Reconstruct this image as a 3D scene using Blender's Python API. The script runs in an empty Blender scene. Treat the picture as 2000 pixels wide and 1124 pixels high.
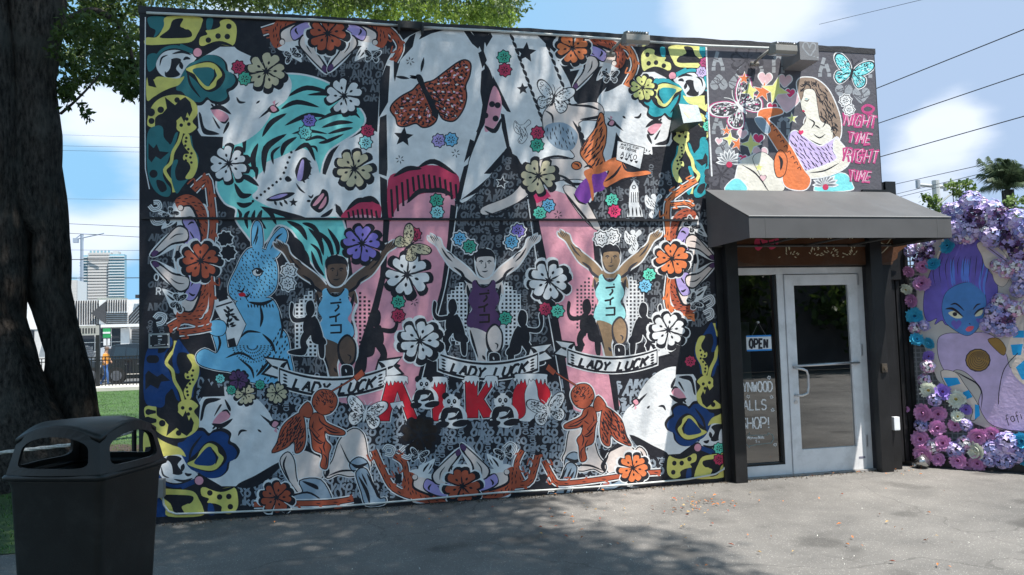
import bpy, bmesh, math, random
import numpy as np
from mathutils import Vector, Matrix
from mathutils.geometry import tessellate_polygon
random.seed(7); RNG = np.random.default_rng(7)
R_ = math.radians
scene = bpy.context.scene
COL = scene.collection
# ------------------------------------------------------------------ camera
YAW, PITCH, ROLL, EYE, DIST, FPX = .2136, .0618, -.0286, 1.5225, 7.159, 1500.
XL, XR, WH = -1.747, 5.664, 4.52          # the painted wall: left end, right end, height (wall face is y = 0)
_F = Vector((math.sin(YAW)*math.cos(PITCH), math.cos(YAW)*math.cos(PITCH), math.sin(PITCH)))
_r = Vector((math.cos(YAW), -math.sin(YAW), 0)); _u = _r.cross(_F)
_R = _r*math.cos(ROLL)+_u*math.sin(ROLL); _U = -_r*math.sin(ROLL)+_u*math.cos(ROLL)
CAM = Vector((0, -DIST, EYE))
cd = bpy.data.cameras.new('camera'); cam = bpy.data.objects.new('camera', cd); COL.objects.link(cam)
cam.matrix_world = Matrix(((_R.x, _U.x, -_F.x, CAM.x), (_R.y, _U.y, -_F.y, CAM.y), (_R.z, _U.z, -_F.z, CAM.z), (0, 0, 0, 1)))
cd.sensor_width = 36; cd.lens = FPX/2000*36; cd.clip_start = .05; cd.clip_end = 5000
scene.camera = cam
# ------------------------------------------------------------------ light
SUN = Vector((.225, -.328, .918)).normalized()
sl = bpy.data.lights.new('sun', 'SUN'); sl.energy = 3.4; sl.angle = R_(.53); sl.color = (1, .955, .89)
so = bpy.data.objects.new('sun', sl); COL.objects.link(so); so.location = (5, -8, 20)
so.rotation_euler = SUN.to_track_quat('Z', 'Y').to_euler()
w = bpy.data.worlds.new('World'); scene.world = w; w.use_nodes = True
nt = w.node_tree; N = nt.nodes; LK = nt.links; N.clear()
def nd(nt, t, **k):
    n = nt.nodes.new(t)
    for a, b in k.items(): setattr(n, a, b)
    return n
wo = nd(nt, 'ShaderNodeOutputWorld'); bgd = nd(nt, 'ShaderNodeBackground'); sky = nd(nt, 'ShaderNodeTexSky')
sky.sky_type = 'NISHITA'; sky.sun_disc = False; sky.sun_elevation = math.asin(SUN.z)
sky.sun_rotation = math.atan2(SUN.x, SUN.y); sky.air_density = 1.0; sky.dust_density = .6; sky.ozone_density = 2.0
bgd.inputs['Strength'].default_value = .15
tc = nd(nt, 'ShaderNodeTexCoord'); mp = nd(nt, 'ShaderNodeMapping'); mp.inputs['Scale'].default_value = (1, 1, 2.4)
LK.new(tc.outputs['Generated'], mp.inputs['Vector'])
n1 = nd(nt, 'ShaderNodeTexNoise'); n1.inputs['Scale'].default_value = 2.3; n1.inputs['Detail'].default_value = 9; n1.inputs['Roughness'].default_value = .52
n1.inputs['Distortion'].default_value = .25
LK.new(mp.outputs[0], n1.inputs['Vector'])
def mathn(nt, op, a, b=None, c=None, clamp=False):
    n = nd(nt, 'ShaderNodeMath', operation=op); n.use_clamp = clamp
    for i, v in enumerate((a, b, c)):
        if v is None: continue
        if isinstance(v, (int, float)): n.inputs[i].default_value = v
        else: nt.links.new(v, n.inputs[i])
    return n.outputs[0]
def raydir(px, py):
    return (_F+_R*((px-1000)/FPX)+_U*((562-py)/FPX))
def blob(px, py, rad, gain):        # a cloud bank in that direction of the sky
    d = raydir(px, py).normalized(); vm = nd(nt, 'ShaderNodeVectorMath', operation='DISTANCE')
    LK.new(tc.outputs['Generated'], vm.inputs[0]); vm.inputs[1].default_value = d
    s = mathn(nt, 'DIVIDE', vm.outputs['Value'], rad); s = mathn(nt, 'SUBTRACT', 1.0, s, clamp=True)
    return mathn(nt, 'MULTIPLY', s, gain)
acc = n1.outputs['Fac']
for b in ((1450, 10, .17, .26), (1560, -60, .25, .12), (1870, 175, .07, .2), (1790, 250, .06, .16), (1890, 245, .06, .16), (1800, 340, .09, .2), (1930, 40, .07, .1), (1700, 200, .05, .1), (210, 450, .07, .22), (200, 250, .07, .2), (150, 560, .07, .1), (1080, 30, .22, -.42), (1180, -30, .12, -.2), (800, -40, .2, -.3), (180, 352, .06, -.3), (1640, 130, .12, -.12), (1960, 130, .08, -.14)):
    acc = mathn(nt, 'ADD', acc, blob(*b))
cr = nd(nt, 'ShaderNodeMapRange', interpolation_type='SMOOTHSTEP'); cr.inputs['From Min'].default_value = .46; cr.inputs['From Max'].default_value = .68
cr.inputs['To Max'].default_value = .93
LK.new(acc, cr.inputs['Value'])
n2 = nd(nt, 'ShaderNodeTexNoise'); n2.inputs['Scale'].default_value = 7; n2.inputs['Detail'].default_value = 6
LK.new(mp.outputs[0], n2.inputs['Vector'])
cm = nd(nt, 'ShaderNodeMix', data_type='RGBA'); cm.inputs['A'].default_value = (2.2, 2.5, 3.0, 1); cm.inputs['B'].default_value = (2.85, 3.0, 3.25, 1)
LK.new(n2.outputs['Fac'], cm.inputs['Factor'])
tint = nd(nt, 'ShaderNodeVectorMath', operation='MULTIPLY'); LK.new(sky.outputs[0], tint.inputs[0]); tint.inputs[1].default_value = (.72, 1.02, 1.32)
tmin = nd(nt, 'ShaderNodeVectorMath', operation='MINIMUM'); LK.new(tint.outputs[0], tmin.inputs[0]); tmin.inputs[1].default_value = (.85, 1.72, 2.6)
hz = nd(nt, 'ShaderNodeMix', data_type='RGBA'); hz.inputs['B'].default_value = (1.25, 1.65, 2.3, 1); LK.new(tmin.outputs[0], hz.inputs['A']); LK.new(blob(1800, 150, .55, 1.3), hz.inputs['Factor'])
mx = nd(nt, 'ShaderNodeMix', data_type='RGBA'); LK.new(cr.outputs[0], mx.inputs['Factor']); LK.new(hz.outputs['Result'], mx.inputs['A']); LK.new(cm.outputs['Result'], mx.inputs['B'])
LK.new(mx.outputs['Result'], bgd.inputs['Color']); LK.new(bgd.outputs[0], wo.inputs[0])
vs = scene.view_settings; vs.view_transform = 'Standard'; vs.look = 'None'; vs.exposure = 1.35; vs.gamma = 1; vs.use_curve_mapping = False
# ------------------------------------------------------------------ geometry helpers
def atplane(px, py, p0=(0, 0, 0), n=(0, 1, 0)):
    d = raydir(px, py); n = Vector(n); t = (Vector(p0)-CAM).dot(n)/d.dot(n); return CAM+d*t
def wall(px, py, y=0): return atplane(px, py, (0, y, 0))
def ground(px, py, z=0): return atplane(px, py, (0, 0, z), (0, 0, 1))
def atdepth(px, py, dep): return CAM+raydir(px, py)*dep
def lin(h):
    h = h.lstrip('#'); return [((c/12.92) if c <= .04045 else ((c+.055)/1.055)**2.4) for c in (int(h[i:i+2], 16)/255 for i in (0, 2, 4))]
MATS = {}
def mat(name, col, rough=.6, metal=0, var=.08, vscale=6, bump=0, bscale=80, spec=.4, alpha=None, trans=0, bdist=.01, coat=0, dirt=0, dirtcol=(.03, .03, .03)):
    if name in MATS: return MATS[name]
    m = bpy.data.materials.new(name); m.use_nodes = True; t = m.node_tree; b = t.nodes['Principled BSDF']
    if isinstance(col, str): col = lin(col)
    b.inputs['Roughness'].default_value = rough; b.inputs['Metallic'].default_value = metal; b.inputs['Specular IOR Level'].default_value = spec
    if trans: b.inputs['Transmission Weight'].default_value = trans
    if coat: b.inputs['Coat Weight'].default_value = coat
    tcn = nd(t, 'ShaderNodeTexCoord'); no = nd(t, 'ShaderNodeTexNoise'); no.inputs['Scale'].default_value = vscale; no.inputs['Detail'].default_value = 5
    t.links.new(tcn.outputs['Object'], no.inputs['Vector'])
    mr = nd(t, 'ShaderNodeMapRange'); mr.inputs['From Min'].default_value = .3; mr.inputs['From Max'].default_value = .7
    mr.inputs['To Min'].default_value = 1-var; mr.inputs['To Max'].default_value = 1+var
    t.links.new(no.outputs['Fac'], mr.inputs['Value'])
    vm = nd(t, 'ShaderNodeVectorMath', operation='SCALE'); vm.inputs[0].default_value = col; t.links.new(mr.outputs[0], vm.inputs['Scale'])
    out = vm.outputs[0]
    if dirt:
        n3 = nd(t, 'ShaderNodeTexNoise'); n3.inputs['Scale'].default_value = vscale*.45; n3.inputs['Detail'].default_value = 9; n3.inputs['Roughness'].default_value = .7
        t.links.new(tcn.outputs['Object'], n3.inputs['Vector'])
        m2 = nd(t, 'ShaderNodeMapRange'); m2.inputs['From Min'].default_value = .52; m2.inputs['From Max'].default_value = .75; m2.inputs['To Max'].default_value = dirt
        t.links.new(n3.outputs['Fac'], m2.inputs['Value'])
        mm = nd(t, 'ShaderNodeMix', data_type='RGBA'); t.links.new(m2.outputs[0], mm.inputs['Factor']); t.links.new(out, mm.inputs['A']); mm.inputs['B'].default_value = (*dirtcol, 1)
        out = mm.outputs['Result']
    t.links.new(out, b.inputs['Base Color'])
    if bump:
        n4 = nd(t, 'ShaderNodeTexNoise'); n4.inputs['Scale'].default_value = bscale; n4.inputs['Detail'].default_value = 4
        t.links.new(tcn.outputs['Object'], n4.inputs['Vector']); bp = nd(t, 'ShaderNodeBump'); bp.inputs['Strength'].default_value = bump; bp.inputs['Distance'].default_value = bdist
        t.links.new(n4.outputs['Fac'], bp.inputs['Height']); t.links.new(bp.outputs[0], b.inputs['Normal'])
    MATS[name] = m; return m
def rootloc(p):
    v = Vector((0, 0, 0))
    while p is not None: v += p.location; p = p.parent
    return v
def tag(o, label=None, cat=None, group=None, kind=None):
    if label: o['label'] = label
    if cat: o['category'] = cat
    if group: o['group'] = group
    if kind: o['kind'] = kind
    return o
def empty(name, loc, label=None, cat=None, group=None, rz=0, kind=None):
    o = bpy.data.objects.new(name, None); COL.objects.link(o); o.location = loc; o.rotation_euler = (0, 0, rz); o.empty_display_size = .2
    return tag(o, label, cat, group, kind)
class MB:
    """collects shapes into one mesh (world coordinates)"""
    def __init__(s): s.v = []; s.f = []; s.m = []; s.cur = 0
    def add(s, vs, fs):
        o = len(s.v); s.v += [tuple(v) for v in vs]; s.f += [tuple(i+o for i in f) for f in fs]; s.m += [s.cur]*len(fs); return s
    def box(s, a, b, mtx=None):
        (x0, y0, z0), (x1, y1, z1) = a, b
        v = [Vector(p) for p in ((x0,y0,z0),(x1,y0,z0),(x1,y1,z0),(x0,y1,z0),(x0,y0,z1),(x1,y0,z1),(x1,y1,z1),(x0,y1,z1))]
        if mtx is not None: v = [mtx@p for p in v]
        return s.add(v, [(0,3,2,1),(4,5,6,7),(0,1,5,4),(1,2,6,5),(2,3,7,6),(3,0,4,7)])
    def quad(s, *p): return s.add(p, [tuple(range(len(p)))])
    def tube(s, pts, r, n=8, cap=True):
        pts = [Vector(p) for p in pts]; rs = r if hasattr(r, '__len__') else [r]*len(pts); rings = []; up = None
        for i, p in enumerate(pts):
            d = (pts[min(i+1, len(pts)-1)]-pts[max(i-1, 0)]).normalized()
            if up is None: up = Vector((0, 0, 1)) if abs(d.z) < .9 else Vector((1, 0, 0))
            a = d.cross(up).normalized(); bb = a.cross(d).normalized(); up = bb
            rings.append([p+(a*math.cos(2*math.pi*k/n)+bb*math.sin(2*math.pi*k/n))*rs[i] for k in range(n)])
        v = [q for rr in rings for q in rr]; f = []
        for i in range(len(pts)-1):
            for k in range(n): k2 = (k+1) % n; f.append((i*n+k, i*n+k2, (i+1)*n+k2, (i+1)*n+k))
        if cap: f.append(tuple(range(n))[::-1]); f.append(tuple((len(pts)-1)*n+k for k in range(n)))
        return s.add(v, f)
    def prism(s, poly, ext):
        """poly: list of 3-D points, extruded along ext"""
        poly = [Vector(p) for p in poly]; e = Vector(ext); n = len(poly); v = poly+[p+e for p in poly]
        tri = [tuple(t) for t in tessellate_polygon([poly])]
        f = tri+[tuple(i+n for i in t)[::-1] for t in tri]+[(i, (i+1) % n, (i+1) % n+n, i+n) for i in range(n)]
        return s.add(v, f)
    def build(s, name, mats, parent=None, smooth=False, bevel=0, loc=None, label=None):
        if not isinstance(mats, (list, tuple)): mats = [mats]
        me = bpy.data.meshes.new(name); o = bpy.data.objects.new(name, me); COL.objects.link(o)
        off = rootloc(parent)
        if loc is not None: o.location = Vector(loc)-off; off = Vector(loc)
        v = np.array(s.v, dtype=float)-np.array(off) if s.v else []
        me.from_pydata([tuple(x) for x in v], [], s.f)
        for m in mats: me.materials.append(m)
        if len(mats) > 1: me.polygons.foreach_set('material_index', s.m)
        if smooth: me.polygons.foreach_set('use_smooth', [True]*len(me.polygons))
        me.update()
        bm = bmesh.new(); bm.from_mesh(me); bmesh.ops.recalc_face_normals(bm, faces=bm.faces)
        if bevel: bmesh.ops.bevel(bm, geom=bm.edges[:], offset=bevel, segments=2, profile=.7, affect='EDGES', clamp_overlap=True)
        bm.to_mesh(me); bm.free()
        if parent: o.parent = parent
        if label: o['label'] = label
        return o
def copyobj(src, loc, parent=None, rot=None, scale=None, name=None):
    c = src.copy(); COL.objects.link(c); c.location = loc
    if rot is not None: c.rotation_euler = rot
    if scale is not None: c.scale = (scale,)*3 if isinstance(scale, (int, float)) else scale
    if parent is not None: c.parent = parent
    return c
# ------------------------------------------------------------------ flat paint laid on a surface
def pts(s):
    return [tuple(float(c) for c in t.split(',')) for t in s.split()] if isinstance(s, str) else list(s)
def crom(p, closed=True, k=4):
    n = len(p); out = []; rng = range(n) if closed else range(n-1)
    g = (lambda i: p[i % n]) if closed else (lambda i: p[max(0, min(n-1, i))])
    for i in rng:
        a, b, c, d = g(i-1), g(i), g(i+1), g(i+2)
        for j in range(k):
            t = j/k; t2 = t*t; t3 = t2*t
            out.append(tuple(.5*(2*b[q]+(c[q]-a[q])*t+(2*a[q]-5*b[q]+4*c[q]-d[q])*t2+(3*b[q]-a[q]-3*c[q]+d[q])*t3) for q in (0, 1)))
    if not closed: out.append(tuple(p[-1]))
    return out
def inpoly(x, y, poly):
    c = False; n = len(poly); j = n-1
    for i in range(n):
        xi, yi = poly[i]; xj, yj = poly[j]
        if (yi > y) != (yj > y) and x < (xj-xi)*(y-yi)/(yj-yi+1e-12)+xi: c = not c
        j = i
    return c
FONT = {
 'A': ['0,0 .5,1', '.5,1 1,0', '.2,.38 .8,.38'], 'B': ['0,0 0,1 .7,1 .9,.75 .6,.52 0,.52', '.6,.52 1,.27 .7,0 0,0'], 'C': ['1,.85 .7,1 .25,1 0,.7 0,.3 .25,0 .7,0 1,.15'],
 'D': ['0,0 0,1 .6,1 1,.7 1,.3 .6,0 0,0'], 'E': ['1,1 0,1 0,0 1,0', '0,.5 .8,.5'], 'F': ['1,1 0,1 0,0', '0,.5 .8,.5'], 'G': ['1,.85 .7,1 .25,1 0,.7 0,.3 .25,0 .75,0 1,.2 1,.45 .55,.45'],
 'H': ['0,0 0,1', '1,0 1,1', '0,.5 1,.5'], 'I': ['.5,0 .5,1'], 'K': ['0,0 0,1', '1,1 .1,.45', '.3,.6 1,0'], 'L': ['0,1 0,0 .9,0'], 'M': ['0,0 0,1', '0,1 .5,.35', '.5,.35 1,1', '1,1 1,0'], 'N': ['0,0 0,1', '0,1 1,0', '1,0 1,1'],
 'O': ['.3,0 0,.3 0,.7 .3,1 .7,1 1,.7 1,.3 .7,0 .3,0'], 'P': ['0,0 0,1 .7,1 1,.8 1,.62 .7,.45 0,.45'], 'R': ['0,0 0,1 .7,1 1,.8 1,.62 .7,.48 0,.48', '.5,.48 1,0'],
 'S': ['1,.88 .7,1 .25,1 0,.8 .1,.58 .9,.42 1,.2 .75,0 .25,0 0,.12'], 'T': ['0,1 1,1', '.5,1 .5,0'], 'U': ['0,1 0,.25 .25,0 .75,0 1,.25 1,1'], 'V': ['0,1 .5,0', '.5,0 1,1'], 'W': ['0,1 .25,0', '.25,0 .5,.7', '.5,.7 .75,0', '.75,0 1,1'],
 'Y': ['0,1 .5,.5 1,1', '.5,.5 .5,0'], '!': ['.5,1 .5,.3', '.5,.1 .5,0'], '@': ['.7,.35 .45,.3 .35,.55 .55,.72 .7,.6 .72,.35 1,.4 1,.7 .6,1 .2,.9 0,.5 .2,.1 .8,0'], "'": ['.5,1 .4,.75'],
 'a': ['.9,.6 .4,.66 0,.35 .35,0 .9,.15', '.9,.68 .9,0'], 'i': ['.5,.62 .5,0', '.5,.88 .5,.8'], 'k': ['.05,0 .05,1', '.9,.66 .1,.3', '.35,.4 .95,0'], 'o': ['.5,.66 .05,.4 .2,.03 .75,.03 .95,.4 .5,.66'],
 'f': ['.9,.95 .6,1 .4,.8 .4,-.3', '.1,.55 .8,.55'], 's': ['.9,.6 .3,.66 .1,.45 .9,.25 .7,.02 .1,.05'], 'h': ['.1,0 .1,1', '.1,.5 .5,.68 .85,.5 .85,0'], 'l': ['.4,1 .4,0'], 'n': ['.1,0 .1,.66', '.1,.5 .5,.68 .85,.5 .85,0'],
 'w': ['0,.66 .25,0 .5,.5 .75,0 1,.66'], 'y': ['.05,.66 .45,.1', '.95,.66 .3,-.35'], 'd': ['.85,1 .85,0', '.85,.55 .4,.66 .05,.35 .35,0 .85,.12'], 'p': ['.1,.66 .1,-.35', '.1,.55 .6,.66 .95,.35 .6,0 .1,.1'], ' ': []}
class Canvas:
    def __init__(s, parent, p0, n, step=.00003, base=.0006, clip=None, palette=None):
        s.parent = parent; s.p0 = Vector(p0); s.n = Vector(n).normalized(); s.step = step; s.base = base; s.shapes = []; s.motifs = []; s.T = None; s.clip = clip
        if (CAM-s.p0).dot(s.n) < 0: s.n = -s.n
    def motif(s, name, label=None): s.motifs.append((name, label)); return s
    def tf(s, p): return [s.T(*q) for q in p] if s.T else p
    def raw(s, c, p, strip=None):
        p = [tuple(q) for q in p]; xs = [q[0] for q in p]; ys = [q[1] for q in p]
        s.shapes.append((len(s.motifs)-1, c, p, strip, (min(xs), min(ys), max(xs), max(ys))))
    def P(s, c, p, sm=1, o=0, oc='W', ow=None):
        p = pts(p)
        if sm: p = crom(p)
        p = s.tf(p)
        if o:
            cx = sum(q[0] for q in p)/len(p)
            s._stroke(oc, p+[p[0]], [o*2]*(len(p)+1), True)
        s.raw(c, p)
    def _stroke(s, c, p, ws, closed=False):
        p = [q for i, q in enumerate(p) if i == 0 or abs(q[0]-p[i-1][0])+abs(q[1]-p[i-1][1]) > .05]
        n = len(p)
        if n < 2: return
        if len(ws) != n: ws = [ws[min(len(ws)-1, int(i*len(ws)/n))] for i in range(n)]
        out = []
        for i in range(n):
            if closed: a = p[(i-1) % (n-1)]; b = p[(i+1) % (n-1)]
            else: a = p[max(0, i-1)]; b = p[min(n-1, i+1)]
            q = p[i]
            d1 = (q[0]-a[0], q[1]-a[1]); d2 = (b[0]-q[0], b[1]-q[1]); l1 = math.hypot(*d1) or 1; l2 = math.hypot(*d2) or 1
            if i == 0 and not closed: d1, l1 = d2, l2
            if i == n-1 and not closed: d2, l2 = d1, l1
            n1_ = (-d1[1]/l1, d1[0]/l1); n2_ = (-d2[1]/l2, d2[0]/l2); m = (n1_[0]+n2_[0], n1_[1]+n2_[1]); lm = math.hypot(*m)
            if lm < .3: m = n1_; k = 1
            else: m = (m[0]/lm, m[1]/lm); k = min(1.6, 1/max(.4, m[0]*n1_[0]+m[1]*n1_[1]))
            h = ws[i]*.5*k; out.append((q[0]+m[0]*h, q[1]+m[1]*h)); out.append((q[0]-m[0]*h, q[1]-m[1]*h))
        s.raw(c, out, n)
    def L(s, c, p, w, sm=1, closed=False):
        p = pts(p)
        if sm and len(p) > 2: p = crom(p, closed)
        if closed: p = p+[p[0]]
        p = s.tf(p); s._stroke(c, p, [w]*len(p), closed)
    def T_(s, c, p, w, k=.0):
        """brush mark, pointed at both ends"""
        p = pts(p)
        p = crom(p, False, 5) if len(p) > 2 else [(p[0][0]+(p[1][0]-p[0][0])*t/5, p[0][1]+(p[1][1]-p[0][1])*t/5) for t in range(6)]
        p = s.tf(p); n = len(p); s._stroke(c, p, [max(.15, w*math.sin(math.pi*(.5*k+(1-.5*k)*(i/(n-1))) if k else math.pi*i/(n-1))**.8) for i in range(n)])
    def C(s, c, x, y, r, ry=None, n=14):
        ry = ry or r; s.raw(c, s.tf([(x+r*math.cos(2*math.pi*i/n), y+ry*math.sin(2*math.pi*i/n)) for i in range(n)]))
    def star(s, c, x, y, r, rot=0, k=.45, n=5, o=0, oc='W'):
        p = [(x+rr*math.sin(rot+math.pi*i/n), y-rr*math.cos(rot+math.pi*i/n)) for i in range(2*n) for rr in [r if i % 2 == 0 else r*k]]
        if o: s.raw(oc, s.tf([(x+(q[0]-x)*(1+o/r*1.5), y+(q[1]-y)*(1+o/r*1.5)) for q in p]))
        s.raw(c, s.tf(p))
    def heart(s, c, x, y, r, rot=0, o=0, oc='W'):
        b = [(0, 1), (-.6, .45), (-1, -.1), (-.9, -.6), (-.5, -.85), (-.12, -.65), (0, -.4), (.12, -.65), (.5, -.85), (.9, -.6), (1, -.1), (.6, .45)]
        f = lambda k: [(x+(u*math.cos(rot)-v*math.sin(rot))*k, y+(u*math.sin(rot)+v*math.cos(rot))*k) for u, v in b]
        if o: s.raw(oc, s.tf(crom(f(r+o), k=2)))
        s.raw(c, s.tf(crom(f(r), k=2)))
    def spark(s, c, x, y, r=9):
        for i in range(6):
            a = math.pi*i/3+.3; s.T_(c, [(x+math.cos(a)*r*.3, y+math.sin(a)*r*.3), (x+math.cos(a)*r, y+math.sin(a)*r)], 2)
    def hib(s, c, x, y, r, rot=0, dark='K', ol=None, sq=1., name='painted_flower', label=None):
        s.motif(name, label)
        pet = [(-.08, .12), (-.34, .55), (-.5, .82), (-.34, 1.02), (-.12, 1.0), (0, .84), (.14, 1.03), (.36, .98), (.48, .76), (.34, .5), (.08, .12)]
        def petal(col, k, a, dx=0, dy=0, w=1.):
            s.raw(col, s.tf([(x+dx+(u*w*math.cos(a)-v*math.sin(a))*k, y+dy+(u*w*math.sin(a)+v*math.cos(a))*k*sq) for u, v in crom(pet, k=2)]))
        js = [random.uniform(-.1, .1) for _ in range(5)]
        if ol:
            for i in range(5): petal(ol, r*1.22, rot+i*2*math.pi/5+js[i], w=1.25)
        for i in range(5): petal(dark, r*1.14, rot+i*2*math.pi/5+js[i], r*.03, r*.04, 1.12)
        for i in range(5): petal(c, r*random.uniform(.9, 1.0), rot+i*2*math.pi/5+js[i], w=random.uniform(.86, 1.0))
        for i in range(5):
            a = rot+math.pi/5+i*2*math.pi/5; s.T_(dark, [(x, y), (x-math.sin(a)*r*.62, y+math.cos(a)*r*.62*sq)], r*.1)
            a = rot+i*2*math.pi/5; s.T_(dark, [(x-math.sin(a)*r*.38, y+math.cos(a)*r*.38*sq), (x-math.sin(a)*r*.6, y+math.cos(a)*r*.6*sq)], r*.13)
        s.star(dark, x, y, r*.3, rot+.5, .35)
    def smf(s, c, x, y, r=12, dark='K', ol=None):
        s.motif('painted_blossom'); n = 5; rot = random.uniform(0, 2)
        def f(k, sc): return [(x+math.cos(a)*k*sc*(1+.13*math.cos(a*8+rot)), y+math.sin(a)*k*sc*(1+.13*math.cos(a*8+rot))) for a in [2*math.pi*i/26 for i in range(26)]]
        if ol: s.raw(ol, s.tf(f(r, 1.32)))
        s.raw(dark, s.tf(f(r, 1.12))); s.raw(c, s.tf(f(r, .95)))
        for i in range(n):
            a = rot+i*2*math.pi/n; s.T_(dark, [(x+math.cos(a)*r*.1, y+math.sin(a)*r*.1), (x+math.cos(a)*r*.62, y+math.sin(a)*r*.62)], r*.2)
            a += math.pi/n; s.C(dark, x+math.cos(a)*r*.55, y+math.sin(a)*r*.55, r*.09, n=6)
    def fly(s, x, y, k, rot, c, edge='K', spots='K', ol=None, body=None, dens=1., cols=None, name='painted_butterfly', label=None, asym=1.):
        s.motif(name, label)
        up = [(.05, 0), (.3, -.45), (.75, -.75), (1.05, -.72), (1.1, -.45), (.85, -.1), (.5, .12), (.1, .12)]
        lo = [(.05, .1), (.45, .1), (.8, .2), (.85, .55), (.6, .8), (.35, .7), (.15, .4)]
        def m(p, sgn, g=1): return [(x+(u*sgn*math.cos(rot)-v*math.sin(rot))*k*(asym if sgn < 0 else 1), y+(u*sgn*math.sin(rot)+v*math.cos(rot))*k*(asym if sgn < 0 else 1)) for u, v in p]
        def grow(p, g): cx = sum(q[0] for q in p)/len(p); cy = sum(q[1] for q in p)/len(p); return [(cx+(u-cx)*g, cy+(v-cy)*g) for u, v in p]
        for sg in (1, -1):
            for wg in (lo, up):
                if ol: s.raw(ol, s.tf(crom(m(grow(wg, 1.22), sg), k=3)))
        for sg in (1, -1):
            for wg in (lo, up): s.raw(edge, s.tf(crom(m(grow(wg, 1.1), sg), k=3)))
            for wg in (lo, up):
                W_ = crom(m(grow(wg, .95), sg), k=3); s.raw(c, s.tf(W_))
                xs = [q[0] for q in W_]; ys = [q[1] for q in W_]
                for _ in range(int(26*dens)):
                    u = random.uniform(min(xs), max(xs)); v = random.uniform(min(ys), max(ys))
                    if inpoly(u, v, W_):
                        a = math.atan2(v-y, u-x)+random.uniform(-.3, .3); l = k*random.uniform(.04, .11)
                        if inpoly(u+math.cos(a)*l, v+math.sin(a)*l, W_): s.T_(random.choice(cols) if cols else spots, [(u-math.cos(a)*l*.5, v-math.sin(a)*l*.5), (u+math.cos(a)*l, v+math.sin(a)*l)], k*random.uniform(.03, .07))
                for q in range(3):
                    ex = m([(.25+.25*q, (-.2-.18*q) if wg is up else .25+.12*q)], sg)[0]; s.T_(spots, [(x, y), ex], k*.03)
        s.T_(body or edge, m([(0, -.3), (0, .2), (0, .55)], 1), k*.16)
        for sg in (1, -1): s.L(body or edge, m([(0, -.25), (.1, -.5), (.25, -.68)], sg), k*.03)
    def fur(s, c, poly, dx, dy, ln, w, ang, jit=.3):
        xs = [q[0] for q in poly]; ys = [q[1] for q in poly]; y = min(ys); r = 0
        while y < max(ys):
            x = min(xs)+(r % 2)*dx/2
            while x < max(xs):
                u = x+random.uniform(-jit, jit)*dx; v = y+random.uniform(-jit, jit)*dy; a = ang(u, v)+random.uniform(-.25, .25)
                if inpoly(u, v, poly) and inpoly(u+math.cos(a)*ln, v+math.sin(a)*ln, poly): s.T_(c, [(u, v), (u+math.cos(a)*ln, v+math.sin(a)*ln)], w)
                x += dx
            y += dy; r += 1
    def text(s, c, t, x, y, h, wd, sp, ang=0, slant=0, cw=.62, fn=None, under=None, sm=0, rnd=0):
        ca, sa = math.cos(ang), math.sin(ang); pen = 0
        for ch in t:
            cwid = h*cw*(.35 if ch in "iIl'!" else 1)
            for st in FONT.get(ch, []):
                P_ = []
                for u, v in pts(st):
                    if ch in 'Iil!\'': u = .5
                    lx = pen+u*cwid+v*h*slant+random.uniform(-rnd, rnd); ly = -v*h+random.uniform(-rnd, rnd)
                    gx, gy = x+lx*ca-ly*sa, y+lx*sa+ly*ca
                    if fn: gx, gy = fn(gx, gy)
                    P_.append((gx, gy))
                if sm and len(P_) > 2: P_ = crom(P_, False, 3)
                if under: s._stroke(under[0], s.tf(P_), [wd+under[1]]*len(P_))
                s._stroke(c, s.tf(P_), [wd]*len(P_))
            pen += cwid+sp
        return pen
    def flush(s, palette):
        n = len(s.shapes); bb = np.array([q[4] for q in s.shapes]); lay = np.zeros(n, int)
        for i in range(n):
            if i:
                b = bb[i]; ov = (bb[:i, 0] < b[2]) & (bb[:i, 2] > b[0]) & (bb[:i, 1] < b[3]) & (bb[:i, 3] > b[1])
                if ov.any(): lay[i] = lay[:i][ov].max()+1
        byM = {}
        for i, q in enumerate(s.shapes): byM.setdefault(q[0], []).append(i)
        jobs = []
        for mi, ids in byM.items():
            par = {i: i for i in ids}
            def find(a):
                while par[a] != a: par[a] = par[par[a]]; a = par[a]
                return a
            ia = np.array(ids)
            for k, i in enumerate(ids):
                b = bb[i]; o_ = ia[:k]; m_ = o_[(bb[o_, 0] < b[2]+1) & (bb[o_, 2] > b[0]-1) & (bb[o_, 1] < b[3]+1) & (bb[o_, 3] > b[1]-1)] if k else []
                for j in m_: par[find(int(j))] = find(i)
            gr_ = {}
            for i in ids: gr_.setdefault(find(i), []).append(i)
            many = len(gr_) > 45 or s.motifs[mi][0] in ('painted_tags', 'painted_dot_panel', 'painted_rope') or 'letter' in s.motifs[mi][0] or 'writing' in s.motifs[mi][0]
            jobs += [(mi, ids, len(gr_) > 1)] if many else [(mi, g, False) for g in gr_.values()]
        for mi, ids, stuff in jobs:
            name, label = s.motifs[mi]; mb = MB(); names = []
            for i in ids:
                _, c, p, strip, _b = s.shapes[i]
                if c not in names: names.append(c)
                mb.cur = names.index(c); off = s.n*(s.base+s.step*lay[i])
                v = [atplane(*q, s.p0, s.n)+off for q in p]
                if s.clip: v = [s.clip(q) for q in v]
                if strip: f = [(2*k, 2*k+1, 2*k+3, 2*k+2) for k in range(strip-1)]
                else:
                    f = [tuple(t) for t in tessellate_polygon([[Vector((a, b, 0)) for a, b in p]])]
                mb.add(v, f)
            me = bpy.data.meshes.new(name); o = bpy.data.objects.new(name, me); COL.objects.link(o)
            off = rootloc(s.parent); me.from_pydata([(a[0]-off.x, a[1]-off.y, a[2]-off.z) for a in mb.v], [], mb.f)
            for c in names: me.materials.append(palette[c])
            me.polygons.foreach_set('material_index', mb.m); me.update(); o.parent = s.parent
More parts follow.
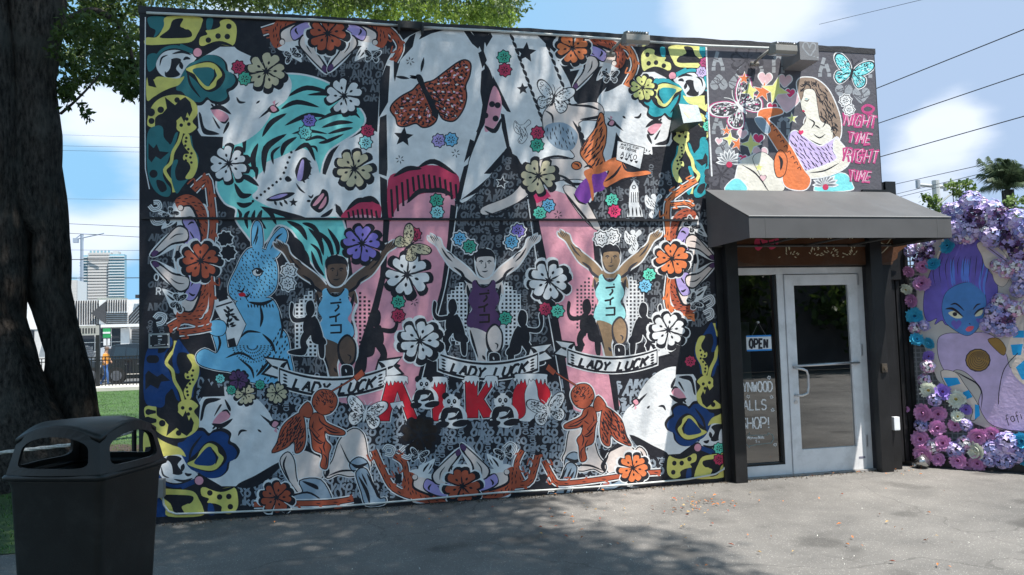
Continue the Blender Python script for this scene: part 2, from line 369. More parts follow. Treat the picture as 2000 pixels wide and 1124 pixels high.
            if label: o['label'] = label
            if stuff: o['kind'] = 'stuff'
        print('canvas', n, 'shapes, layers', lay.max() if n else 0)
# ------------------------------------------------------------------ ground
def ground_mat():
    m = bpy.data.materials.new('asphalt'); m.use_nodes = True; t = m.node_tree; b = t.nodes['Principled BSDF']; b.inputs['Roughness'].default_value = .88; b.inputs['Specular IOR Level'].default_value = .25
    tcn = nd(t, 'ShaderNodeTexCoord')
    def noise(sc, det=6, rg=.6):
        n = nd(t, 'ShaderNodeTexNoise'); n.inputs['Scale'].default_value = sc; n.inputs['Detail'].default_value = det; n.inputs['Roughness'].default_value = rg; t.links.new(tcn.outputs['Object'], n.inputs['Vector']); return n.outputs['Fac']
    a = mathn(t, 'MULTIPLY', noise(.6, 9, .62), .85); a = mathn(t, 'ADD', a, mathn(t, 'MULTIPLY', noise(3.2), .35)); a = mathn(t, 'ADD', a, mathn(t, 'MULTIPLY', noise(150, 3, .8), .55)); a = mathn(t, 'SUBTRACT', a, .32)
    r = nd(t, 'ShaderNodeValToRGB'); e = r.color_ramp.elements; e[0].position = .25; e[0].color = (.075, .073, .071, 1); e[1].position = .8; e[1].color = (.235, .222, .205, 1); t.links.new(a, r.inputs[0])
    # cracks
    wv = nd(t, 'ShaderNodeTexNoise'); wv.inputs['Scale'].default_value = 1.1; wv.inputs['Detail'].default_value = 8; t.links.new(tcn.outputs['Object'], wv.inputs['Vector'])
    vm = nd(t, 'ShaderNodeVectorMath', operation='SCALE'); t.links.new(wv.outputs['Color'], vm.inputs[0]); vm.inputs['Scale'].default_value = .9
    va = nd(t, 'ShaderNodeVectorMath', operation='ADD'); t.links.new(tcn.outputs['Object'], va.inputs[0]); t.links.new(vm.outputs[0], va.inputs[1])
    vo = nd(t, 'ShaderNodeTexVoronoi', feature='DISTANCE_TO_EDGE'); vo.inputs['Scale'].default_value = .33; t.links.new(va.outputs[0], vo.inputs['Vector'])
    ck = nd(t, 'ShaderNodeMapRange'); ck.inputs['From Min'].default_value = .0; ck.inputs['From Max'].default_value = .004; ck.inputs['To Min'].default_value = .72; ck.inputs['To Max'].default_value = 1; t.links.new(vo.outputs['Distance'], ck.inputs['Value'])
    sp = nd(t, 'ShaderNodeTexVoronoi'); sp.inputs['Scale'].default_value = 190; t.links.new(tcn.outputs['Object'], sp.inputs['Vector'])
    s2 = nd(t, 'ShaderNodeSeparateColor'); t.links.new(sp.outputs['Color'], s2.inputs[0]); s3 = mathn(t, 'GREATER_THAN', s2.outputs[0], .965); s4 = mathn(t, 'MULTIPLY_ADD', s3, 1.1, 1.0)
    st_ = nd(t, 'ShaderNodeMapRange', interpolation_type='SMOOTHSTEP'); st_.inputs['From Min'].default_value = .58; st_.inputs['From Max'].default_value = .7; st_.inputs['To Min'].default_value = 1.0; st_.inputs['To Max'].default_value = .68; t.links.new(noise(1.7, 4, .45), st_.inputs['Value'])
    k = mathn(t, 'MULTIPLY', mathn(t, 'MULTIPLY', ck.outputs[0], st_.outputs[0]), s4)
    sc = nd(t, 'ShaderNodeVectorMath', operation='SCALE'); t.links.new(r.outputs[0], sc.inputs[0]); t.links.new(k, sc.inputs['Scale']); t.links.new(sc.outputs[0], b.inputs['Base Color'])
    bp = nd(t, 'ShaderNodeBump'); bp.inputs['Strength'].default_value = .6; bp.inputs['Distance'].default_value = .006; t.links.new(noise(210, 4, .7), bp.inputs['Height']); t.links.new(bp.outputs[0], b.inputs['Normal'])
    return m
ASPH = ground_mat()
GRASS = mat('lawn_green', (.05, .095, .024), rough=.8, var=.35, vscale=1.2, bump=.8, bscale=120, bdist=.02)
MULCH = mat('mulch', (.05, .035, .025), rough=.95, var=.5, vscale=14, bump=1, bscale=60, bdist=.02)
BLK = mat('black_paint', (.012, .012, .013), rough=.42, var=.2, vscale=5, bump=.15, bscale=25, dirt=.2, dirtcol=(.06, .06, .06))
BLKW = mat('wall_black', (.016, .016, .02), rough=.6, var=.2, vscale=3, bump=.3, bscale=40, dirt=.15, dirtcol=(.08, .08, .08))
CHAR = mat('wall_charcoal', (.075, .073, .08), rough=.75, var=.12, vscale=4, bump=.35, bscale=40, dirt=.3, dirtcol=(.13, .13, .13))
g = MB(); g.quad((-300, -60, -.03), (300, -60, -.03), (300, 900, -.03), (-300, 900, -.03)); gr = g.build('ground', mat('far_ground', (.12, .12, .11), rough=.9)); tag(gr, kind='structure')
# asphalt yard with gentle dips
lawnL = [ground(-60, 1090), ground(60, 1080), ground(285, 1012)]
me = MB(); nx, ny = 60, 50; x0, x1, y0, y1 = -14, 22, -14, 8
hv = lambda x, y: .012*math.sin(x*.7+1)*math.sin(y*.9)
me.add([(x0+(x1-x0)*i/nx, y0+(y1-y0)*j/ny, 0) for j in range(ny+1) for i in range(nx+1)], [(j*(nx+1)+i, j*(nx+1)+i+1, (j+1)*(nx+1)+i+1, (j+1)*(nx+1)+i) for j in range(ny) for i in range(nx)])
yard = me.build('asphalt_yard', ASPH); tag(yard, kind='structure')
a, b, c = lawnL; ext = a+(a-c)*4
lm = MB(); lm.add([(ext.x, ext.y, .006), (a.x, a.y, .006), (b.x, b.y, .006), (c.x, c.y, .006), (XL-.0, .3, .006), (XL, 8.2, .006), (14, 8.2, .006), (14, 21.6, .006), (-60, 21.6, .006), (-60, ext.y, .006)], [tuple(range(10))])
lawn = lm.build('lawn', GRASS); tag(lawn, kind='structure')
side = MB(); side.box((-80, 21.6, 0), (40, 24.2, .12)); sw = side.build('sidewalk', mat('concrete', (.5, .47, .42), rough=.85, var=.08, vscale=2, bump=.3, bscale=60)); tag(sw, kind='structure')
road = MB(); road.quad((-120, 24.2, .004), (60, 24.2, .004), (60, 33, .004), (-120, 33, .004)); rd = road.build('road', mat('road_asphalt', (.09, .09, .09), rough=.9, var=.1)); tag(rd, kind='structure')
s2_ = MB(); s2_.box((-80, 33, 0), (40, 36, .14)); sw2 = s2_.build('sidewalk', MATS['concrete']); tag(sw2, kind='structure')
# grit gathered along the foot of the wall
q = MB(); random.seed(2)
for _ in range(900):
    x = random.uniform(XL, XR); y = -abs(random.gauss(0, .05))-.004; r = random.uniform(.003, .011); a = random.uniform(0, 6); q.add([(x+math.cos(a)*r, y+math.sin(a)*r, .003), (x+math.cos(a+2)*r, y+math.sin(a+2)*r, .003), (x+math.cos(a+4)*r, y+math.sin(a+4)*r, .003), (x, y, .004+r)], [(0, 1, 3), (1, 2, 3), (2, 0, 3)])
o = q.build('grit', mat('grit_brown', (.1, .08, .06), rough=.9, var=.5, vscale=30)); tag(o, 'fine brown grit gathered along the foot of the painted wall', 'grit', kind='stuff')
# grass blades near the tree: short real tufts
def blades(name, poly, n, h, m, label=None):
    xs = [p[0] for p in poly]; ys = [p[1] for p in poly]; V = []; Fc = []
    while len(Fc) < n:
        x, y = random.uniform(min(xs), max(xs)), random.uniform(min(ys), max(ys))
        if not inpoly(x, y, poly): continue
        a = random.uniform(0, 6.28); wd = .006; hh = h*random.uniform(.5, 1.2); tx, ty = random.gauss(0, .35)*hh, random.gauss(0, .35)*hh; o = len(V)
        V += [(x-math.cos(a)*wd, y-math.sin(a)*wd, .004), (x+math.cos(a)*wd, y+math.sin(a)*wd, .004), (x+tx, y+ty, hh)]; Fc.append((o, o+1, o+2))
    q = MB(); q.v = V; q.f = Fc; q.m = [0]*len(Fc); o = q.build(name, m); tag(o, label, name, kind='stuff'); return o
blades('grass', [(-6.5, -3.2), (-1.9, -.25), (-1.78, .2), (-1.78, 8), (-4.6, 21), (-14, 21), (-9, 2)], 60000, .035, mat('grass_blade', (.06, .15, .02), rough=.6, var=.4, vscale=3), 'short green grass beside the painted building')
# ------------------------------------------------------------------ the building
oL, oR = wall(1436, 740).x, wall(1702, 740).x; oT = wall(1560, 522).z
wl = MB(); D = .24
wl.box((XL, 0, 0), (oL, D, WH)); wl.box((oR, 0, 0), (XR, D, WH)); wl.box((oL, 0, oT), (oR, D, WH))
# ------------------------------------------------------------------ the mural paint
def paint(h, k=1.): 
    c = [min(.8, x*k) for x in lin(h)]
    return mat('paint_'+h.strip('#')+('' if k == 1 else '_%d' % (k*10)), c, rough=.6, var=.11, vscale=9, bump=.5, bscale=30, spec=.3, bdist=.008, dirt=.2, dirtcol=(.14, .14, .135))
SH = 1.45
PAL = {'K': paint('#25252c'), 'W': paint('#c4c8d0', SH), 'Q': paint('#8f98a2', 1.1), 'G': paint('#6e7278', 1.), 'J': paint('#43454b', 1.), 'T': paint('#70bfba', 1.35), 'D': paint('#2c6468', SH), 'Y': paint('#ccc268', 1.25), 'N': paint('#1a3c70', 1.25),
 'P': paint('#e698a6', 1.12), 'R': paint('#b8202e', SH), 'M': paint('#a93350', SH), 'B': paint('#6cabdc', 1.35), 'V': paint('#7a6cb2', 1.4), 'U': paint('#503558', 1.4), 'X': paint('#7b3f94', 1.3), 'E': paint('#9f8fc0', 1.3), 'O': paint('#a5513a', 1.2), 'F': paint('#d8794a', 1.15),
 'S': paint('#d2bdb6', 1.35), 'H': paint('#5c4a40', 1.3), 'I': paint('#93795e', 1.2), 'A': paint('#93d6cf', 1.3), 'Z': paint('#3f9880', 1.4), 'C': paint('#62c9ae', 1.2), 'Y2': paint('#e6dc8a', 1.1), 'L': paint('#8797a5', 1.3), 'TT': paint('#2b97a2', 1.2),
 'DK': paint('#3e3c42', 1.2), 'BG': paint('#5b5960', 1.), 'ST': paint('#9a9ea3', 1.), 'PK': paint('#b8487c', 1.1), 'HP': paint('#f2b8bd', 1.1), 'CR': paint('#b3a98c', 1.35), 'BR': paint('#8b7768', 1.2), 'WO': paint('#4a2c17', 1.2), 'WD': paint('#b9b39a', 1.2), 'RH': paint('#e23f6e', 1.1), 'BK': paint('#2b221f', 1.), 'LV': paint('#c3b0dc', 1.15), 'SK': paint('#f3ddd0', 1.05), 'CY': paint('#7fd6da', 1.1)}
def lim(v): return Vector((min(max(v.x, XL+.012), XR-.012), v.y, min(max(v.z, .01), WH-.01)))
def corner(T, c1, c2, face=True, tag_=''):
    """one scalloped ornament corner with a sleeping face; drawn in the top-left corner's own layout, T puts it elsewhere"""
    cv.T = T
    cv.motif('painted_face')
    if face:
        cv.P('W', '388,93 470,92 520,112 556,140 570,165 560,195 534,216 520,240 500,262 470,280 436,286 402,274 384,250 380,215 398,190 430,180 440,140 400,110')
        cv.T_('K', '458,92 500,104 552,142', 20); cv.T_('K', '505,232 545,200', 5)
        cv.P('P', '412,216 425,214 444,224 446,236 430,238', 1); cv.T_('K', '410,214 430,210 452,224', 9); cv.T_('K', '430,238 440,240 447,230', 4)
        for a in ('418,210 412,203', '424,210 420,201', '430,211 429,201', '415,228 426,247 430,252', '500,203 508,197'): cv.T_('K', a, 4)
        cv.P('K', '388,222 393,224 400,250 420,258 428,263 404,264 394,255', 1); cv.T_('K', '462,190 468,200 480,200', 5)
        cv.P('K', '534,205 546,216 534,222 522,215', 1); cv.P('P', '528,211 534,207 541,215 533,219', 1); cv.P('P', '532,200 538,196 537,208', 0)
        cv.T_('K', '436,262 444,246 447,238', 6)
    cv.motif('painted_ornament')
    cv.P('K', '284,32 400,32 440,33 464,46 472,70 460,92 430,92 396,112 380,115 372,150 385,185 386,225 388,250 380,265 384,300 392,330 384,356 366,372 345,386 318,384 296,360 284,330', 0)
    cv.P(c1, '290,34 324,34 322,50 310,66 300,74 304,60 292,52'); cv.P(c2, '326,33 390,34 394,48 386,66 374,82 340,86 286,88 286,74 306,73 320,52')
    cv.P('K', '338,40 358,37 352,52 368,58 375,66 372,73 350,75 312,74 330,58'); cv.C(c2, 366, 52, 9, 6)
    cv.P(c2, '430,42 446,38 460,48 462,68 454,90 420,86 392,90 391,74 405,68 402,60 418,58 430,52')
    for x, y in ((447, 52), (426, 71), (444, 72), (407, 79)): cv.C('K', x, y, 5.5)
    cv.P(c1, '404,38 416,37 413,56 404,58'); cv.T_('K', '396,92 428,84 456,91', 7)
    cv.L(c1, '300,120 318,98 345,92 380,104', 6); cv.L(c1, '352,88 370,96 388,104', 5); cv.P(c1, '288,110 306,106 304,130 290,140')
    cv.P('W', '305,125 318,104 342,98 368,104 384,112 372,128 362,142 350,154 330,154 312,144'); cv.P('K', '322,148 328,122 342,114 354,118 344,134 352,146 338,152'); cv.P('W', '322,128 334,116 332,134 324,142')
    cv.T_('K', '336,106 356,102 374,108', 5); cv.T_('K', '312,130 316,114 328,108', 3.5); cv.P('K', '352,120 358,128 356,136 350,130'); cv.T_('K', '358,118 364,114 372,116', 6)
    cv.C('K', 388, 103, 12); cv.C('P', 386, 103, 8.5)
    rose = '365,130 386,118 404,108 424,110 438,122 442,138 454,144 460,158 452,170 442,176 444,190 430,199 412,196 404,190 392,200 372,196 356,180 344,172'
    cv.P('K', [(x+2, y+3) for x, y in [((a-405)*1.07+405, (b-150)*1.07+150) for a, b in pts(rose)]]); cv.P(c1, rose)
    cv.T_('K', '366,138 372,165 392,192', 5); cv.P('K', '363,137 400,120 424,126 440,146 432,168 414,180 398,176 382,158')
    cv.P(c2, '363,135 398,123 420,126 434,146 424,158 420,170 404,176 390,164 380,146'); cv.P(c1, '376,137 398,132 414,134 424,148 414,158 410,168 402,168 390,156')
    cv.T_('K', '418,134 420,150 408,168', 4)
    cv.P(c2, '287,152 300,156 310,150 345,154 360,150 350,166 334,172 316,180 300,190 287,196'); cv.P('K', '287,148 298,152 306,172 290,168', 0)
    cv.P(c2, '289,230 298,206 314,192 336,186 362,188 382,202 386,222 376,238 384,250 366,262 346,254 344,236 322,222 304,230 302,248 289,246')
    for x, y, r in ((346, 196, 5.5), (314, 215, 6.5), (296, 237, 6), (365, 233, 3.6), (354, 245, 3.6), (369, 243, 3.6), (295, 220, 8)): cv.C('K', x, y, r)
    cv.P('K', '322,190 342,206 352,196 362,190 372,200 376,216 370,228 366,220 360,240 354,228 345,236 340,256 334,272 330,276 326,262 320,268 318,252 312,258 314,226 326,212', 0)
    cv.P(c1, '288,262 306,246 318,250 320,268 328,278 334,282 342,262 348,260 342,282 334,300 326,320 318,340 324,356 334,370 330,384 314,382 298,366 288,334')
    cv.P('K', '290,280 300,290 306,282 312,296 330,298 314,312 304,306 296,318 290,310', 0); cv.C('K', 300, 340, 8); cv.P('K', '306,352 320,356 326,370 316,376 308,366')
    cv.L(c2, '356,254 350,276 338,298 334,318 322,332 328,346 338,360 340,376', 6.5); cv.L(c1, '370,266 374,290 384,310 380,336', 8); cv.P(c1, '338,316 348,314 342,334 346,352 362,352 372,344 356,366 344,378 334,344')
    cv.P(c2, '362,262 370,264 374,284 384,304 386,326 376,348 362,348 372,330 368,318 358,312 360,302 370,300 362,290 356,276')
    for x, y in ((364, 270), (363, 277), (362, 285), (368, 292), (374, 300), (364, 305), (372, 308), (363, 314), (374, 318)): cv.C('K', x, y, 2.7, n=8)
    cv.P('K', '384,266 436,268 434,290 424,284 418,300 410,288 400,306 392,290', 0)
    cv.T = None
def dancer(T):
    cv.T = T; cv.motif('painted_dancer')
    cv.P('W', '-4,-52 18,-48 60,-50 66,-20 62,30 42,34 14,34 -40,60 -56,54 -30,22 2,-6 -8,-30', 1)
    cv.P('O', '20,-70 44,-62 62,-38 66,0 60,34 52,40 50,10 40,-20 34,-40 10,-46 4,-40 -2,-58'); cv.fur('K', crom(pts('20,-70 44,-62 62,-38 66,0 60,34 52,40 50,10 40,-20 34,-40 10,-46 4,-40 -2,-58')), 11, 8, 9, 2.2, lambda u, v: 1.2+.02*(v))
    cv.L('K', '6,-40 30,-44 42,-22 48,-2', 7); cv.P('S', '10,-38 28,-44 40,-24 46,-2 38,-4 30,-20 14,-14'); cv.P('K', '12,-17 34,-24 50,0 54,26 40,36 16,34 18,6')
    cv.P('E', '14,-16 32,-22 46,0 50,26 38,33 18,32 22,4'); cv.T_('K', '24,-6 32,-12 38,-10', 4); cv.T_('K', '28,6 34,16 38,22', 3); cv.T_('K', '22,10 28,20', 3)
    cv.P('K', '24,2 4,-6 -20,16 -52,52 -50,60 -36,56 -10,36 24,28'); cv.P('S', '22,5 4,-2 -18,18 -46,50 -32,48 -8,31 22,24'); cv.P('U', '-52,52 -44,46 -36,50 -46,60'); cv.T_('K', '-14,24 0,14 16,12', 2.5)
    cv.L('W', '2,34 -4,66', 9); cv.L('S', '4,36 -2,62', 4.5); cv.P('K', '-4,60 4,58 6,76 -2,80'); cv.C('K', 10, -42, 7); cv.C('S', 9, -42, 5.5)
    cv.P('W', '-14,-34 4,-26 -2,-10 -30,2 -24,-14'); cv.T_('K', '-22,-10 -10,-20 -2,-24', 4); cv.T_('K', '-20,-4 -6,-12', 2.5)
    cv.T = None
def aff(x0, y0, a, b, c, d): return lambda u, v: (x0+a*u+b*v, y0+c*u+d*v)
def runner(cx, dy, s, skin, top, ln, dots):
    f = lambda u, v: (cx+(u-945)*s, dy+515+(v-515)*(.5+.5*s)+0)
    cv.T = f; cv.motif('painted_dot_panel')
    for sg in (-1, 1):
        for i in range(5):
            for j in range(16):
                u = 945+sg*(36+i*8.0); v = 556+j*7.6
                if (j < 2 and i in (0, 4)) or (j > 11 and i > 17-j) or (j < 4 and i > j+1): continue
                if dots == 2 or (dots == 1 and sg == 1) or (dots == 3 and sg == -1): pass
                if not ((dots == 1 and sg == 1) or (dots == 3 and sg == -1)): cv.raw('W', cv.tf([(u-4.1, v-3.9), (u+4.1, v-3.9), (u+4.1, v+3.9), (u-4.1, v+3.9)]))
                cv.raw(ln, cv.tf([(u-2.1, v-2.1), (u+2.1, v-2.1), (u+2.1, v+2.1), (u-2.1, v+2.1)]))
    cv.motif('painted_athlete', {'H': 'athlete in a blue vest', 'S': 'athlete in a purple vest', 'I': 'athlete in a mint green vest'}[skin])
    armL = '918,560 905,540 880,522 862,496 852,480 838,470 836,462 844,466 842,458 852,464 860,468 866,484 884,500 912,522 928,540 932,552'
    armR = [(1890-x, y) for x, y in pts(armL)][::-1]
    body = '926,545 934,552 956,552 964,545 976,548 984,572 976,600 982,628 978,646 950,650 916,640 918,616 924,600 914,572'
    legs = '918,640 950,648 976,640 984,660 980,680 966,690 958,676 948,690 950,716 936,718 930,690 920,664'
    for p in (armL, armR, body, legs):
        q = crom(pts(p)); q = cv.tf(q); cv._stroke('W' if dots != 9 else ln, q+[q[0]], [5.5]*(len(q)+1), True)
    for p in (armL, armR): q = cv.tf(crom(pts(p))); cv.raw(ln, q); cx_ = sum(t[0] for t in q)/len(q); cv.P(skin, [((x if sgn else x), y) for x, y in pts(p) for sgn in (1,)], 1)
    cv.P(skin, '934,536 957,536 966,548 980,552 984,576 974,566 960,556 930,556 916,566 908,574 912,552 924,548')
    for sg in (1, -1):
        m = lambda t: [(945+(x-945)*sg, y) for x, y in pts(t)]
        cv.T_(ln, m('900,536 912,548 926,556'), 6); cv.T_(ln, m('862,484 872,500 884,512'), 3.5); cv.T_(ln, m('886,522 900,532 908,542'), 5); cv.T_(ln, m('872,492 880,496 888,506'), 2.5)
        for k in range(4): cv.T_(ln, m('%g,%g %g,%g' % (840+k*3.4, 462-k*1.2, 848+k*3, 474-k)), 1.5)
        cv.T_(ln, m('912,556 916,576 922,592'), 7); cv.T_(ln, m('916,606 914,624 914,640'), 6)
    cv.P(top, '929,547 934,556 945,562 956,556 962,547 968,552 968,566 974,578 974,590 967,604 976,618 976,636 952,650 914,638 914,618 922,604 915,590 916,578 922,566 922,552')
    cv.L(ln, '930,548 936,558 945,562 954,558 961,548', 2.5)
    cv.P(skin, '918,641 948,649 954,666 948,690 951,718 938,718 930,692 922,668'); cv.P(ln, '950,648 966,632 982,650 980,684 962,694 950,676'); cv.P(skin, '953,650 967,636 979,652 977,680 964,688 954,672')
    cv.T_(ln, '966,670 972,674 970,682', 3); cv.T_(ln, '918,644 924,668 934,700', 5); cv.T_(ln, '942,694 948,704', 5)
    cv.P('K', '956,692 974,692 976,712 968,724 958,720', 1, o=1.5); cv.T_('W', '963,697 965,704', 3)
    # head
    cv.P('W', '926,508 930,492 945,484 962,490 969,508 966,528 956,544 940,546 930,536'); cv.P(skin, '929,505 934,492 956,490 964,500 965,512 966,522 958,538 946,544 936,538 930,526')
    cv.P('K', '927,506 928,494 938,486 945,485 948,482 950,486 960,489 967,500 966,514 962,502 934,503 931,512'); 
    cv.T_(ln, '935,512 940,510 944,512', 3.2); cv.T_(ln, '951,512 956,510 960,512', 3.2); cv.T_(ln, '948,512 949,522 945,524', 2); cv.T_(ln, '941,530 947,531 953,529', 2.6); cv.T_(ln, '930,520 936,537 946,543', 2.5); cv.C(ln, 940, 514, 1.5, n=6); cv.C(ln, 955, 514, 1.5, n=6)
    # characters on the vest
    y = 572
    kc = 'K' if skin != 'S' else 'BK'
    for p in ('936,%g 956,%g' % (y+3, y+1), '949,%g 951,%g 950,%g 944,%g' % (y+5, y+9, y+12, y+18), '952,%g 955,%g' % (y-4, y-4), '934,%g 946,%g 953,%g' % (y+29, y+27, y+22), '946,%g 946,%g' % (y+28, y+38), '936,%g 955,%g 955,%g' % (y+44, y+43, y+57), '936,%g 956,%g' % (y+58, y+57)):
        cv.L(kc, p, 3.6, 0)
    cv.T = None
def silh(x, y, k, flip=1, ln=0):
    cv.T = lambda u, v: (x+u*k*flip, y+v*k); cv.motif('painted_silhouette')
    P_ = ['-2,-52 8,-50 11,-38 8,-24 0,-20 -7,-34', '-8,-22 0,-20 10,-24 16,-6 14,10 -2,16 -14,10 -12,-6', '-12,10 0,14 -4,30 -26,34 -28,24', '-24,26 -14,30 -16,56 -24,60 -26,44', '2,14 14,8 22,26 18,44 6,40 10,28', '8,38 18,40 44,46 40,52 14,54', '8,-20 28,-18 36,-26 34,-44 40,-48 42,-26 34,-10 12,-12', '-12,-16 -6,-14 -14,12 -22,26 -22,12']
    for p in P_:
        if not ln: q = cv.tf(crom(pts(p))); cv._stroke('W', q+[q[0]], [3.4]*(len(q)+1), True)
    for p in P_: cv.P('K', p)
    cv.T = None
def banner(cx, cy, k=1., tilt=0):
    sag = lambda u: 26*(1-(u/115)**2)
    cv.T = lambda u, v: (cx+u*k, cy+v*k+tilt*u); cv.motif('painted_banner', 'white banner reading LADY LUCK')
    for sg in (1, -1):
        cv.P('K', [(u*sg, v) for u, v in pts('84,-34 130,-40 118,-24 134,-6 104,2 76,-6')], 0); cv.P('W', [(u*sg, v) for u, v in pts('86,-30 126,-36 112,-22 127,-8 100,-1 80,-8')], 0); cv.T_('K', [(u*sg, v) for u, v in pts('88,-12 104,-18 114,-22')], 5); cv.T_('K', [(u*sg, v) for u, v in pts('84,-30 94,-20 92,-6')], 8)
    up = [(u, -24+sag(u)) for u in range(-100, 101, 10)]; dn = [(u, 8+sag(u)) for u in range(-100, 101, 10)]
    o1 = [(u, v-4) for u, v in up]+[(u, v+4) for u, v in dn][::-1]; cv.P('W', [((u)*1.02, v) for u, v in o1], 0); cv.P('K', [(u, v-1) for u, v in up]+[(u, v+2) for u, v in dn][::-1], 0)
    cv.P('W', [(u*.98, v+3.5) for u, v in up]+[(u*.98, v-2.5) for u, v in dn][::-1], 0)
    for sg in (-1, 1):
        for j in range(5): cv.T_('K', [(sg*93, -16+sag(93)+j*6), (sg*84, -15+sag(84)+j*6)], 4)
    cv.text('K', 'LADY LUCK', -74, 5, 19, 5, 4.4, slant=.35, cw=.66, fn=lambda a, b: (a, b-1+sag(a)))
    cv.T = None
def panda(x, y, k=1., fl=1):
    cv.T = lambda u, v: (x+u*k*fl, y+v*k); cv.motif('painted_panda')
    cv.C('W', 0, 0, 22, 20); cv.C('W', 4, 28, 30, 24); cv.P('W', '-24,22 20,10 38,34 26,60 0,64 -30,50')
    for ex in (-15, 15): cv.C('K', ex, -15, 9)
    cv.C('W', 0, -1, 17.5, 15.5); cv.C('K', -7, -2, 4.6, 6); cv.C('K', 7, -2, 4.6, 6); cv.C('W', -6.5, -3, 1.5, n=6); cv.C('W', 7, -3, 1.5, n=6); cv.C('K', 0, 5, 2.2, 1.6); cv.T_('K', '-4,9 0,11 4,8', 3)
    cv.P('K', '-16,14 16,14 26,30 22,46 -22,48 -26,30'); cv.P('W', '-10,28 8,26 14,38 6,50 -12,50 -16,38')
    cv.P('K', '14,16 24,24 18,38 -4,44 -8,38 8,32'); cv.P('K', '-16,16 -8,22 -12,38 -22,44 -26,36')
    cv.P('K', '4,50 24,42 40,44 38,54 22,60 4,58'); cv.P('K', '-6,50 -24,46 -36,52 -30,62 -12,60'); cv.L('W', '-8,39 8,33 17,22', 1.4); cv.L('W', '0,50 20,42 38,42', 1.6); cv.T_('K', '-34,44 -14,36', 4)
    cv.T = None
def cherub(T):
    cv.T = T; cv.motif('painted_cherub')
    wing = '-44,-2 -62,2 -84,22 -94,52 -104,72 -76,62 -60,50 -58,72 -44,66 -38,40'
    head = '-20,-40 -8,-50 12,-48 24,-34 22,-18 12,-6 -4,-2 -16,-10 -24,-24'
    body = '-22,-4 -4,0 4,14 30,26 40,32 36,38 10,36 0,30 2,48 12,60 8,74 6,96 2,104 -8,98 -4,76 -22,66 -26,40 -30,16'
    for p in (wing, head, body, '-50,-6 -34,-26 -24,-10 -30,4'): q = cv.tf(crom(pts(p))); cv._stroke('W', q+[q[0]], [8]*(len(q)+1), True)
    for p in (wing, '-50,-6 -34,-26 -24,-10 -30,4', body, head): q = cv.tf(crom(pts(p))); cv._stroke('K', q+[q[0]], [3.5]*(len(q)+1), True)
    for p in (wing, '-50,-6 -34,-26 -24,-10 -30,4', body, head): cv.P('O', p)
    cv.fur('K', crom(pts(wing)), 7.5, 6, 9, 2.6, lambda u, v: 2.2); cv.fur('K', crom(pts(wing)), 12, 9, 14, 2.2, lambda u, v: 1.9)
    cv.fur('K', crom(pts('-20,-40 -8,-50 12,-48 22,-34 6,-26 -8,-20 -18,-14 -24,-24')), 8, 6, 7, 2, lambda u, v: .9); cv.T_('K', '8,-18 14,-16 18,-18', 2.2); cv.T_('K', '10,-8 15,-8', 2)
    for k in range(16):
        a_ = random.uniform(0, 6.28); hx, hy = -12+random.uniform(0, 30), -44+random.uniform(0, 22); cv.L('K', [(hx+math.cos(a_+t)*3.4, hy+math.sin(a_+t)*3.4) for t in (0, 1.1, 2.2)], 1.5)
    cv.T_('K', '0,22 14,32 34,34', 3); cv.T_('K', '-4,74 4,84 2,100', 2.5); cv.T_('K', '-24,44 -10,54 -2,52', 3); cv.T_('K', '-12,60 -6,70 -6,84', 2.4)
    cv.T_('K', '-12,0 -8,12 6,22 30,32', 3)
    cv.T_('K', '-22,10 -24,30 -14,46 -4,52', 3.5); cv.T_('K', '-14,30 -2,22', 2.5); cv.L('K', '-30,22 -12,42', 7); cv.L('O', '-29,22 -13,41', 4.5); cv.T_('K', '2,48 -2,60 2,74', 3)
    cv.L('K', '8,-44 40,-62 66,-78', 4, 0); cv.L('O', '8,-44 40,-62 66,-78', 2, 0); cv.P('O', '58,-76 74,-90 80,-80 64,-68', 0, o=1.5, oc='K')
    cv.T = None

building = empty('mural_building', (0, 4, 0), 'low flat roofed building with a black, white and pink mural', 'building')
muralroot = empty('mural', (0, -4, 0), 'bright stencil mural of flowers, faces, athletes and butterflies'); muralroot.parent = building
cv = Canvas(muralroot, (0, 0, 0), (0, 1, 0), clip=lim)
# black ground and rows of grey tags
cv.motif('painted_ground')
cv.P('K', '272,32 1384,85 1403,480 1421,925 1300,957 560,1002 330,1010 300,960 272,560', 0)
cv.motif('painted_tags', 'grey handwritten AIKO tags on black')
tagfree = [pts(t) for t in ('690,70 760,70 740,220 640,150 560,100 470,60', '405,380 450,440 480,500 440,570 412,560', '590,560 650,560 650,740 560,720 545,520', '940,300 1030,320 1050,440 1090,620 1080,700 1000,720 860,700 860,600 900,400', '1165,380 1300,330 1380,400 1410,620 1290,640 1310,470 1180,440', '1165,370 1370,350 1400,640 1330,640 1200,690 1170,560', '880,480 1060,480 1090,700 860,700', '285,400 420,400 420,660 285,650', '470,52 790,60 760,150 560,110')]
words = ['AIKO', 'aiko', 'kiko', 'aiks', 'Aiko', 'yiko']
for row in range(64):
    y = 60+row*15.2; x = 290+(row % 3)*14
    while x < 1400:
        low = y > 745
        if y > 1000-.062*(x-345)-4 or y < 70+.055*(x-300): x += 30; continue
        hh = 15 if not low else 18
        if low or any(inpoly(x+18, y-6, q) for q in tagfree):
            if random.random() < .2: cv.text('Q' if low else 'G', 'aiko', x+8, y-2, hh*.8, 2.0, 1.4, ang=-1.57+random.uniform(-.1, .1), cw=.5, rnd=.5, sm=1); x += 22; continue
            wd = 3.4 if not low else 4.2
            x += cv.text('Q' if low else 'G', random.choice(words), x, y+random.uniform(-1, 1), hh, wd, 2.2, ang=random.uniform(-.05, .05)-.0, slant=random.uniform(-.1, .25), cw=.6, rnd=.7, sm=1)+7
        else: x += 30
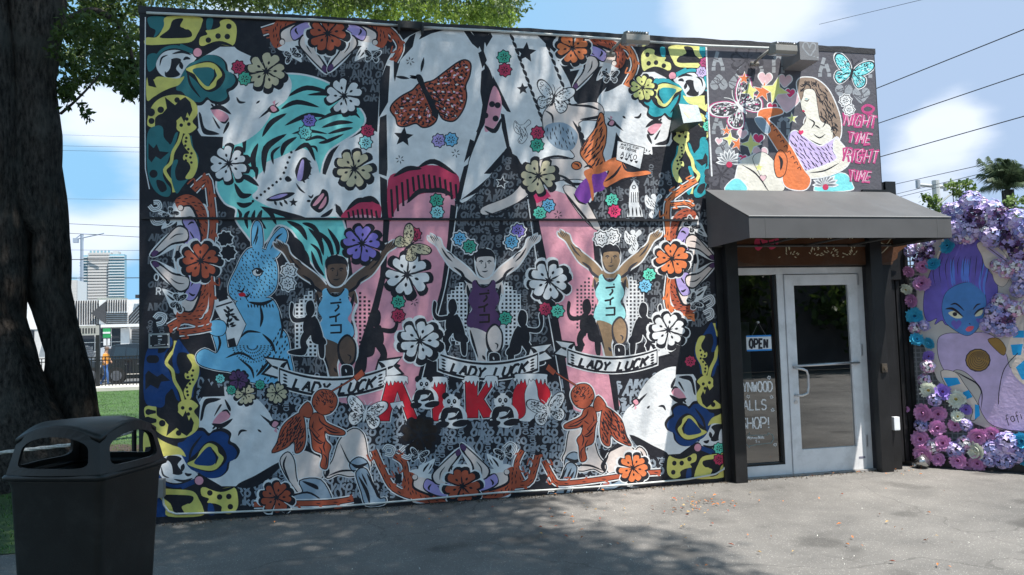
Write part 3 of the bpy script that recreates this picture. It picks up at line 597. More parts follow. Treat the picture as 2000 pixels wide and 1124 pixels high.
# large white shapes
cv.motif('painted_white_shape')
cv.P('W', '742,400 740,200 752,130 776,90 812,64 868,47 912,54 936,90 946,130 944,190 934,250 916,310 902,372 890,392 830,400')
cv.P('W', '948,78 965,60 1000,54 1058,58 1084,108 1112,160 1130,205 1200,214 1196,300 1170,370 1130,410 1050,398 1036,352 1020,322 1004,308 992,286 962,336 930,378 898,394 915,320 940,255 948,240 968,230 974,200 958,140 946,118')
cv.P('W', '634,300 660,282 745,262 748,420 700,428 655,428 600,428 620,360')
cv.motif('painted_black_bars')
for p in ('755,224 742,230 740,262 740,340 755,345 757,330', '742,345 756,352 757,425 746,425 743,390', '769,120 800,72 812,65 806,92 782,118 771,160 769,150', '740,230 742,160 754,128 762,130 758,200 744,224', '818,78 828,60 880,56 842,66',
          '905,60 918,62 940,84 934,96 922,86', '934,104 944,98 951,118 942,134', '940,140 951,132 953,200 944,216 938,180', '952,220 946,218 930,258 936,262 946,244', '918,272 926,276 922,300 906,318', '906,326 916,320 900,390 888,392', '962,148 972,166 998,220 990,218 966,186', '978,222 985,224 996,290 1000,302 992,300 980,250',
          '1000,300 1010,306 1024,332 1010,336 998,320', '945,340 984,296 978,322 958,340', '955,346 932,366 898,392 934,376', '1050,70 1080,100 1086,106 1084,96 1068,68', '1098,80 1108,84 1140,150 1126,150 1112,118', '1126,150 1140,150 1148,200 1132,206', '945,76 958,64 962,72 950,92', '640,300 650,286 668,276 652,300 636,342 630,340 630,320', '622,346 628,346 655,402 650,404', '655,398 664,404 676,428 668,430 656,414'):
    cv.P('K', p, 0)
# pink stockings
cv.motif('painted_pink_leg')
cv.P('P', '760,385 800,360 850,358 886,382 884,450 872,540 848,640 820,730 800,785 700,790 650,770 668,660 684,560 670,470 664,430 700,396 735,400 748,430')
cv.P('P', '1046,388 1080,372 1140,400 1166,450 1166,560 1180,640 1198,750 1206,800 1120,800 1100,700 1080,590 1062,500')
cv.motif('painted_leg_outline')
for p in ('750,395 764,395 758,470 754,540 740,600 716,680 700,740 686,742 704,670 728,596 742,540 747,470', '888,402 880,400 874,470 862,560 838,650 818,730 806,790 818,792 836,720 858,640 880,540 890,470', '664,424 676,426 680,470 692,560 682,570 672,500 666,450', '1030,368 1042,364 1052,430 1070,520 1086,600 1104,700 1120,800 1108,802 1092,700 1074,600 1056,520 1040,430', '1158,470 1170,470 1174,560 1188,640 1206,760 1210,802 1200,802 1184,700 1168,600'):
    cv.P('K', p, 0)
for p in ('893,404 884,470 870,560 846,650 824,740', '1028,370 1050,520 1068,600 1100,780'): cv.L('W', p, 2)
cv.motif('painted_stocking_top')
cv.P('M', '758,352 784,336 824,324 864,326 896,346 890,388 866,378 830,378 800,388 776,404 760,432'); cv.P('M', '666,428 676,410 700,396 730,394 744,404 742,428 728,422 700,420')
for k in range(13):
    u = k/12; x = 764+u*126; y0 = 352-24*math.sin(math.pi*min(1, u*1.02))+10*(1-u); cv.L('K', [(x, y0+8), (x+3, y0+44-8*math.sin(math.pi*u)+18*(1-u)*(u < .3))], 4.6, 0)
for k in range(7): cv.L('K', [(680+k*9, 414-6*math.sin(k/2.2)), (683+k*9, 430)], 4, 0)
for p in ('768,346 796,330 824,330', '816,328 848,316 892,342', '794,398 820,374 850,376', '820,376 860,372 886,384', '676,412 700,392 728,394', '700,392 724,388 742,400'): cv.T_('K', p, 10)
cv.P('RH', '1036,366 1060,362 1076,384 1048,398', 0)
# teal-haired sleeper
cv.motif('painted_sleeper', 'sleeping face under teal hair')
hair = '424,366 430,330 436,280 440,240 452,206 474,178 512,156 560,146 610,152 656,172 694,204 712,232 700,254 668,276 644,292 632,312 625,340 610,420 668,430 676,520 664,560 650,530 640,548 622,530 600,500 584,470 566,446 540,440 520,470 500,478 480,456 462,430 462,408 440,396'
q_ = cv.tf(crom(pts(hair))); cv._stroke('W', q_+[q_[0]], [7]*(len(q_)+1), True); cv.P('T', hair)
cv.P('W', '562,300 584,290 604,296 618,316 626,342 642,358 654,404 646,424 600,426 550,414 512,398 492,384 504,368 490,352 512,336 520,318 540,310')
for p, wdt in (('470,200 500,174 540,158', 16), ('478,262 484,226 478,232', 0), ('466,260 476,236 482,214', 11), ('486,252 498,220 530,200', 12), ('502,258 510,236 538,210', 10), ('512,268 530,240 560,222', 13), ('548,214 580,200 624,210', 12), ('556,246 600,226 640,228', 12), ('570,262 600,256 640,262', 8), ('516,340 520,290 560,262', 16), ('550,306 556,284 580,268', 13), ('534,322 532,300 548,286', 8),
               ('500,340 494,310 504,280', 14), ('478,300 478,270 490,262', 11), ('454,240 464,216 484,200', 10), ('446,230 460,214 472,206', 6), ('458,358 472,382 492,380', 14), ('462,396 476,402 494,396', 12), ('468,344 484,348 506,364', 14), ('480,330 500,330 500,352', 10), ('575,296 600,284 616,316', 12), ('604,286 616,288 620,298', 6), ('628,250 660,240 690,240', 11), ('640,262 668,254 690,250', 9), ('620,236 660,220 700,226', 10), ('560,190 600,172 652,184', 12), ('600,186 640,184 664,196', 10), ('622,280 640,276 672,262', 9), ('660,210 684,214 704,232', 8), ('596,276 620,268 640,274', 8),
               ('508,404 560,420 600,428', 14), ('466,430 470,420 464,408', 8), ('484,448 480,424 488,412', 10), ('502,452 494,430 498,410', 10), ('520,448 506,430 512,410', 12), ('540,440 528,416 510,404', 12), ('560,432 586,446 600,470', 14), ('566,460 586,478 596,500', 13), ('580,476 598,500 604,530', 12), ('602,446 624,470 632,500', 12), ('620,452 642,474 652,510', 12), ('640,446 658,476 660,500', 12), ('590,436 612,444 630,470', 12), ('608,490 618,520 634,540', 11), ('640,500 644,530 656,548', 10), ('630,520 622,490 606,476', 8)):
    if wdt: cv.T_('K', p, wdt*.8)
cv.P('K', '577,330 588,310 600,310 608,330 600,350 584,354 578,344'); cv.P('E', '580,350 588,316 594,316 590,350'); 
for a in ('598,312 608,318', '600,322 610,330', '598,334 608,342', '594,344 604,350', '590,350 596,358'): cv.T_('K', a, 4)
cv.P('K', '520,390 540,380 560,376 576,378 556,390 530,394'); cv.P('E', '526,388 548,380 562,380 544,388')
for a in ('536,392 540,402', '546,394 552,404', '554,390 562,400'): cv.T_('K', a, 5)
cv.T_('K', '578,358 586,370 596,378', 4); cv.T_('K', '602,382 608,386 612,380', 4); cv.star('K', 573, 396, 9); cv.C('K', 603, 393, 4, 2.5)
cv.P('K', '606,402 614,386 624,380 630,370 640,376 642,394 634,408 622,416'); cv.P('P', '611,401 620,388 630,378 633,382 625,394 616,402'); cv.P('P', '622,408 630,394 637,384 637,396 630,406'); cv.T_('K', '626,424 640,418 650,408', 8); cv.P('K', '556,350 562,344 570,352 562,356')
for k in range(5): cv.C('K', 569-k*3.6, 298+k*10, 2.8, n=8)
for k in range(8): cv.C('K', 548-k*7.7, 350+k*6.2, 2.8, n=8)
# corners
cv.motif('x')
corner(None, 'D', 'Y')
corner(lambda x, y: (x+(3 if x > 300 else -6), 1042-y), 'N', 'Y')
corner(lambda x, y: (1350-.8*(x-340)+(-8 if x < 300 else 0)+(y < 130)*0, 147+.85*(y-103)+(-.035*(x-340)*-1 if y < 110 else 0)), 'TT', 'Y2')
corner(lambda x, y: (1384-.8*(x-340)+.02*(872-y), 872-.88*(y-103)+.055*(x-340)), 'N', 'Y')
# butterflies and stars on white
cv.motif('painted_butterfly', 'large rust butterfly')
wgs = ['826,168 848,158 872,140 894,124 908,119 918,126 916,148 908,168 910,188 906,208 896,226 884,236 866,232 856,216 842,200', '824,166 806,178 784,190 768,204 764,216 774,230 778,244 792,246 812,240 826,248 842,244 852,232 850,212']
for p in wgs: q_ = crom(pts(p)); cv._stroke('K', q_+[q_[0]], [6]*(len(q_)+1), True)
for p in wgs:
    q_ = crom(pts(p)); cv.P('O', p)
    cv.fur('K', q_, 9, 7, 7, 4.2, lambda u, v: math.atan2(v-190, u-832)+random.uniform(-.5, .5)); cv.fur('P', q_, 17, 12, 7, 4, lambda u, v: math.atan2(v-190, u-832)); cv.fur('W', q_, 19, 15, 7, 3.4, lambda u, v: math.atan2(v-190, u-832)+.5); cv.fur('K', q_, 10, 9, 6, 2.6, lambda u, v: 1.57+math.atan2(v-190, u-832))
    for i, (u, v) in enumerate(q_):
        if i % 3 == 0: cu, cw_ = (u*.9+(835)*.1, v*.9+19.); cv.C('K', cu, cw_, 2.2, n=7)
for k in range(5): cv.T_('K', [(830+k*5, 168+k*12), (846+k*5, 176+k*12), (862+k*4, 190+k*10)], 3)
cv.P('K', '812,150 820,146 826,154 832,172 846,196 856,226 848,230 838,206 824,176', 1)
for a in ('800,148 812,152 800,152', '772,150 800,154', '822,142 828,112'): cv.T_('K', a, 6)
cv.motif('painted_star')
cv.star('K', 788, 268, 20, .1); cv.star('K', 1027, 103, 21, .1); cv.star('K', 1021, 174, 12, -.1); cv.star('W', 980, 357, 14, .2); cv.star('K', 980, 357, 11, .2)
cv.motif('painted_spark')
for x, y in ((801, 120), (781, 312), (890, 300), (1091, 325), (1090, 420), (809, 590), (1264, 300), (1276, 310)): cv.spark('K', x, y)
cv.motif('painted_rope')
for (x0, y0), (x1, y1), nn in (((992, 54), (1062, 245), 14), ((1056, 58), (1150, 300), 17)):
    for k in range(nn):
        t = (k+.5)/nn; x = x0+(x1-x0)*t; y = y0+(y1-y0)*t; cv.T_('K', [(x-4, y-7), (x+1, y), (x+4, y+7)], 6)
cv.motif('painted_dotted_shape'); cv.P('P', '955,196 966,168 980,200 972,240 956,256 946,252')
for a in ((961, 204), (948, 226), (968, 232), (972, 206)): cv.C('K', *a, 6)
cv.T_('K', '946,246 966,256 980,230', 9)
# seated dreamer (clothed, generic) and winged diver at the right
cv.motif('painted_pale_figure')
cv.P('S', '1066,214 1096,192 1110,206 1160,200 1178,214 1172,234 1130,240 1140,300 1166,330 1150,352 1120,350 1060,360 1010,396 950,420 942,406 1000,380 1040,330 1060,312 1120,310 1110,290 1072,272 1060,240', 1, o=1.6, oc='K')
for p, wd_ in (('1060,310 1090,306 1122,312', 5), ('1072,272 1090,286 1102,276', 6), ('1104,266 1118,276 1128,262', 6), ('1010,398 1036,384 1060,364', 5), ('946,412 970,420 1006,400', 5), ('1098,350 1120,360 1146,358', 6), ('1082,340 1110,352 1140,390', 5), ('1140,390 1150,400 1160,430', 6), ('1112,206 1150,208 1172,216', 5), ('1132,234 1164,230 1174,224', 6), ('1118,236 1134,264 1142,300', 6), ('1064,216 1078,226 1080,244', 4), ('1072,210 1086,196 1100,196', 4), ('1090,246 1096,262 1092,270', 3)): cv.T_('K', p, wd_)
cv.P('L', '1066,246 1100,240 1128,262 1118,292 1088,290 1066,268'); cv.fur('K', crom(pts('1066,246 1100,240 1128,262 1118,292 1088,290 1066,268')), 10, 9, 9, 2, lambda u, v: 1.3)
cv.P('S', '1100,366 1130,372 1160,420 1172,446 1160,446 1130,416', 1, o=1.6, oc='K'); cv.T_('K', '1100,372 1130,410 1160,446', 5)
cv.motif('painted_diver', 'orange winged diver')
wg = '1134,300 1142,280 1160,256 1166,240 1172,222 1178,226 1180,240 1184,252 1182,280 1176,300 1180,320 1160,332 1146,318'
q_ = crom(pts(wg)); cv._stroke('K', q_+[q_[0]], [4]*(len(q_)+1), True); cv.P('F', wg); cv.fur('K', crom(pts(wg)), 9, 8, 14, 3, lambda u, v: 2.2)
cv.P('X', '1122,378 1140,352 1170,334 1186,340 1180,370 1160,378 1146,398 1130,392'); cv.T_('K', '1120,378 1130,394 1146,400', 4)
cv.P('F', '1150,330 1172,322 1200,308 1216,318 1230,336 1262,334 1270,340 1236,346 1214,350 1186,366 1178,358 1190,334 1170,340 1156,344 1160,380 1156,392 1150,360 1140,338'); cv.C('K', 1126, 324, 11, 9); cv.C('F', 1126, 324, 9, 7); cv.T_('K', '1120,320 1128,322 1132,328', 3); cv.T_('K', '1140,328 1150,324 1158,330', 4); cv.T_('K', '1180,356 1200,342 1214,322', 5); cv.T_('K', '1186,366 1216,352 1236,346', 4); cv.T_('K', '1214,316 1226,334 1262,332', 4)
cv.motif('painted_cards'); cv.P('W', '1206,276 1258,290 1250,330 1204,312', 0, o=1.5, oc='K'); cv.text('K', 'AIKO', 1212, 305, 9, 1.5, 4, ang=.26)
cv.text('K', "WHAT'S FUN", 1212, 284, 4.5, .9, 1, ang=.25); cv.text('K', 'FOR EVERYONE', 1210, 290, 4.5, .9, .6, ang=.25, cw=.5)
for k in range(4): cv.heart('K', 1214+k*9.5, 309+k*2.6, 3)
cv.motif('painted_rocket'); cv.P('W', '1238,352 1246,366 1248,400 1252,408 1256,424 1224,424 1228,408 1228,400 1230,366', 0)
for k in range(4): cv.L('K', [(1233+k*4, 376), (1233+k*4.4, 396)], 1.6, 0); cv.T_('K', [(1228+k*7, 404), (1228+k*8, 424)], 3)
cv.C('K', 1238, 366, 4); cv.C('W', 1238, 366, 2.4)
cv.motif('painted_acrobat')
for ox, oy, m in ((1020, 255, 'K'), (1276, 400, 'K'), (1236, 470, 'K')):
    cv.P('W', [(ox+u, oy+v) for u, v in pts('-14,-18 -6,-10 4,-12 12,-20 16,-14 6,-4 10,10 6,20 -2,26 -8,20 -2,10 -12,4 -16,-6')], 1, o=1, oc='K' if oy == 255 else 'W'); cv.C('W', ox, oy-16, 5)
    cv.fur('K', [(ox+u, oy+v) for u, v in pts('-14,-18 -6,-10 4,-12 12,-20 16,-14 6,-4 10,10 6,20 -2,26 -8,20 -2,10 -12,4 -16,-6')], 5, 4, 6, 1.6, lambda u, v: 1.1)
# rabbit
cv.motif('painted_rabbit', 'blue rabbit holding a spray can')
head = '490,485 474,500 462,525 450,550 447,570 458,586 485,590 515,584 538,564 542,530 536,505 522,490'
body = '462,590 500,586 530,584 546,612 550,640 562,660 568,700 572,725 560,745 520,750 485,745 455,728 420,722 390,712 384,694 400,682 424,690 414,650 412,634 430,624 442,634 446,660 458,640 466,620'
ears = ['494,486 492,452 498,434 506,434 512,450 512,486', '520,492 530,466 548,446 558,450 560,466 548,492 536,504']
for p in ears+[head, body]: q_ = crom(pts(p)); cv._stroke('W', q_+[q_[0]], [6]*(len(q_)+1), True); cv._stroke('K', q_+[q_[0]], [3.4]*(len(q_)+1), True)
for p in [body]+ears+[head]: cv.P('B', p)
cv.fur('K', crom(pts(head)), 8, 6, 5, 2.2, lambda u, v: 1.0); cv.fur('K', crom(pts('548,640 562,660 568,700 572,725 560,745 520,750 500,730 520,690')), 10, 8, 7, 3, lambda u, v: 1.9)
for k in range(5):
    for j in range(12+3*k): a = math.pi*(1+j/(11+3*k)); cv.T_('K', [(493+math.cos(a)*(8+k*7), 676-math.sin(a)*(6+k*6)), (493+math.cos(a)*(12+k*7), 676-math.sin(a)*(9.5+k*6))], 2.4)
for p, wd_ in (('484,590 512,594 536,584', 7), ('508,596 512,620 508,640', 6), ('470,660 484,648 510,650', 5), ('512,652 530,670 538,690', 6), ('545,610 552,640 546,664', 5), ('466,700 490,720 496,740', 5), ('530,700 514,720 500,736', 6), ('424,690 430,670 424,650', 5), ('474,576 482,580 490,572', 4), ('463,566 472,570 478,562', 4), ('494,478 502,456 504,440', 4), ('498,480 504,460', 3), ('528,488 540,466 552,456', 4), ('440,700 470,690 500,706', 5), ('415,634 426,640 440,634', 4)): cv.T_('K', p, wd_)
for k in range(9): cv.T_('K', [(484+k*6, 592+abs(4-k)*.5), (486+k*6, 602)], 3)
cv.C('K', 503, 532, 11, 9); cv.C('W', 502, 533, 8.5, 6.5); cv.C('K', 505, 531, 5.5); cv.C('W', 503, 529, 1.6, n=6); cv.P('R', '466,574 476,572 480,578 470,580')
cv.motif('painted_spray_can'); cv.P('W', '420,586 446,578 456,590 480,634 462,676 446,678 440,640 418,600', 0, o=1.5, oc='K'); cv.P('K', '424,576 440,572 446,584 428,590', 0); cv.L('K', '422,600 454,590', 3); cv.fur('K', crom(pts('432,606 452,598 470,632 456,650 444,640')), 9, 8, 12, 5, lambda u, v: .9+.1*u); cv.P('K', '444,664 458,660 462,676 448,680', 0)
cv.P('B', '408,632 420,626 436,628 442,640 436,654 420,656 408,648', 1, o=1.5, oc='K')
# silhouettes, athletes, banners
runner(655, 15, 1.1, 'H', 'B', 'K', 1); runner(945, 0, 1., 'S', 'U', 'K', 0); runner(1191, -10, .93, 'I', 'A', 'DK', 3)
for a in ((608, 640, 1.0, -1), (732, 662, 1.1, 1, 1), (886, 636, .98, -1), (1018, 660, 1.02, 1), (1148, 636, .98, -1, 1), (1254, 640, .92, 1)): silh(*a)
banner(650, 738, 1.05, .0); banner(953, 708, .98, 0); banner(1196, 698, .88, -.0)
# AIKO in red blocks with snow caps
cv.motif('painted_red_letters', 'red block letters AIKO with white dripping tops')
def red(p, holes=()):
    q = cv.tf(pts(p)); cv._stroke('W', q+[q[0]], [7]*(len(q)+1), True); cv._stroke('K', q+[q[0]], [3.6]*(len(q)+1), True); cv.raw('R', q)
red('755,748 784,744 815,818 796,820 776,764 762,808 760,822 740,822 742,800'); red('842,744 870,744 868,822 846,822'); red('909,744 932,742 932,776 954,742 968,744 944,780 966,814 944,816 934,798 933,816 911,816')
cv.P('W', '1000,812 1000,770 1012,744 1040,736 1068,748 1078,772 1066,796 1034,824 1012,822', 0); cv.P('R', '1003,808 1002,770 1014,748 1032,742 1024,770 1026,806 1014,818', 1, o=1, oc='K'); cv.P('R', '1046,740 1062,746 1075,770 1062,790 1052,776 1050,760', 1, o=1, oc='K')
for x0, x1, yy in ((752, 796, 738), (838, 874, 740), (906, 936, 738), (946, 972, 738), (1006, 1068, 734)):
    n_ = max(3, int((x1-x0)/7)); top = [(x0, yy+4), (x0+4, yy-3), (x1-4, yy-3), (x1, yy+4)]; dr = []
    for k in range(n_+1): x = x1-(x1-x0)*k/n_; dr += [(x, yy+4+random.uniform(5, 16)), (x-(x1-x0)/n_*.5, yy+6)]
    cv.P('W', top+dr, 1, o=1, oc='K')
cv.P('W', '762,788 786,784 790,796 784,792 780,800 774,792 768,800 764,794', 0, o=1, oc='K')
panda(828, 752, .74); panda(882, 786, .8); panda(982, 784, .8)
# cherubs, pale cushions and boots
cv.motif('painted_pale_shape')
for m in (1, -1):
    f = (lambda u, v: (u, v)) if m == 1 else (lambda u, v: (1110+(700-u)*.92+12, v*.98+8)); cv.T = f
    for p, c in (('568,900 580,884 606,880 626,896 634,920 620,940 586,940 570,920', 'S'), ('560,930 548,900 562,884 574,900 580,940 600,965 590,970', 'S'), ('650,900 664,860 690,838 710,850 718,890 724,910 690,930 660,926 640,934 634,920', 'S'), ('586,940 626,938 648,976 640,984 512,990 506,980 530,968 590,964', 'L'), ('684,906 700,894 716,902 720,920 708,924 690,920', 'L'), ('696,924 716,918 736,970 752,974 748,984 716,986 706,960', 'L')):
        q = cv.tf(crom(pts(p))); cv._stroke('W', q+[q[0]], [8]*(len(q)+1), True); cv._stroke('K', q+[q[0]], [4.5]*(len(q)+1), True); cv.raw(c, q)
    for p, wd_ in (('582,884 598,876 630,894', 10), ('628,900 640,920 634,934', 8), ('590,940 614,950 622,956', 8), ('560,890 554,910 566,940', 4), ('520,984 580,978 640,984', 3), ('556,974 600,962 632,980', 4), ('686,906 700,912 720,904', 7), ('700,930 716,960 722,984', 7), ('716,924 730,950 744,976', 6), ('706,924 718,950', 4), ('640,930 668,920 700,920', 4), ('664,866 680,900 690,908', 3)): cv.T_('K', p, wd_)
    cv.T = None
cherub(lambda u, v: (634+u*.98, 812+v)); cherub(lambda u, v: (1138-u*.9, 800+v*.98))
# vines, dancers
cv.motif('painted_vine')
def vine(p, w_, c='O'):
    q = crom(pts(p), False); cv._stroke('W', q, [w_+8]*len(q)); cv._stroke('K', q, [w_+3.5]*len(q)); cv._stroke(c, q, [w_]*len(q))
    n_ = len(q)
    for i in range(1, n_-1, 2):
        a = math.atan2(q[i+1][1]-q[i-1][1], q[i+1][0]-q[i-1][0]); sg = random.choice((-1, 1))
        cv.T_(c, [q[i], (q[i][0]+math.cos(a+sg*.9)*w_*1.3, q[i][1]+math.sin(a+sg*.9)*w_*1.3)], w_*.7); cv.T_('K', [(q[i][0]-math.cos(a)*5, q[i][1]-math.sin(a)*5), (q[i][0]+math.cos(a+.4)*5, q[i][1]+math.sin(a+.4)*5)], 2)
        if i % 4 == 1: cv.L(c, [(q[i][0]+math.cos(a+sg)*w_*.8, q[i][1]+math.sin(a+sg)*w_*.8), (q[i][0]+math.cos(a+sg)*w_*1.8, q[i][1]+math.sin(a+sg)*w_*1.6), (q[i][0]+math.cos(a+sg*1.9)*w_*1.7, q[i][1]+math.sin(a+sg*1.9)*w_*1.4)], 2.5)
vine('512,62 560,48 600,46 620,48', 11); vine('690,54 730,52 760,60 782,90 770,120', 10); vine('378,372 404,350 412,390 416,440 410,490', 11); vine('410,540 412,590 398,630 360,625 330,640', 11); vine('350,650 390,645 412,640', 9)
vine('496,986 560,984 640,982 690,975', 9); vine('730,880 748,920 770,955 820,972 876,962', 10); vine('930,958 980,950 1030,944 1044,915 1050,890', 10); vine('1062,900 1078,930 1094,944 1160,938 1240,926 1290,922', 8); vine('770,890 790,906 794,940', 9); vine('1020,880 1008,910 1020,940', 8)
vine('1150,84 1200,88 1228,96 1240,130 1222,168', 9, 'F'); vine('1360,352 1330,372 1304,400 1306,470', 9, 'F'); vine('1308,540 1304,590 1318,616 1356,618', 10, 'F'); vine('1310,400 1340,398 1352,404', 6, 'F')
for T in (aff(340, 440, 1, 0, 0, 1), aff(340, 575, 1, 0, 0, -1), aff(560, 96, 0, 1.0, 1, 0), aff(0, 0, 1, 0, 0, 1)):
    pass
dancer(aff(344, 446, .94, 0, 0, .94)); dancer(aff(346, 566, .94, 0, 0, -.94)); dancer(aff(588, 92, 0, .88, -.98, 0)); 
cv.motif('x')
def rot_d(x, y, k, ax, fl=1):      # dancers turned a quarter
    dancer(lambda u, v: (x+(-v*fl)*k, y+(-u if ax < 0 else u)*k))
rot_d(694, 92, .92, -1, 1); dancer(lambda u, v: (1166-v*.8, 132-u*.85)); dancer(lambda u, v: (848+v*.9, 924+u*.9)); dancer(lambda u, v: (952-v*.9, 914+u*.9)); dancer(lambda u, v: (1358-u*.75, 462+v*.78)); dancer(lambda u, v: (1358-u*.75, 560-v*.78))
for p in ('292,402 300,410 312,406 310,396 300,396', '296,424 302,436 318,434 322,420 310,414', '306,634 318,630 322,618 310,614 302,622', '750,880 756,872 768,876 764,888 752,886', '782,882 794,872 806,880 798,894 786,890', '984,876 996,866 1006,874 1000,888', '1372,588 1388,580 1392,592 1380,600', '1374,612 1388,606 1390,618 1380,624'):
    cv.motif('painted_scroll'); q_ = crom(pts(p), False); cv._stroke('W', q_, [9]*len(q_)); cv._stroke('K', q_, [4]*len(q_)); cv._stroke('W', q_, [2]*len(q_))
# flowers
for x, y, r, c, ol in ((672, 188, 34, 'W', None), (447, 320, 35, 'W', None), (692, 330, 36, 'CR', None), (795, 537, 42, 'W', None), (820, 666, 39, 'W', 'W'), (1072, 549, 37, 'W', 'W'), (1052, 344, 34, 'CR', None), (1305, 645, 33, 'W', 'W'), (520, 140, 36, 'CR', None), (392, 510, 36, 'O', 'W'), (640, 66, 36, 'O', 'W'), (903, 950, 34, 'O', 'W'), (1118, 95, 30, 'F', 'W'), (1312, 506, 31, 'F', 'W'), (707, 476, 36, 'V', None), (540, 972, 30, 'O', 'W'), (1236, 914, 28, 'F', 'W')):
    cv.hib(c, x, y, r, random.uniform(0, 1.2), ol=ol, sq=.97)
cv.hib('BK', 820, 850, 34, .3, dark='K'); cv.hib('Y2', 1255, 172, 24, .5)
cv.hib('CR', 478, 770, 20, .2, label=None); cv.hib('U', 466, 742, 18, .8); cv.hib('CR', 540, 768, 20, 1.0)
for a in ((430, 740), (508, 752), (452, 762)): cv.smf('Z' if a[0] > 440 else 'T', *a, 9)
for x, y, c, *o in ((466, 132, 'M'), (478, 154, 'Z'), (984, 112, 'Z'), (986, 137, 'M'), (718, 256, 'M'), (714, 279, 'A'), (604, 236, 'V'), (596, 259, 'T'), (857, 275, 'E'), (881, 273, 'B'), (1050, 260, 'M'), (1049, 284, 'Z'), (853, 392, 'Z'), (854, 415, 'A'), (810, 458, 'M'), (898, 467, 'B', 'W'), (917, 482, 'Z', 'W'), (1071, 402, 'B'), (1054, 417, 'C'), (1012, 451, 'V', 'W'), (999, 473, 'B', 'W'), (778, 590, 'Z'), (778, 617, 'M'), (987, 622, 'Z'), (1065, 604, 'M'), (1089, 608, 'C'), (1195, 391, 'C'), (1200, 413, 'RH'), (1268, 537, 'C'), (1260, 559, 'B'), (1348, 706, 'M'), (1404, 876, 'C'), (1404, 898, 'M'), (440, 467, 'K', 'W'), (446, 494, 'K', 'W'), (564, 530, 'W', 'W'), (562, 554, 'W', 'W'), (1196, 462, 'W', 'W'), (1174, 466, 'W', 'W'), (1377, 123, 'PK'), (1370, 141, 'LV'), (1413, 90, 'LV'), (1415, 146, 'C'), (1519, 121, 'C'), (1388, 227, 'B'), (1383, 247, 'C')):
    cv.smf(c, x, y, 12.5 if x < 1330 else 10.5, ol=o[0] if o else None)
cv.fly(714, 806, 34, .2, 'W', ol='K', dens=3.6, body='W', edge='W'); cv.fly(1070, 800, 32, -.25, 'W', ol='K', dens=3.6, body='W', edge='W'); cv.fly(1082, 190, 34, .25, 'W', dens=1.7, edge='K'); cv.fly(803, 478, 32, .9, 'CR', dens=2, edge='K')
for a in ((570, 108, 15, 2.7), (727, 110, 15, .1), (348, 590, 17, 1.9), (332, 420, 15, 2.4), (818, 890, 16, .2), (985, 885, 16, -.3), (1192, 150, 15, 0), (1350, 440, 15, .8), (1355, 590, 15, 1)): cv.fly(a[0], a[1], a[2], a[3], 'K', edge='W', spots='W', ol='W', dens=.6)
# ---- right hand field
cv.motif('painted_field'); cv.P('BG', '1380,86 1716,100 1730,376 1760,376 1760,480 1404,490 1385,370', 0)
cv.motif('painted_brick_letters')
def brick(p, w_=7):
    p = pts(p)
    for a, b in zip(p[:-1], p[1:]):
        L_ = math.hypot(b[0]-a[0], b[1]-a[1]); n_ = max(1, round(L_/14))
        for k in range(n_): t0 = (k+.08)/n_; t1 = (k+.92)/n_; cv.L('ST', [(a[0]+(b[0]-a[0])*t0, a[1]+(b[1]-a[1])*t0), (a[0]+(b[0]-a[0])*t1, a[1]+(b[1]-a[1])*t1)], w_, 0)
for x, y in ((1402, 136), (1452, 140), (1478, 140), (1610, 148), (1402, 260), (1450, 262), (1690, 150)):
    brick([(x-9, y-5), (x, y-36)]); brick([(x+9, y-5), (x+3, y-24)]); brick([(x-13, y-1), (x-4, y-1)]); brick([(x+5, y-1), (x+14, y-1)]); brick([(x-4, y-16), (x+6, y-16)], 4)
for x, y in ((1520, 130), (1530, 252)): brick([(x-9, y+14), (x-9, y-14), (x, y-22), (x+9, y-14), (x+9, y+14)])
for x, y in ((1404, 162), (1440, 160), (1648, 180), (1682, 186), (1414, 292), (1412, 330), (1470, 330)):
    cv.heart('ST', x, y, 17, math.pi if x < 1500 else 0)
    for k in range(5): a = random.uniform(0, 3); cv.L('BG', [(x-16*math.cos(a), y-16*math.sin(a)+k*4-8), (x, y+k*5-8), (x+16*math.cos(a+.6), y+14*math.sin(a+.6)+k*4-8)], 1.6, 0)
cv.hib('BG', 1458, 118, 27, .2, dark='DK'); cv.hib('BG', 1408, 342, 28, .9, dark='DK')
cv.fly(1442, 206, 44, -.75, 'DK', edge='W', spots='W', ol='PK', dens=4, cols=['W', 'W', 'PK', 'ST'], label='pink edged butterfly'); cv.fly(1664, 140, 35, .25, 'CY', edge='K', spots='K', ol='W', dens=4, cols=['K', 'W', 'K', 'TT'], label='pale blue butterfly')
for x, y, r, c in ((1494, 154, 13, 'HP'), (1533, 158, 13, 'HP'), (1538, 198, 22, 'HP'), (1543, 182, 9, 'RH'), (1508, 210, 9, 'M'), (1450, 262, 9, 'HP'), (1481, 271, 10, 'RH'), (1404, 276, 6, 'HP'), (1450, 310, 8, 'RH'), (1484, 300, 14, 'HP'), (1492, 318, 13, 'HP')): cv.motif('painted_heart'); cv.heart(c, x, y, r, .1, o=2)
for x, y, r, c in ((1453, 154, 12, 'F'), (1466, 178, 18, 'Y2'), (1490, 180, 20, 'F'), (1514, 176, 27, 'Y2'), (1419, 256, 10, 'F'), (1425, 272, 14, 'Y2'), (1440, 282, 14, 'F'), (1466, 282, 20, 'Y2'), (1547, 232, 10, 'Y2')): cv.motif('painted_star'); cv.star(c, x, y, r, random.uniform(-.3, .3), .36, 4 if c == 'Y2' and r > 13 else 5, o=2)
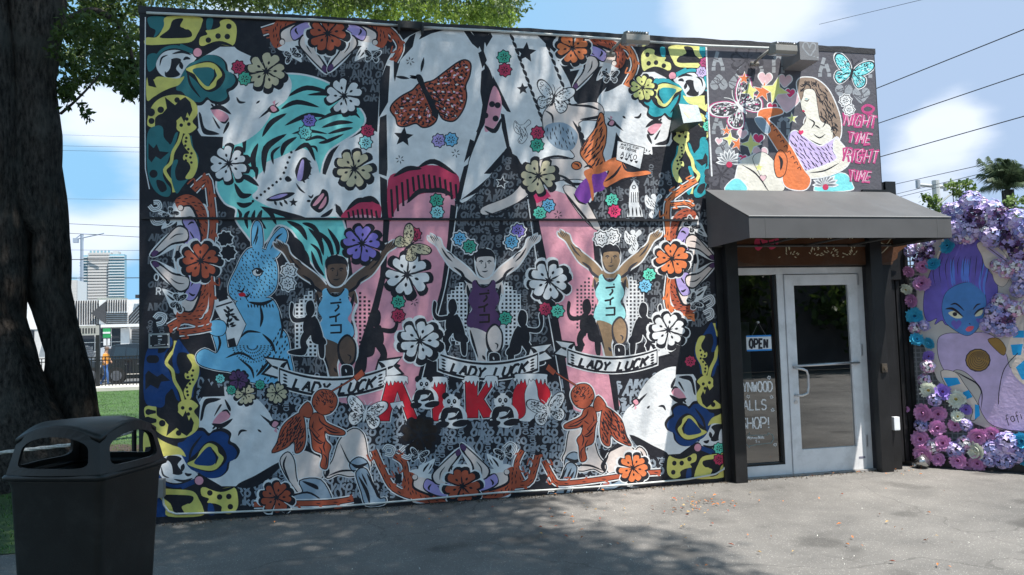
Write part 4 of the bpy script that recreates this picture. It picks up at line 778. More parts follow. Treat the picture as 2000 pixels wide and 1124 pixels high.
cv.motif('painted_pale_knees'); cv.P('SK', '1440,372 1438,340 1446,316 1462,308 1478,302 1500,314 1516,340 1524,372', 1, o=2); cv.P('SK', '1470,310 1490,298 1512,316 1528,345 1530,372 1500,372 1486,345', 1, o=1, oc='K'); cv.star('Y2', 1482, 328, 8); cv.heart('HP', 1490, 348, 6, 0, 1, 'K'); cv.T_('K', '1448,322 1476,340 1500,372', 3)
cv.P('CY', '1416,372 1430,352 1446,352 1458,372', 1, o=1.5); cv.P('CY', '1590,372 1620,344 1650,340 1664,360 1660,372', 1, o=1.5)
for x, y, k in ((1424, 318, 22), (1612, 362, 22)):
    cv.motif('painted_spiky_flower')
    for i in range(9): a = math.pi+math.pi*i/8; cv.T_('W', [(x, y), (x+math.cos(a)*k*1.2, y+math.sin(a)*k*1.2)], 9); cv.T_('ST', [(x, y), (x+math.cos(a)*k, y+math.sin(a)*k)], 6); cv.T_('K', [(x, y), (x+math.cos(a)*k*.8, y+math.sin(a)*k*.8)], 1.6)
    cv.C('M', x, y+4, 6)
cv.motif('painted_musician', 'woman with long brown curls in a lavender dress holding an orange saxophone')
cv.P('BR', '1556,166 1562,154 1574,152 1590,154 1606,164 1620,180 1634,210 1642,240 1640,270 1624,282 1604,262 1580,256 1570,240 1576,222 1564,200', 1, o=2.2)
cv.fur('K', crom(pts('1560,160 1574,154 1592,158 1610,172 1626,196 1636,226 1638,262 1620,272 1604,240 1600,200 1584,176')), 8, 8, 12, 2.4, lambda u, v: 1.1)
cv.P('SK', '1572,176 1590,178 1596,208 1602,236 1620,246 1626,268 1610,284 1576,270 1560,258 1572,240 1574,226 1566,214 1564,200 1568,190', 1, o=1, oc='K'); cv.T_('K', '1570,196 1576,198 1580,194', 2.4); cv.T_('TT', '1571,194 1578,194', 2); cv.T_('M', '1566,216 1572,219', 4); cv.T_('K', '1588,262 1600,270 1612,262', 2.6)
for k in range(26):
    a_ = random.uniform(0, 6.28); u = random.choice((1566, 1576, 1590, 1604, 1612, 1622, 1628)); v = {1566: 168, 1576: 162, 1590: 166, 1604: 190, 1612: 204, 1622: 226, 1628: 250}[u]+random.uniform(-8, 8); rr = random.uniform(3, 6)
    cv.L('K', [(u+math.cos(a_+t)*rr, v+math.sin(a_+t)*rr) for t in (0, 1, 2, 3)], 1.3)
for p in ('1566,170 1574,164 1584,170', '1562,180 1570,172', '1578,232 1590,240 1584,252', '1598,226 1612,236 1606,250', '1612,214 1626,226', '1590,244 1602,252'): cv.T_('K', p, 3)
cv.P('LV', '1540,270 1552,256 1570,268 1600,286 1622,276 1636,270 1636,300 1618,330 1584,340 1560,330 1550,300', 1, o=2); cv.fur('K', crom(pts('1540,270 1552,256 1570,268 1600,286 1622,276 1636,270 1636,300 1618,330 1584,340 1560,330 1550,300')), 9, 8, 12, 2, lambda u, v: .9)
cv.heart('RH', 1564, 259, 5); cv.P('SK', '1632,272 1650,290 1660,308 1650,328 1616,344 1580,348 1570,338 1600,328 1634,312 1628,294', 1, o=2); cv.T_('K', '1580,338 1610,334 1640,318', 3)
cv.P('F', '1484,216 1520,212 1528,222 1500,232 1516,250 1546,290 1568,330 1582,350 1576,368 1560,372 1536,366 1528,348 1534,320 1516,290 1496,258 1482,236', 1, o=2); cv.P('F', '1514,306 1524,294 1536,310 1532,340 1518,346 1512,326', 1, o=1.4, oc='K'); cv.T_('K', '1520,304 1526,316 1524,334', 6)
for k in range(9): cv.L('K', [(1504+k*6.6, 246+k*10.5), (1509+k*6.6, 243+k*10.5), (1511+k*6.6, 249+k*10.5)], 1.6)
cv.P('L', '1474,232 1488,230 1504,252 1496,262 1480,246', 1, o=1)
cv.motif('painted_pink_writing', 'pink handwriting NIGHT TIME RIGHT TIME')
for t, y, h in (('NIGHT', 244, 20), ('TIME', 278, 18), ('RIGHT', 314, 22), ('TIME', 352, 18)):
    x_ = 1646 if t != 'TIME' else 1654; cv.text('PK', t, x_, y+2, h*1.15, 4.6, 3, slant=.22, cw=.5, ang=.07, rnd=1.8); cv.text('PK', t, x_+2, y-3, h*.9, 3.2, 4, slant=-.1, cw=.5, ang=.03, rnd=2.2); cv.text('W', t, x_+3, y, h, .8, 4.4, slant=.2, cw=.45, ang=.06, rnd=1.5)
cv.L('PK', '1684,212 1694,206 1706,212 1700,220 1688,220', 5, 1, True); cv.smf('W', 1651, 197, 10, ol='W'); cv.smf('W', 1658, 215, 9, ol='W')
cv.motif('painted_white_line'); cv.L('W', '1379,92 1384,230 1390,345', 3, 0); cv.L('W', '284,34 283,200 284,330 292,370', 2, 0)
for t, x, y, h in (('O', 302, 548, 12), ('R', 306, 576, 13)): cv.text('W', t, x, y, h, 2.4, 1)
cv.flush(PAL)
wo_ = wl.build('wall', [BLKW], building)
sb = MB(); sb.box((XL, D, 0), (XL+.2, 8, WH)); sb.box((XR-.2, D, 0), (XR, 8, WH)); sb.box((XL+.2, 7.8, 0), (XR-.2, 8, WH)); sb.build('side_wall', BLKW, building)
rf = MB(); rf.box((XL+.2, D, WH-.3), (XR-.2, 7.8, WH-.15)); rf.build('roof', mat('roof_felt', (.3, .3, .3), rough=.9), building)
# uneven rendered coping along the top, dark with paler charcoal patches at random
cp = MB(); n_ = 90
prof = [(XL-.01+(XR-XL+.02)*i/n_, WH-.0+.005*math.sin(i*.9)*random.uniform(.2, 1)+.006*random.random()) for i in range(n_+1)]
for i in range(n_):
    (xa, za), (xb, zb) = prof[i], prof[i+1]; cp.add([(xa, -.006, WH-.06), (xb, -.006, WH-.06), (xb, -.006, zb), (xa, -.006, za), (xa, .26, za), (xb, .26, zb), (xa, .26, WH-.1), (xb, .26, WH-.1)], [(0, 1, 2, 3), (3, 2, 5, 4), (4, 5, 7, 6), (0, 6, 7, 1)])
cp.build('coping', mat('coping_dark', (.035, .035, .04), rough=.8, var=.25, vscale=5, bump=.4, bscale=50, dirt=.4, dirtcol=(.12, .12, .13)), building)
# ledge line half way up
zs = [wall(x, y).z for x, y in ((300, 429), (800, 430), (1340, 427))]; zl = sum(zs)/3
ld = MB(); ld.box((XL+.02, -.022, zl-.012), (wall(1362, 430).x, -.0, zl+.008)); ld.build('ledge', BLKW, building)
# room behind the door
rm = MB(); ya, yb = D+.02, 3.6; X0, X1 = oL-.9, oR+.4
rm.quad((X0, ya, .01), (X1, ya, .01), (X1, yb, .01), (X0, yb, .01)); rm.quad((X0, yb, 0), (X1, yb, 0), (X1, yb, 2.8), (X0, yb, 2.8)); rm.quad((X0, ya, 0), (X0, yb, 0), (X0, yb, 2.8), (X0, ya, 2.8)); rm.quad((X1, ya, 0), (X1, yb, 0), (X1, yb, 2.8), (X1, ya, 2.8)); rm.quad((X0, ya, 2.8), (X1, ya, 2.8), (X1, yb, 2.8), (X0, yb, 2.8))
rm.build('room', mat('room_dark', (.16, .15, .14), rough=.8), building)
fx = MB(); fx.box((oL+1.15, 1.1, 0), (oL+1.23, 1.2, 2.3)); fx.build('beam_reflection', mat('beam_reflection_brown', (.35, .1, .035), rough=.5), building)  # orange upright added inside the room, standing in for a reflection in the glass
fx = MB(); fx.box((oL+.75, 1.6, .75), (oL+1.08, 1.63, 1.6)); fx.build('poster', mat('poster_pale', (.35, .45, .42), rough=.6), building)
fx = MB(); fx.box((oL+.1, 1.0, 0), (oL+.55, 1.4, .62)); fx.build('counter', mat('counter_brown', (.22, .12, .07), rough=.6), building)
# door set: aluminium frame, fixed side light, glazed door
ALU = mat('aluminium_white', (.76, .76, .77), rough=.45, var=.07, vscale=8, dirt=.45, dirtcol=(.32, .31, .29)); GL = mat('glass', (.02, .02, .022), rough=.03, var=0, spec=.9)
g_ = bpy.data.materials.new('window_glass'); g_.use_nodes = True; t = g_.node_tree; t.nodes.clear(); o_ = nd(t, 'ShaderNodeOutputMaterial'); tr = nd(t, 'ShaderNodeBsdfTransparent'); tr.inputs[0].default_value = (.5, .5, .5, 1); gs = nd(t, 'ShaderNodeBsdfGlossy'); gs.inputs['Roughness'].default_value = .01; gs.inputs[0].default_value = (.9, .9, .9, 1)
fr = nd(t, 'ShaderNodeFresnel'); fr.inputs[0].default_value = 1.5; k_ = mathn(t, 'MULTIPLY_ADD', fr.outputs[0], 2.2, .07, clamp=True); ms = nd(t, 'ShaderNodeMixShader'); t.links.new(k_, ms.inputs[0]); t.links.new(tr.outputs[0], ms.inputs[1]); t.links.new(gs.outputs[0], ms.inputs[2]); t.links.new(ms.outputs[0], o_.inputs[0])
GLASS = g_
RUB = mat('black_rubber', (.015, .015, .015), rough=.5)
dy0, dy1 = .05, .13
ds = empty('door_set', (0, -4, 0)); ds.parent = building
mx0 = wall(1534, 740, .05).x; fb = .055
fm = MB(); fm.box((oL, dy0, 0), (oL+fb, dy1, oT)); fm.box((oR-.075, dy0, 0), (oR, dy1, oT)); fm.box((oL+fb, dy0, oT-.07), (oR-.075, dy1, oT)); fm.box((mx0-.045, dy0, .0), (mx0+.03, dy1, oT-.07)); fm.box((oL+fb, dy0, 0), (mx0-.045, dy1, .12)); fm.build('frame', ALU, ds, bevel=.003)
fm = MB(); fm.quad((oL+fb, .1, .12), (mx0-.045, .1, .12), (mx0-.045, .1, oT-.07), (oL+fb, .1, oT-.07)); fm.build('pane', GLASS, ds)
fm = MB(); a0, a1 = oL+fb, mx0-.045
for q in (((a0, dy0+.01, .12), (a0+.012, .099, oT-.07)), ((a1-.02, dy0+.01, .12), (a1, .099, oT-.07)), ((a0+.012, dy0+.01, .12), (a1-.02, .099, .14))): fm.box(*q)
fm.build('gasket', RUB, ds)
dr0, dr1, dt = mx0+.036, oR-.081, oT-.078
door = MB(); y0_, y1_ = .035, .085; st = .105
door.box((dr0, y0_, .02), (dr0+st, y1_, dt)); door.box((dr1-st, y0_, .02), (dr1, y1_, dt)); door.box((dr0+st, y0_, dt-.11), (dr1-st, y1_, dt)); door.box((dr0+st, y0_, .02), (dr1-st, y1_, .26))
dp = door.build('door', ALU, ds, bevel=.002)
gm = MB(); gm.quad((dr0+st, .06, .26), (dr1-st, .06, .26), (dr1-st, .06, dt-.11), (dr0+st, .06, dt-.11)); gm.build('door_pane', GLASS, ds)
gm = MB(); zb = 1.12
gm.tube([(dr0+st*.5, y0_-.035, zb), (dr1-st*.5, y0_-.035, zb+.01)], .011); gm.tube([(dr0+st*.5, y0_, zb), (dr0+st*.5, y0_-.035, zb)], .011); gm.tube([(dr1-st*.5, y0_, zb+.01), (dr1-st*.5, y0_-.035, zb+.01)], .011)
STEEL = mat('brushed_steel', (.62, .62, .63), rough=.3, metal=.8, var=.05); gm.build('push_bar', STEEL, ds, smooth=True)
gm = MB(); hx = dr0+st*.55; gm.tube(crom([(0, 0)], True, 1) and [(hx, y0_, zb-.02), (hx, y0_-.05, zb-.02), (hx+.05, y0_-.07, zb-.03), (hx+.1, y0_-.07, zb-.05), (hx+.115, y0_-.07, zb-.1), (hx+.115, y0_-.07, zb-.22), (hx+.1, y0_-.07, zb-.28), (hx+.04, y0_-.07, zb-.3), (hx, y0_-.05, zb-.3), (hx, y0_, zb-.3)], .013); gm.build('handle', STEEL, ds, smooth=True)
gm = MB(); gm.tube([(hx, y0_, zb-.37), (hx, y0_-.012, zb-.37)], .02, 14); gm.build('lock', STEEL, ds)
gm = MB()
for z in (.25, 1.2, 1.95): gm.box((dr1+.002, y0_-.012, z), (dr1+.016, y0_+.01, z+.12))
gm.build('hinge', STEEL, ds)
gm = MB(); gm.box((dr1-.095, y0_-.002, .13), (dr1-.02, y0_-.0005, .15)); gm.build('sticker', mat('sticker_grey', (.2, .2, .26), rough=.5), ds)
th = MB(); th.box((oL, .0, -.01), (oR, .16, .018)); th.build('threshold', mat('threshold_alu', (.3, .29, .28), rough=.6, dirt=.8), ds)
# black boarding round the door
pb = MB(); bx0 = wall(1403, 700).x
pb.box((bx0, -.03, 0), (oL-.002, -.002, wall(1400, 484).z)); pb.build('jamb_board', BLK, building)
pb = MB(); pb.box((oR+.002, -.03, 0), (XR+.02, -.002, wall(1720, 372).z)); pb.build('jamb_board', BLK, building)
# hanging wood panel painted over the door, under the awning
zt, zbm = wall(1560, 400).z, oT+.012
wd = MB(); xa, xb = bx0+.1, XR+.03
wd.prism([(xa, -.045, zbm), (xb, -.045, zbm), (xb+.12, -.045, zbm+.22), (xb+.1, -.045, zt), (xa, -.045, zt)], (0, .04, 0)); hd = wd.build('door_header', mat('painted_wood', (.07, .035, .018), rough=.5, var=.4, vscale=7, bump=.3, bscale=30), building, label='dark brown header board painted with flowers')
cv = Canvas(building, (0, -.0455, 0), (0, 1, 0)); cv.motif('painted_header_art')
cv.P('WO', '1452,470 1750,470 1754,494 1738,512 1640,516 1452,514')
cv.P('M', '1474,470 1480,466 1500,470 1520,466 1518,480 1506,488 1494,480 1482,490 1474,484'); 
for p in ('1484,468 1490,484', '1500,468 1502,486', '1512,468 1514,482'): cv.T_('K', p, 4)
random.seed(11)
for cx_ in (1541, 1587, 1622, 1664):
    for i in range(15):
        a = random.uniform(0, math.pi); r = random.uniform(3, 15); x = cx_+math.cos(a)*r*1.1; y = 502-math.sin(a)*r*1.5; b2 = a+random.uniform(-.6, .6)
        cv.T_('WD', [(x, y), (x+math.cos(b2)*5, y-math.sin(b2)*6)], 2)
    cv.text('WD', 'ii', cx_-5, 467, 5, 2, 4)
for p in ('1694,484 1704,466 1714,470 1706,482', '1712,470 1730,478 1740,466', '1712,490 1700,496 1720,496 1740,476'): cv.L('WD', p, 1.8)
cv.smf('M', 1430, 486, 9); cv.flush(PAL)
for x0_, x1_, nm in ((wall(1427, 700, -.12).x, wall(1450, 700, -.12).x, 'door_post'), (wall(1711, 700, -.12).x, wall(1734, 700, -.12).x, 'door_post')):
    p = MB(); p.box((x0_, -.12, 0), (x1_, -.031, wall(1440, 430).z)); o = p.build('door_post', BLK, building, bevel=.004)
# ------------------------------------------------------------------ awning
AW = mat('awning_canvas', (.085, .085, .088), rough=.75, var=.14, vscale=2.5, bump=.25, bscale=200, bdist=.002, dirt=.25, dirtcol=(.16, .155, .15))
aw = empty('awning', (wall(1540, 372).x, 0, wall(1540, 372).z), 'dark grey canvas awning over the shop door', 'awning')
pr = -.857; za = wall(1365, 372).z; zf, zfb = wall(1475, 422, pr).z, wall(1477, 465, pr).z
xa, xb = wall(1365, 372).x, wall(1725, 372).x; xf0, xf1 = wall(1474, 440, pr).x, wall(1858, 440, pr).x
xa = .5*(xa+xf0); xb = max(xb, xf1-.05); zw = wall(1372, 486).z
xb = xf1; 
s_ = MB(); nu, nv = 48, 12; random.seed(3)
def aws(i, j, d=0): u, v = i/nu, j/nv; return (xa+(xb-xa)*u, -.03+(pr+.03)*v, za+(zf-za)*v-.022*math.sin(math.pi*v)*abs(math.sin(math.pi*u*4))**.7-.006*math.sin(u*31+v*3)*math.sin(math.pi*v)-d)
s_.add([aws(i, j) for j in range(nv+1) for i in range(nu+1)]+[aws(i, j, .006) for j in range(nv+1) for i in range(nu+1)], [(j*(nu+1)+i, j*(nu+1)+i+1, (j+1)*(nu+1)+i+1, (j+1)*(nu+1)+i) for j in range(nv) for i in range(nu)]+[((nv+1)*(nu+1)+j*(nu+1)+i, (nv+1)*(nu+1)+(j+1)*(nu+1)+i, (nv+1)*(nu+1)+(j+1)*(nu+1)+i+1, (nv+1)*(nu+1)+j*(nu+1)+i+1) for j in range(nv) for i in range(nu)]); s_.build('top_sheet', AW, aw, smooth=True)
s_ = MB(); s_.prism([(xa, pr, zf-.009), (xb, pr, zf-.009), (xb, pr, zfb), (xa, pr, zfb)], (0, .008, 0)); s_.build('valance', AW, aw)
for xs in (xa+.002, xb-.006):
    s_ = MB(); s_.prism([(xs, -.03, za-.008), (xs, pr+.01, zf-.009), (xs, pr+.01, zfb), (xs, -.03, zw)], (.004, 0, 0)); s_.build('side_sheet', AW, aw)
FRM = mat('awning_frame', (.05, .05, .05), rough=.5)
for z, y in ((zfb+.02, pr+.03), (zf-.03, pr+.03), (zw+.02, -.05)):
    s_ = MB(); s_.tube([(xa+.02, y, z), (xb-.02, y, z)], .014, 6); s_.build('rail', FRM, aw)
for i in range(5):
    x = xa+.03+(xb-xa-.06)*i/4; s_ = MB(); s_.tube([(x, -.05, zw+.02), (x, pr+.03, zfb+.02)], .012, 6); s_.tube([(x, -.05, za-.03), (x, pr+.03, zf-.03)], .012, 6); s_.build('rib', FRM, aw)
for x in (xa+.16, xb-.16): s_ = MB(); s_.box((x, pr-.0015, zfb), (x+.006, pr-.0005, zf)); s_.build('seam', mat('seam', (.09, .09, .09)), aw)
s_ = MB(); s_.tube([(xa, pr-.001, zf-.002), (xb, pr-.001, zf-.002)], .006, 6); s_.build('piping', mat('awning_piping', (.25, .25, .25), rough=.6), aw)
# ------------------------------------------------------------------ fittings on the wall
PIPE = mat('pipe_white', (.62, .63, .6), rough=.5, dirt=.3, dirtcol=(.25, .25, .22))
def pipe(ps, r, m, label, y=-.03, name='conduit', cat='pipe'):
    q = MB(); q.tube([tuple(lim(wall(a, b)))[:1]+(y,)+tuple(lim(wall(a, b)))[2:] for a, b in ps], r, 8); o = q.build(name, m, smooth=True); tag(o, label, cat)
    return o
pipe([(288, 28), (420, 34), (620, 42), (782, 53)], .012, PIPE, 'thin pale pipe running under the roof edge at the left end of the mural')
pipe([(820, 56), (960, 63), (1100, 72), (1225, 81)], .013, PIPE, 'white conduit under the roof edge between the middle bracket and the first floodlight')
pipe([(1262, 84), (1380, 92), (1518, 97)], .013, PIPE, 'white conduit under the roof edge between the two floodlights')
pipe([(318, 935), (318, 965), (321, 985), (330, 998), (345, 1003), (420, 1001), (610, 993), (800, 977), (970, 962), (1080, 956), (1240, 945), (1340, 936), (1395, 926), (1412, 916), (1420, 900), (1420, 860), (1412, 700), (1408, 600), (1404, 487)], .009, PIPE, 'white tube framing the foot of the mural and turning up beside the door', -.02, 'border_tube', 'tube')
q = MB(); c = wall(801, 50); q.box((c.x-.11, -.06, c.z-.05), (c.x+.11, -.015, c.z+.02)); q.box((c.x-.12, -.09, c.z-.09), (c.x-.1, -.005, c.z+.0)); q.box((c.x+.1, -.09, c.z-.09), (c.x+.12, -.005, c.z)); br_ = q.build('cable_bracket', mat('bracket_black', (.03, .03, .03), rough=.6), bevel=.005); tag(br_, 'black cable bracket at the roof edge above the large rust butterfly', 'bracket')
LAMP = mat('lamp_housing', (.3, .28, .25), rough=.45, metal=.3, var=.1, dirt=.4, dirtcol=(.35, .33, .3))
def flood(px, py, label):
    c = wall(px, py, -.3); fl = empty('floodlight', (c.x, -.3, c.z), label, 'floodlight', 'floodlights under the roof edge')
    M_ = Matrix.Translation(c)@Matrix.Rotation(R_(14), 4, 'X')@Matrix.Scale(.8, 4)
    q = MB(); q.prism([M_@Vector(p) for p in ((-.15, -.12, -.02), (-.15, -.1, .05), (-.15, .02, .07), (-.15, .09, .0), (-.15, .08, -.06), (-.15, -.1, -.06))], (M_.to_3x3()@Vector((.3, 0, 0)))); q.build('housing', LAMP, fl, bevel=.004)
    q = MB()
    for i in range(9): x = -.14+i*.033; q.box((x, -.1, .045), (x+.008, .03, .085), M_)
    q.build('cooling_fin', LAMP, fl)
    q = MB(); q.box((-.135, -.095, -.068), (.135, .07, -.061), M_); q.build('lens', mat('lamp_glass', (.4, .42, .44), rough=.15), fl)
    q = MB(); q.tube([M_@Vector((-.11, -.07, .05)), M_@Vector((-.11, -.09, .075))], .012); q.tube([M_@Vector((.11, -.07, .05)), M_@Vector((.11, -.09, .075))], .012); q.build('screw', STEEL, fl)
    q = MB(); q.tube([M_@Vector((-.14, .05, 0)), (c.x-.17, -.15, c.z-.04), (c.x-.17, -.02, c.z-.06)], .014); q.tube([(c.x-.2, -.04, c.z-.06), (c.x-.12, -.04, c.z-.06)], .025); q.build('arm', LAMP, fl, smooth=True)
flood(1240, 78, 'boxy floodlight above the orange dancer, left of the two'); flood(1527, 98, 'ribbed floodlight beside the heart box, right of the two')
# box with a heart
c0, c1 = wall(1561, 81, -.32), wall(1600, 119, -.32); hb = empty('junction_box', (c0.x, -.16, c1.z), 'charcoal box with a white heart sticking out below the roof edge', 'box')
q = MB(); q.box((c0.x, -.32, c1.z), (c1.x, -.0, c0.z)); q.build('case', mat('box_charcoal', (.2, .2, .21), rough=.7, var=.1, bump=.3), hb, bevel=.004)
cv = Canvas(hb, (0, -.32, 0), (0, 1, 0)); cv.motif('heart_mark'); cv.L('ST', '1581,109 1573,100 1568,92 1571,84 1577,85 1581,93 1585,86 1591,86 1593,93 1588,102 1583,110', 2.6); cv.C('ST', 1590, 111, 1.6); cv.C('ST', 1597, 113, 1.6); cv.flush(PAL)
# silver lamp box with a cream arrow
cx0, cx1 = wall(1329, 203, -.3), wall(1370, 238, -.3)
lb = empty('wall_lamp_box', (cx0.x, -.15, cx1.z), 'silver topped box lamp on the mural between the two right faces', 'lamp')
q = MB(); A = wall(1325, 203, -.12); 
p1, p2, p3, p4 = wall(1326, 203, -.14), wall(1363, 206, -.14), wall(1372, 237, -.34), wall(1335, 241, -.34)
q.quad(p4, p3, p2, p1); q.build('slanted_face', mat('silver_face', (.22, .26, .27), rough=.45, metal=.2, var=.25, vscale=30), lb)
q = MB(); wz = lambda p, y: Vector((p.x, y, p.z))
b1, b2, b3, b4 = [p+Vector((0, .002, -.006)) for p in (p1, p2, p3, p4)]
w1, w2, w3, w4 = wz(b1, -.001), wz(b2, -.001), wz(b3, -.001), wz(b4, -.001)
q.add([b1, b2, b3, b4, w1, w2, w3, w4], [(0, 1, 5, 4), (1, 2, 6, 5), (2, 3, 7, 6), (3, 0, 4, 7)]); q.build('case', mat('lamp_case', (.03, .05, .05), rough=.5), lb)
q = MB(); n = (p2-p1).cross(p4-p1).normalized(); n = n if n.y < 0 else -n; f = lambda u, v: p1+(p2-p1)*u+(p4-p1)*v+n*.003
q.quad(f(.15, .38), f(.5, .5), f(.92, .42), f(.9, .52), f(.5, .9), f(.14, .48)); q.build('cream_mark', PAL['Y2'], lb); q = MB(); q.add([f(.5+.09*math.cos(a), .64+.13*math.sin(a))+n*.002 for a in [i*.628 for i in range(10)]], [tuple(range(10))]); q.build('dot', PAL['Q'], lb)
# plaque, electric box
def plaque():
    p = [wall(*a) for a in ((291, 652), (332, 649), (333, 677), (292, 681))]; r = empty('plaque', p[3], 'small black artist plaque with silver rim near the left end of the wall', 'plaque')
    x0, x1, z0, z1 = p[0].x, p[1].x, p[3].z, p[0].z
    q = MB(); q.box((x0, -.018, z0), (x1, -.004, z1)); q.build('backing', mat('plaque_rim', (.35, .37, .36), rough=.4, metal=.4), r, bevel=.002)
    q = MB(); q.box((x0+.014, -.021, z0+.014), (x1-.014, -.0185, z1-.014)); q.build('plate', mat('plaque_black', (.02, .02, .025), rough=.35), r)
    cv = Canvas(r, (0, -.0212, 0), (0, 1, 0)); cv.motif('lettering'); cv.C('W', 312, 657, 5, 1.4); cv.text('W', 'AIKO', 309, 665, 2.6, .6, .5); cv.text('W', 'AAA', 309, 669, 1.6, .4, .4); cv.text('W', 'AAA', 309, 672, 1.6, .4, .4)
    cv.L('W', '301,675 323,673', .7, 0)
    for a in ((295, 656), (328, 654), (328, 673), (295, 676)): cv.C('W', *a, 1.4, n=8)
    cv.flush(PAL)
plaque()
q = MB(); c0, c1 = wall(300, 938, -.08), wall(320, 972, -.08); q.box((c0.x, -.1, c1.z), (c1.x, -.003, c0.z)); o = q.build('socket_box', mat('socket_grey', (.22, .21, .2), rough=.5, dirt=.5), bevel=.006); tag(o, 'small grey outdoor socket box low on the wall behind the bin', 'socket box')
# tall black post right of the awning
q = MB(); a, b = wall(1724, 356, .1), wall(1744, 357, .1); q.box((a.x, .06, 2.0), (b.x, .2, a.z)); q.box((a.x-.09, .08, a.z-.17), (a.x, .16, a.z-.02)); o = q.build('fence_post', BLK, bevel=.004); tag(o, 'black steel post rising above the right end of the awning', 'post')
# window writing and open sign
cv = Canvas(ds, (0, .0985, 0), (0, 1, 0)); CH = mat('chalk', (.8, .8, .8), rough=.9, var=.3, vscale=60)
PC = dict(PAL); PC['c'] = CH; PC['d'] = mat('chalk_dim', (.22, .29, .29), rough=.9, var=.3, vscale=60)
cv.motif('chalk_lettering', 'white chalk lettering WYNWOOD WALLS SHOP')
cv.text('c', 'WYNWOOD', 1441, 766, 19, 2.6, 1.9, ang=-.02, cw=.42); cv.text('c', 'WALLS', 1441, 802, 19, 2.6, 3, ang=-.035, cw=.46); cv.text('c', 'SHOP!', 1447, 838, 21, 2.6, 2.6, ang=-.03, cw=.5)
for x, y in ((1502, 738), (1461, 775), (1507, 776), (1509, 801), (1514, 869)): cv.spark('c', x, y, 4)
cv.L('d', '1451,860 1464,846 1464,851 1500,850 1500,846 1509,850 1511,858 1506,866 1500,866 1464,871 1464,875 1451,860', 1.3, 0); cv.text('c', '@WynwoodWalls', 1460, 858, 5.5, .8, .45, ang=-.03, cw=.42); cv.text('c', 'Store', 1476, 865, 5, .8, .5, cw=.45); cv.flush(PC)
osn = empty('open_sign', wall(1482, 656, .085), 'OPEN sign hanging inside the side window of the shop door', 'sign')
q = MB(); a, b = wall(1457, 656, .09), wall(1507, 685, .09); q.box((a.x, .086, b.z), (b.x, .09, a.z)); q.build('board', mat('sign_white', (.75, .77, .78), rough=.4), osn)
q = MB(); q.box((a.x, .0845, a.z-.016), (b.x, .0855, a.z)); q.box((a.x, .0845, b.z), (b.x, .0855, b.z+.016)); q.build('blue_stripe', mat('sign_blue', (.03, .25, .65), rough=.4), osn)
q = MB(); mid = wall(1481, 630, .085); q.tube([(a.x+.07, .088, a.z), tuple(mid), (b.x-.06, .088, a.z)], .0016, 4); q.build('string', mat('string', (.3, .3, .3)), osn)
q = MB(); q.tube([(mid.x, .096, mid.z), (mid.x, .08, mid.z)], .012); q.build('suction_hook', mat('hook', (.4, .4, .4), rough=.3), osn)
cv = Canvas(osn, (0, .0843, 0), (0, 1, 0)); cv.motif('lettering'); cv.text('K', 'OPEN', 1464, 680, 17, 3.8, 3.4, ang=-.0, cw=.36); cv.flush({'K': mat('sign_ink', (.02, .02, .03))})
# card reader / intercom, white box, spotlight at the right post
c = wall(1726, 720, -.12); q = MB(); q.box((c.x-.03, -.14, c.z-.04), (c.x+.03, -.12, c.z+.05)); q.tube([(c.x+.002, -.155, c.z+.0), (c.x+.002, -.14, c.z)], .02, 10); o = q.build('door_buzzer', mat('buzzer', (.12, .1, .08), rough=.4, metal=.5), bevel=.003); tag(o, 'small dark buzzer on the post right of the shop door', 'buzzer')
c = wall(1746, 827, -.05); q = MB(); q.box((c.x-.035, -.1, c.z-.07), (c.x+.035, -.05, c.z+.07)); o = q.build('switch_box', mat('white_plastic', (.7, .72, .75), rough=.4), bevel=.01); tag(o, 'white plastic switch box low on the black fence beside the door', 'box')
# ------------------------------------------------------------------ black slat fence right of the door
fe = empty('slat_fence', (XR+.05, .1, 0), 'black board fence between the shop door and the flower covered panel', 'fence')
xs0, xs1 = XR+.04, wall(1786, 700, .1).x
n_ = 5
for i in range(n_):
    a = xs0+(xs1-xs0)*i/n_; q = MB(); q.box((a+.008, .1, .05), (a+(xs1-xs0)/n_-.008, .125, 2.62+.02*math.sin(i*2))); q.build('board', BLK, fe, bevel=.003)
for z in (.4, 1.5, 2.35): q = MB(); q.box((xs0, .126, z), (xs1, .17, z+.08)); q.build('rail', BLK, fe)
q = MB(); c = ground(1752, 905); q.tube([(c.x, -.02, .05), (c.x+.03, -.1, .09)], [.05, .065], 14); q.tube([(c.x-.02, -.0, 0), (c.x-.02, -.0, .05)], .03, 8); o = q.build('ground_spotlight', mat('chrome_lamp', (.5, .5, .5), rough=.25, metal=.9), smooth=True); tag(o, 'small round metal spotlight on the ground at the foot of the black post', 'spotlight')
# ------------------------------------------------------------------ panel with painted figure and artificial flowers
g0, g1 = ground(1762, 908), ground(2130, 934); dirp = (g1-g0); Lp = dirp.length; dirp.normalize(); nrm = Vector((dirp.y, -dirp.x, 0))
if nrm.dot(CAM-g0) < 0: nrm = -nrm
fp = empty('flower_panel', g0, 'grey mesh panel with a painted blue faced figure framed by artificial flowers', 'panel')
def pp(px, py, off=0): return atplane(px, py, g0+nrm*off, nrm)
def pbox(q, u0, u1, z0, z1, d0, d1):
    P = lambda u, d, z: g0+dirp*u+nrm*d+Vector((0, 0, z))
    q.add([P(u0, d0, z0), P(u1, d0, z0), P(u1, d1, z0), P(u0, d1, z0), P(u0, d0, z1), P(u1, d0, z1), P(u1, d1, z1), P(u0, d1, z1)], [(0,3,2,1),(4,5,6,7),(0,1,5,4),(1,2,6,5),(2,3,7,6),(3,0,4,7)])
topz = pp(1850, 425).z
q = MB(); pbox(q, .0, Lp, 0, .1, -.08, .0); q.build('base_board', BLK, fp)
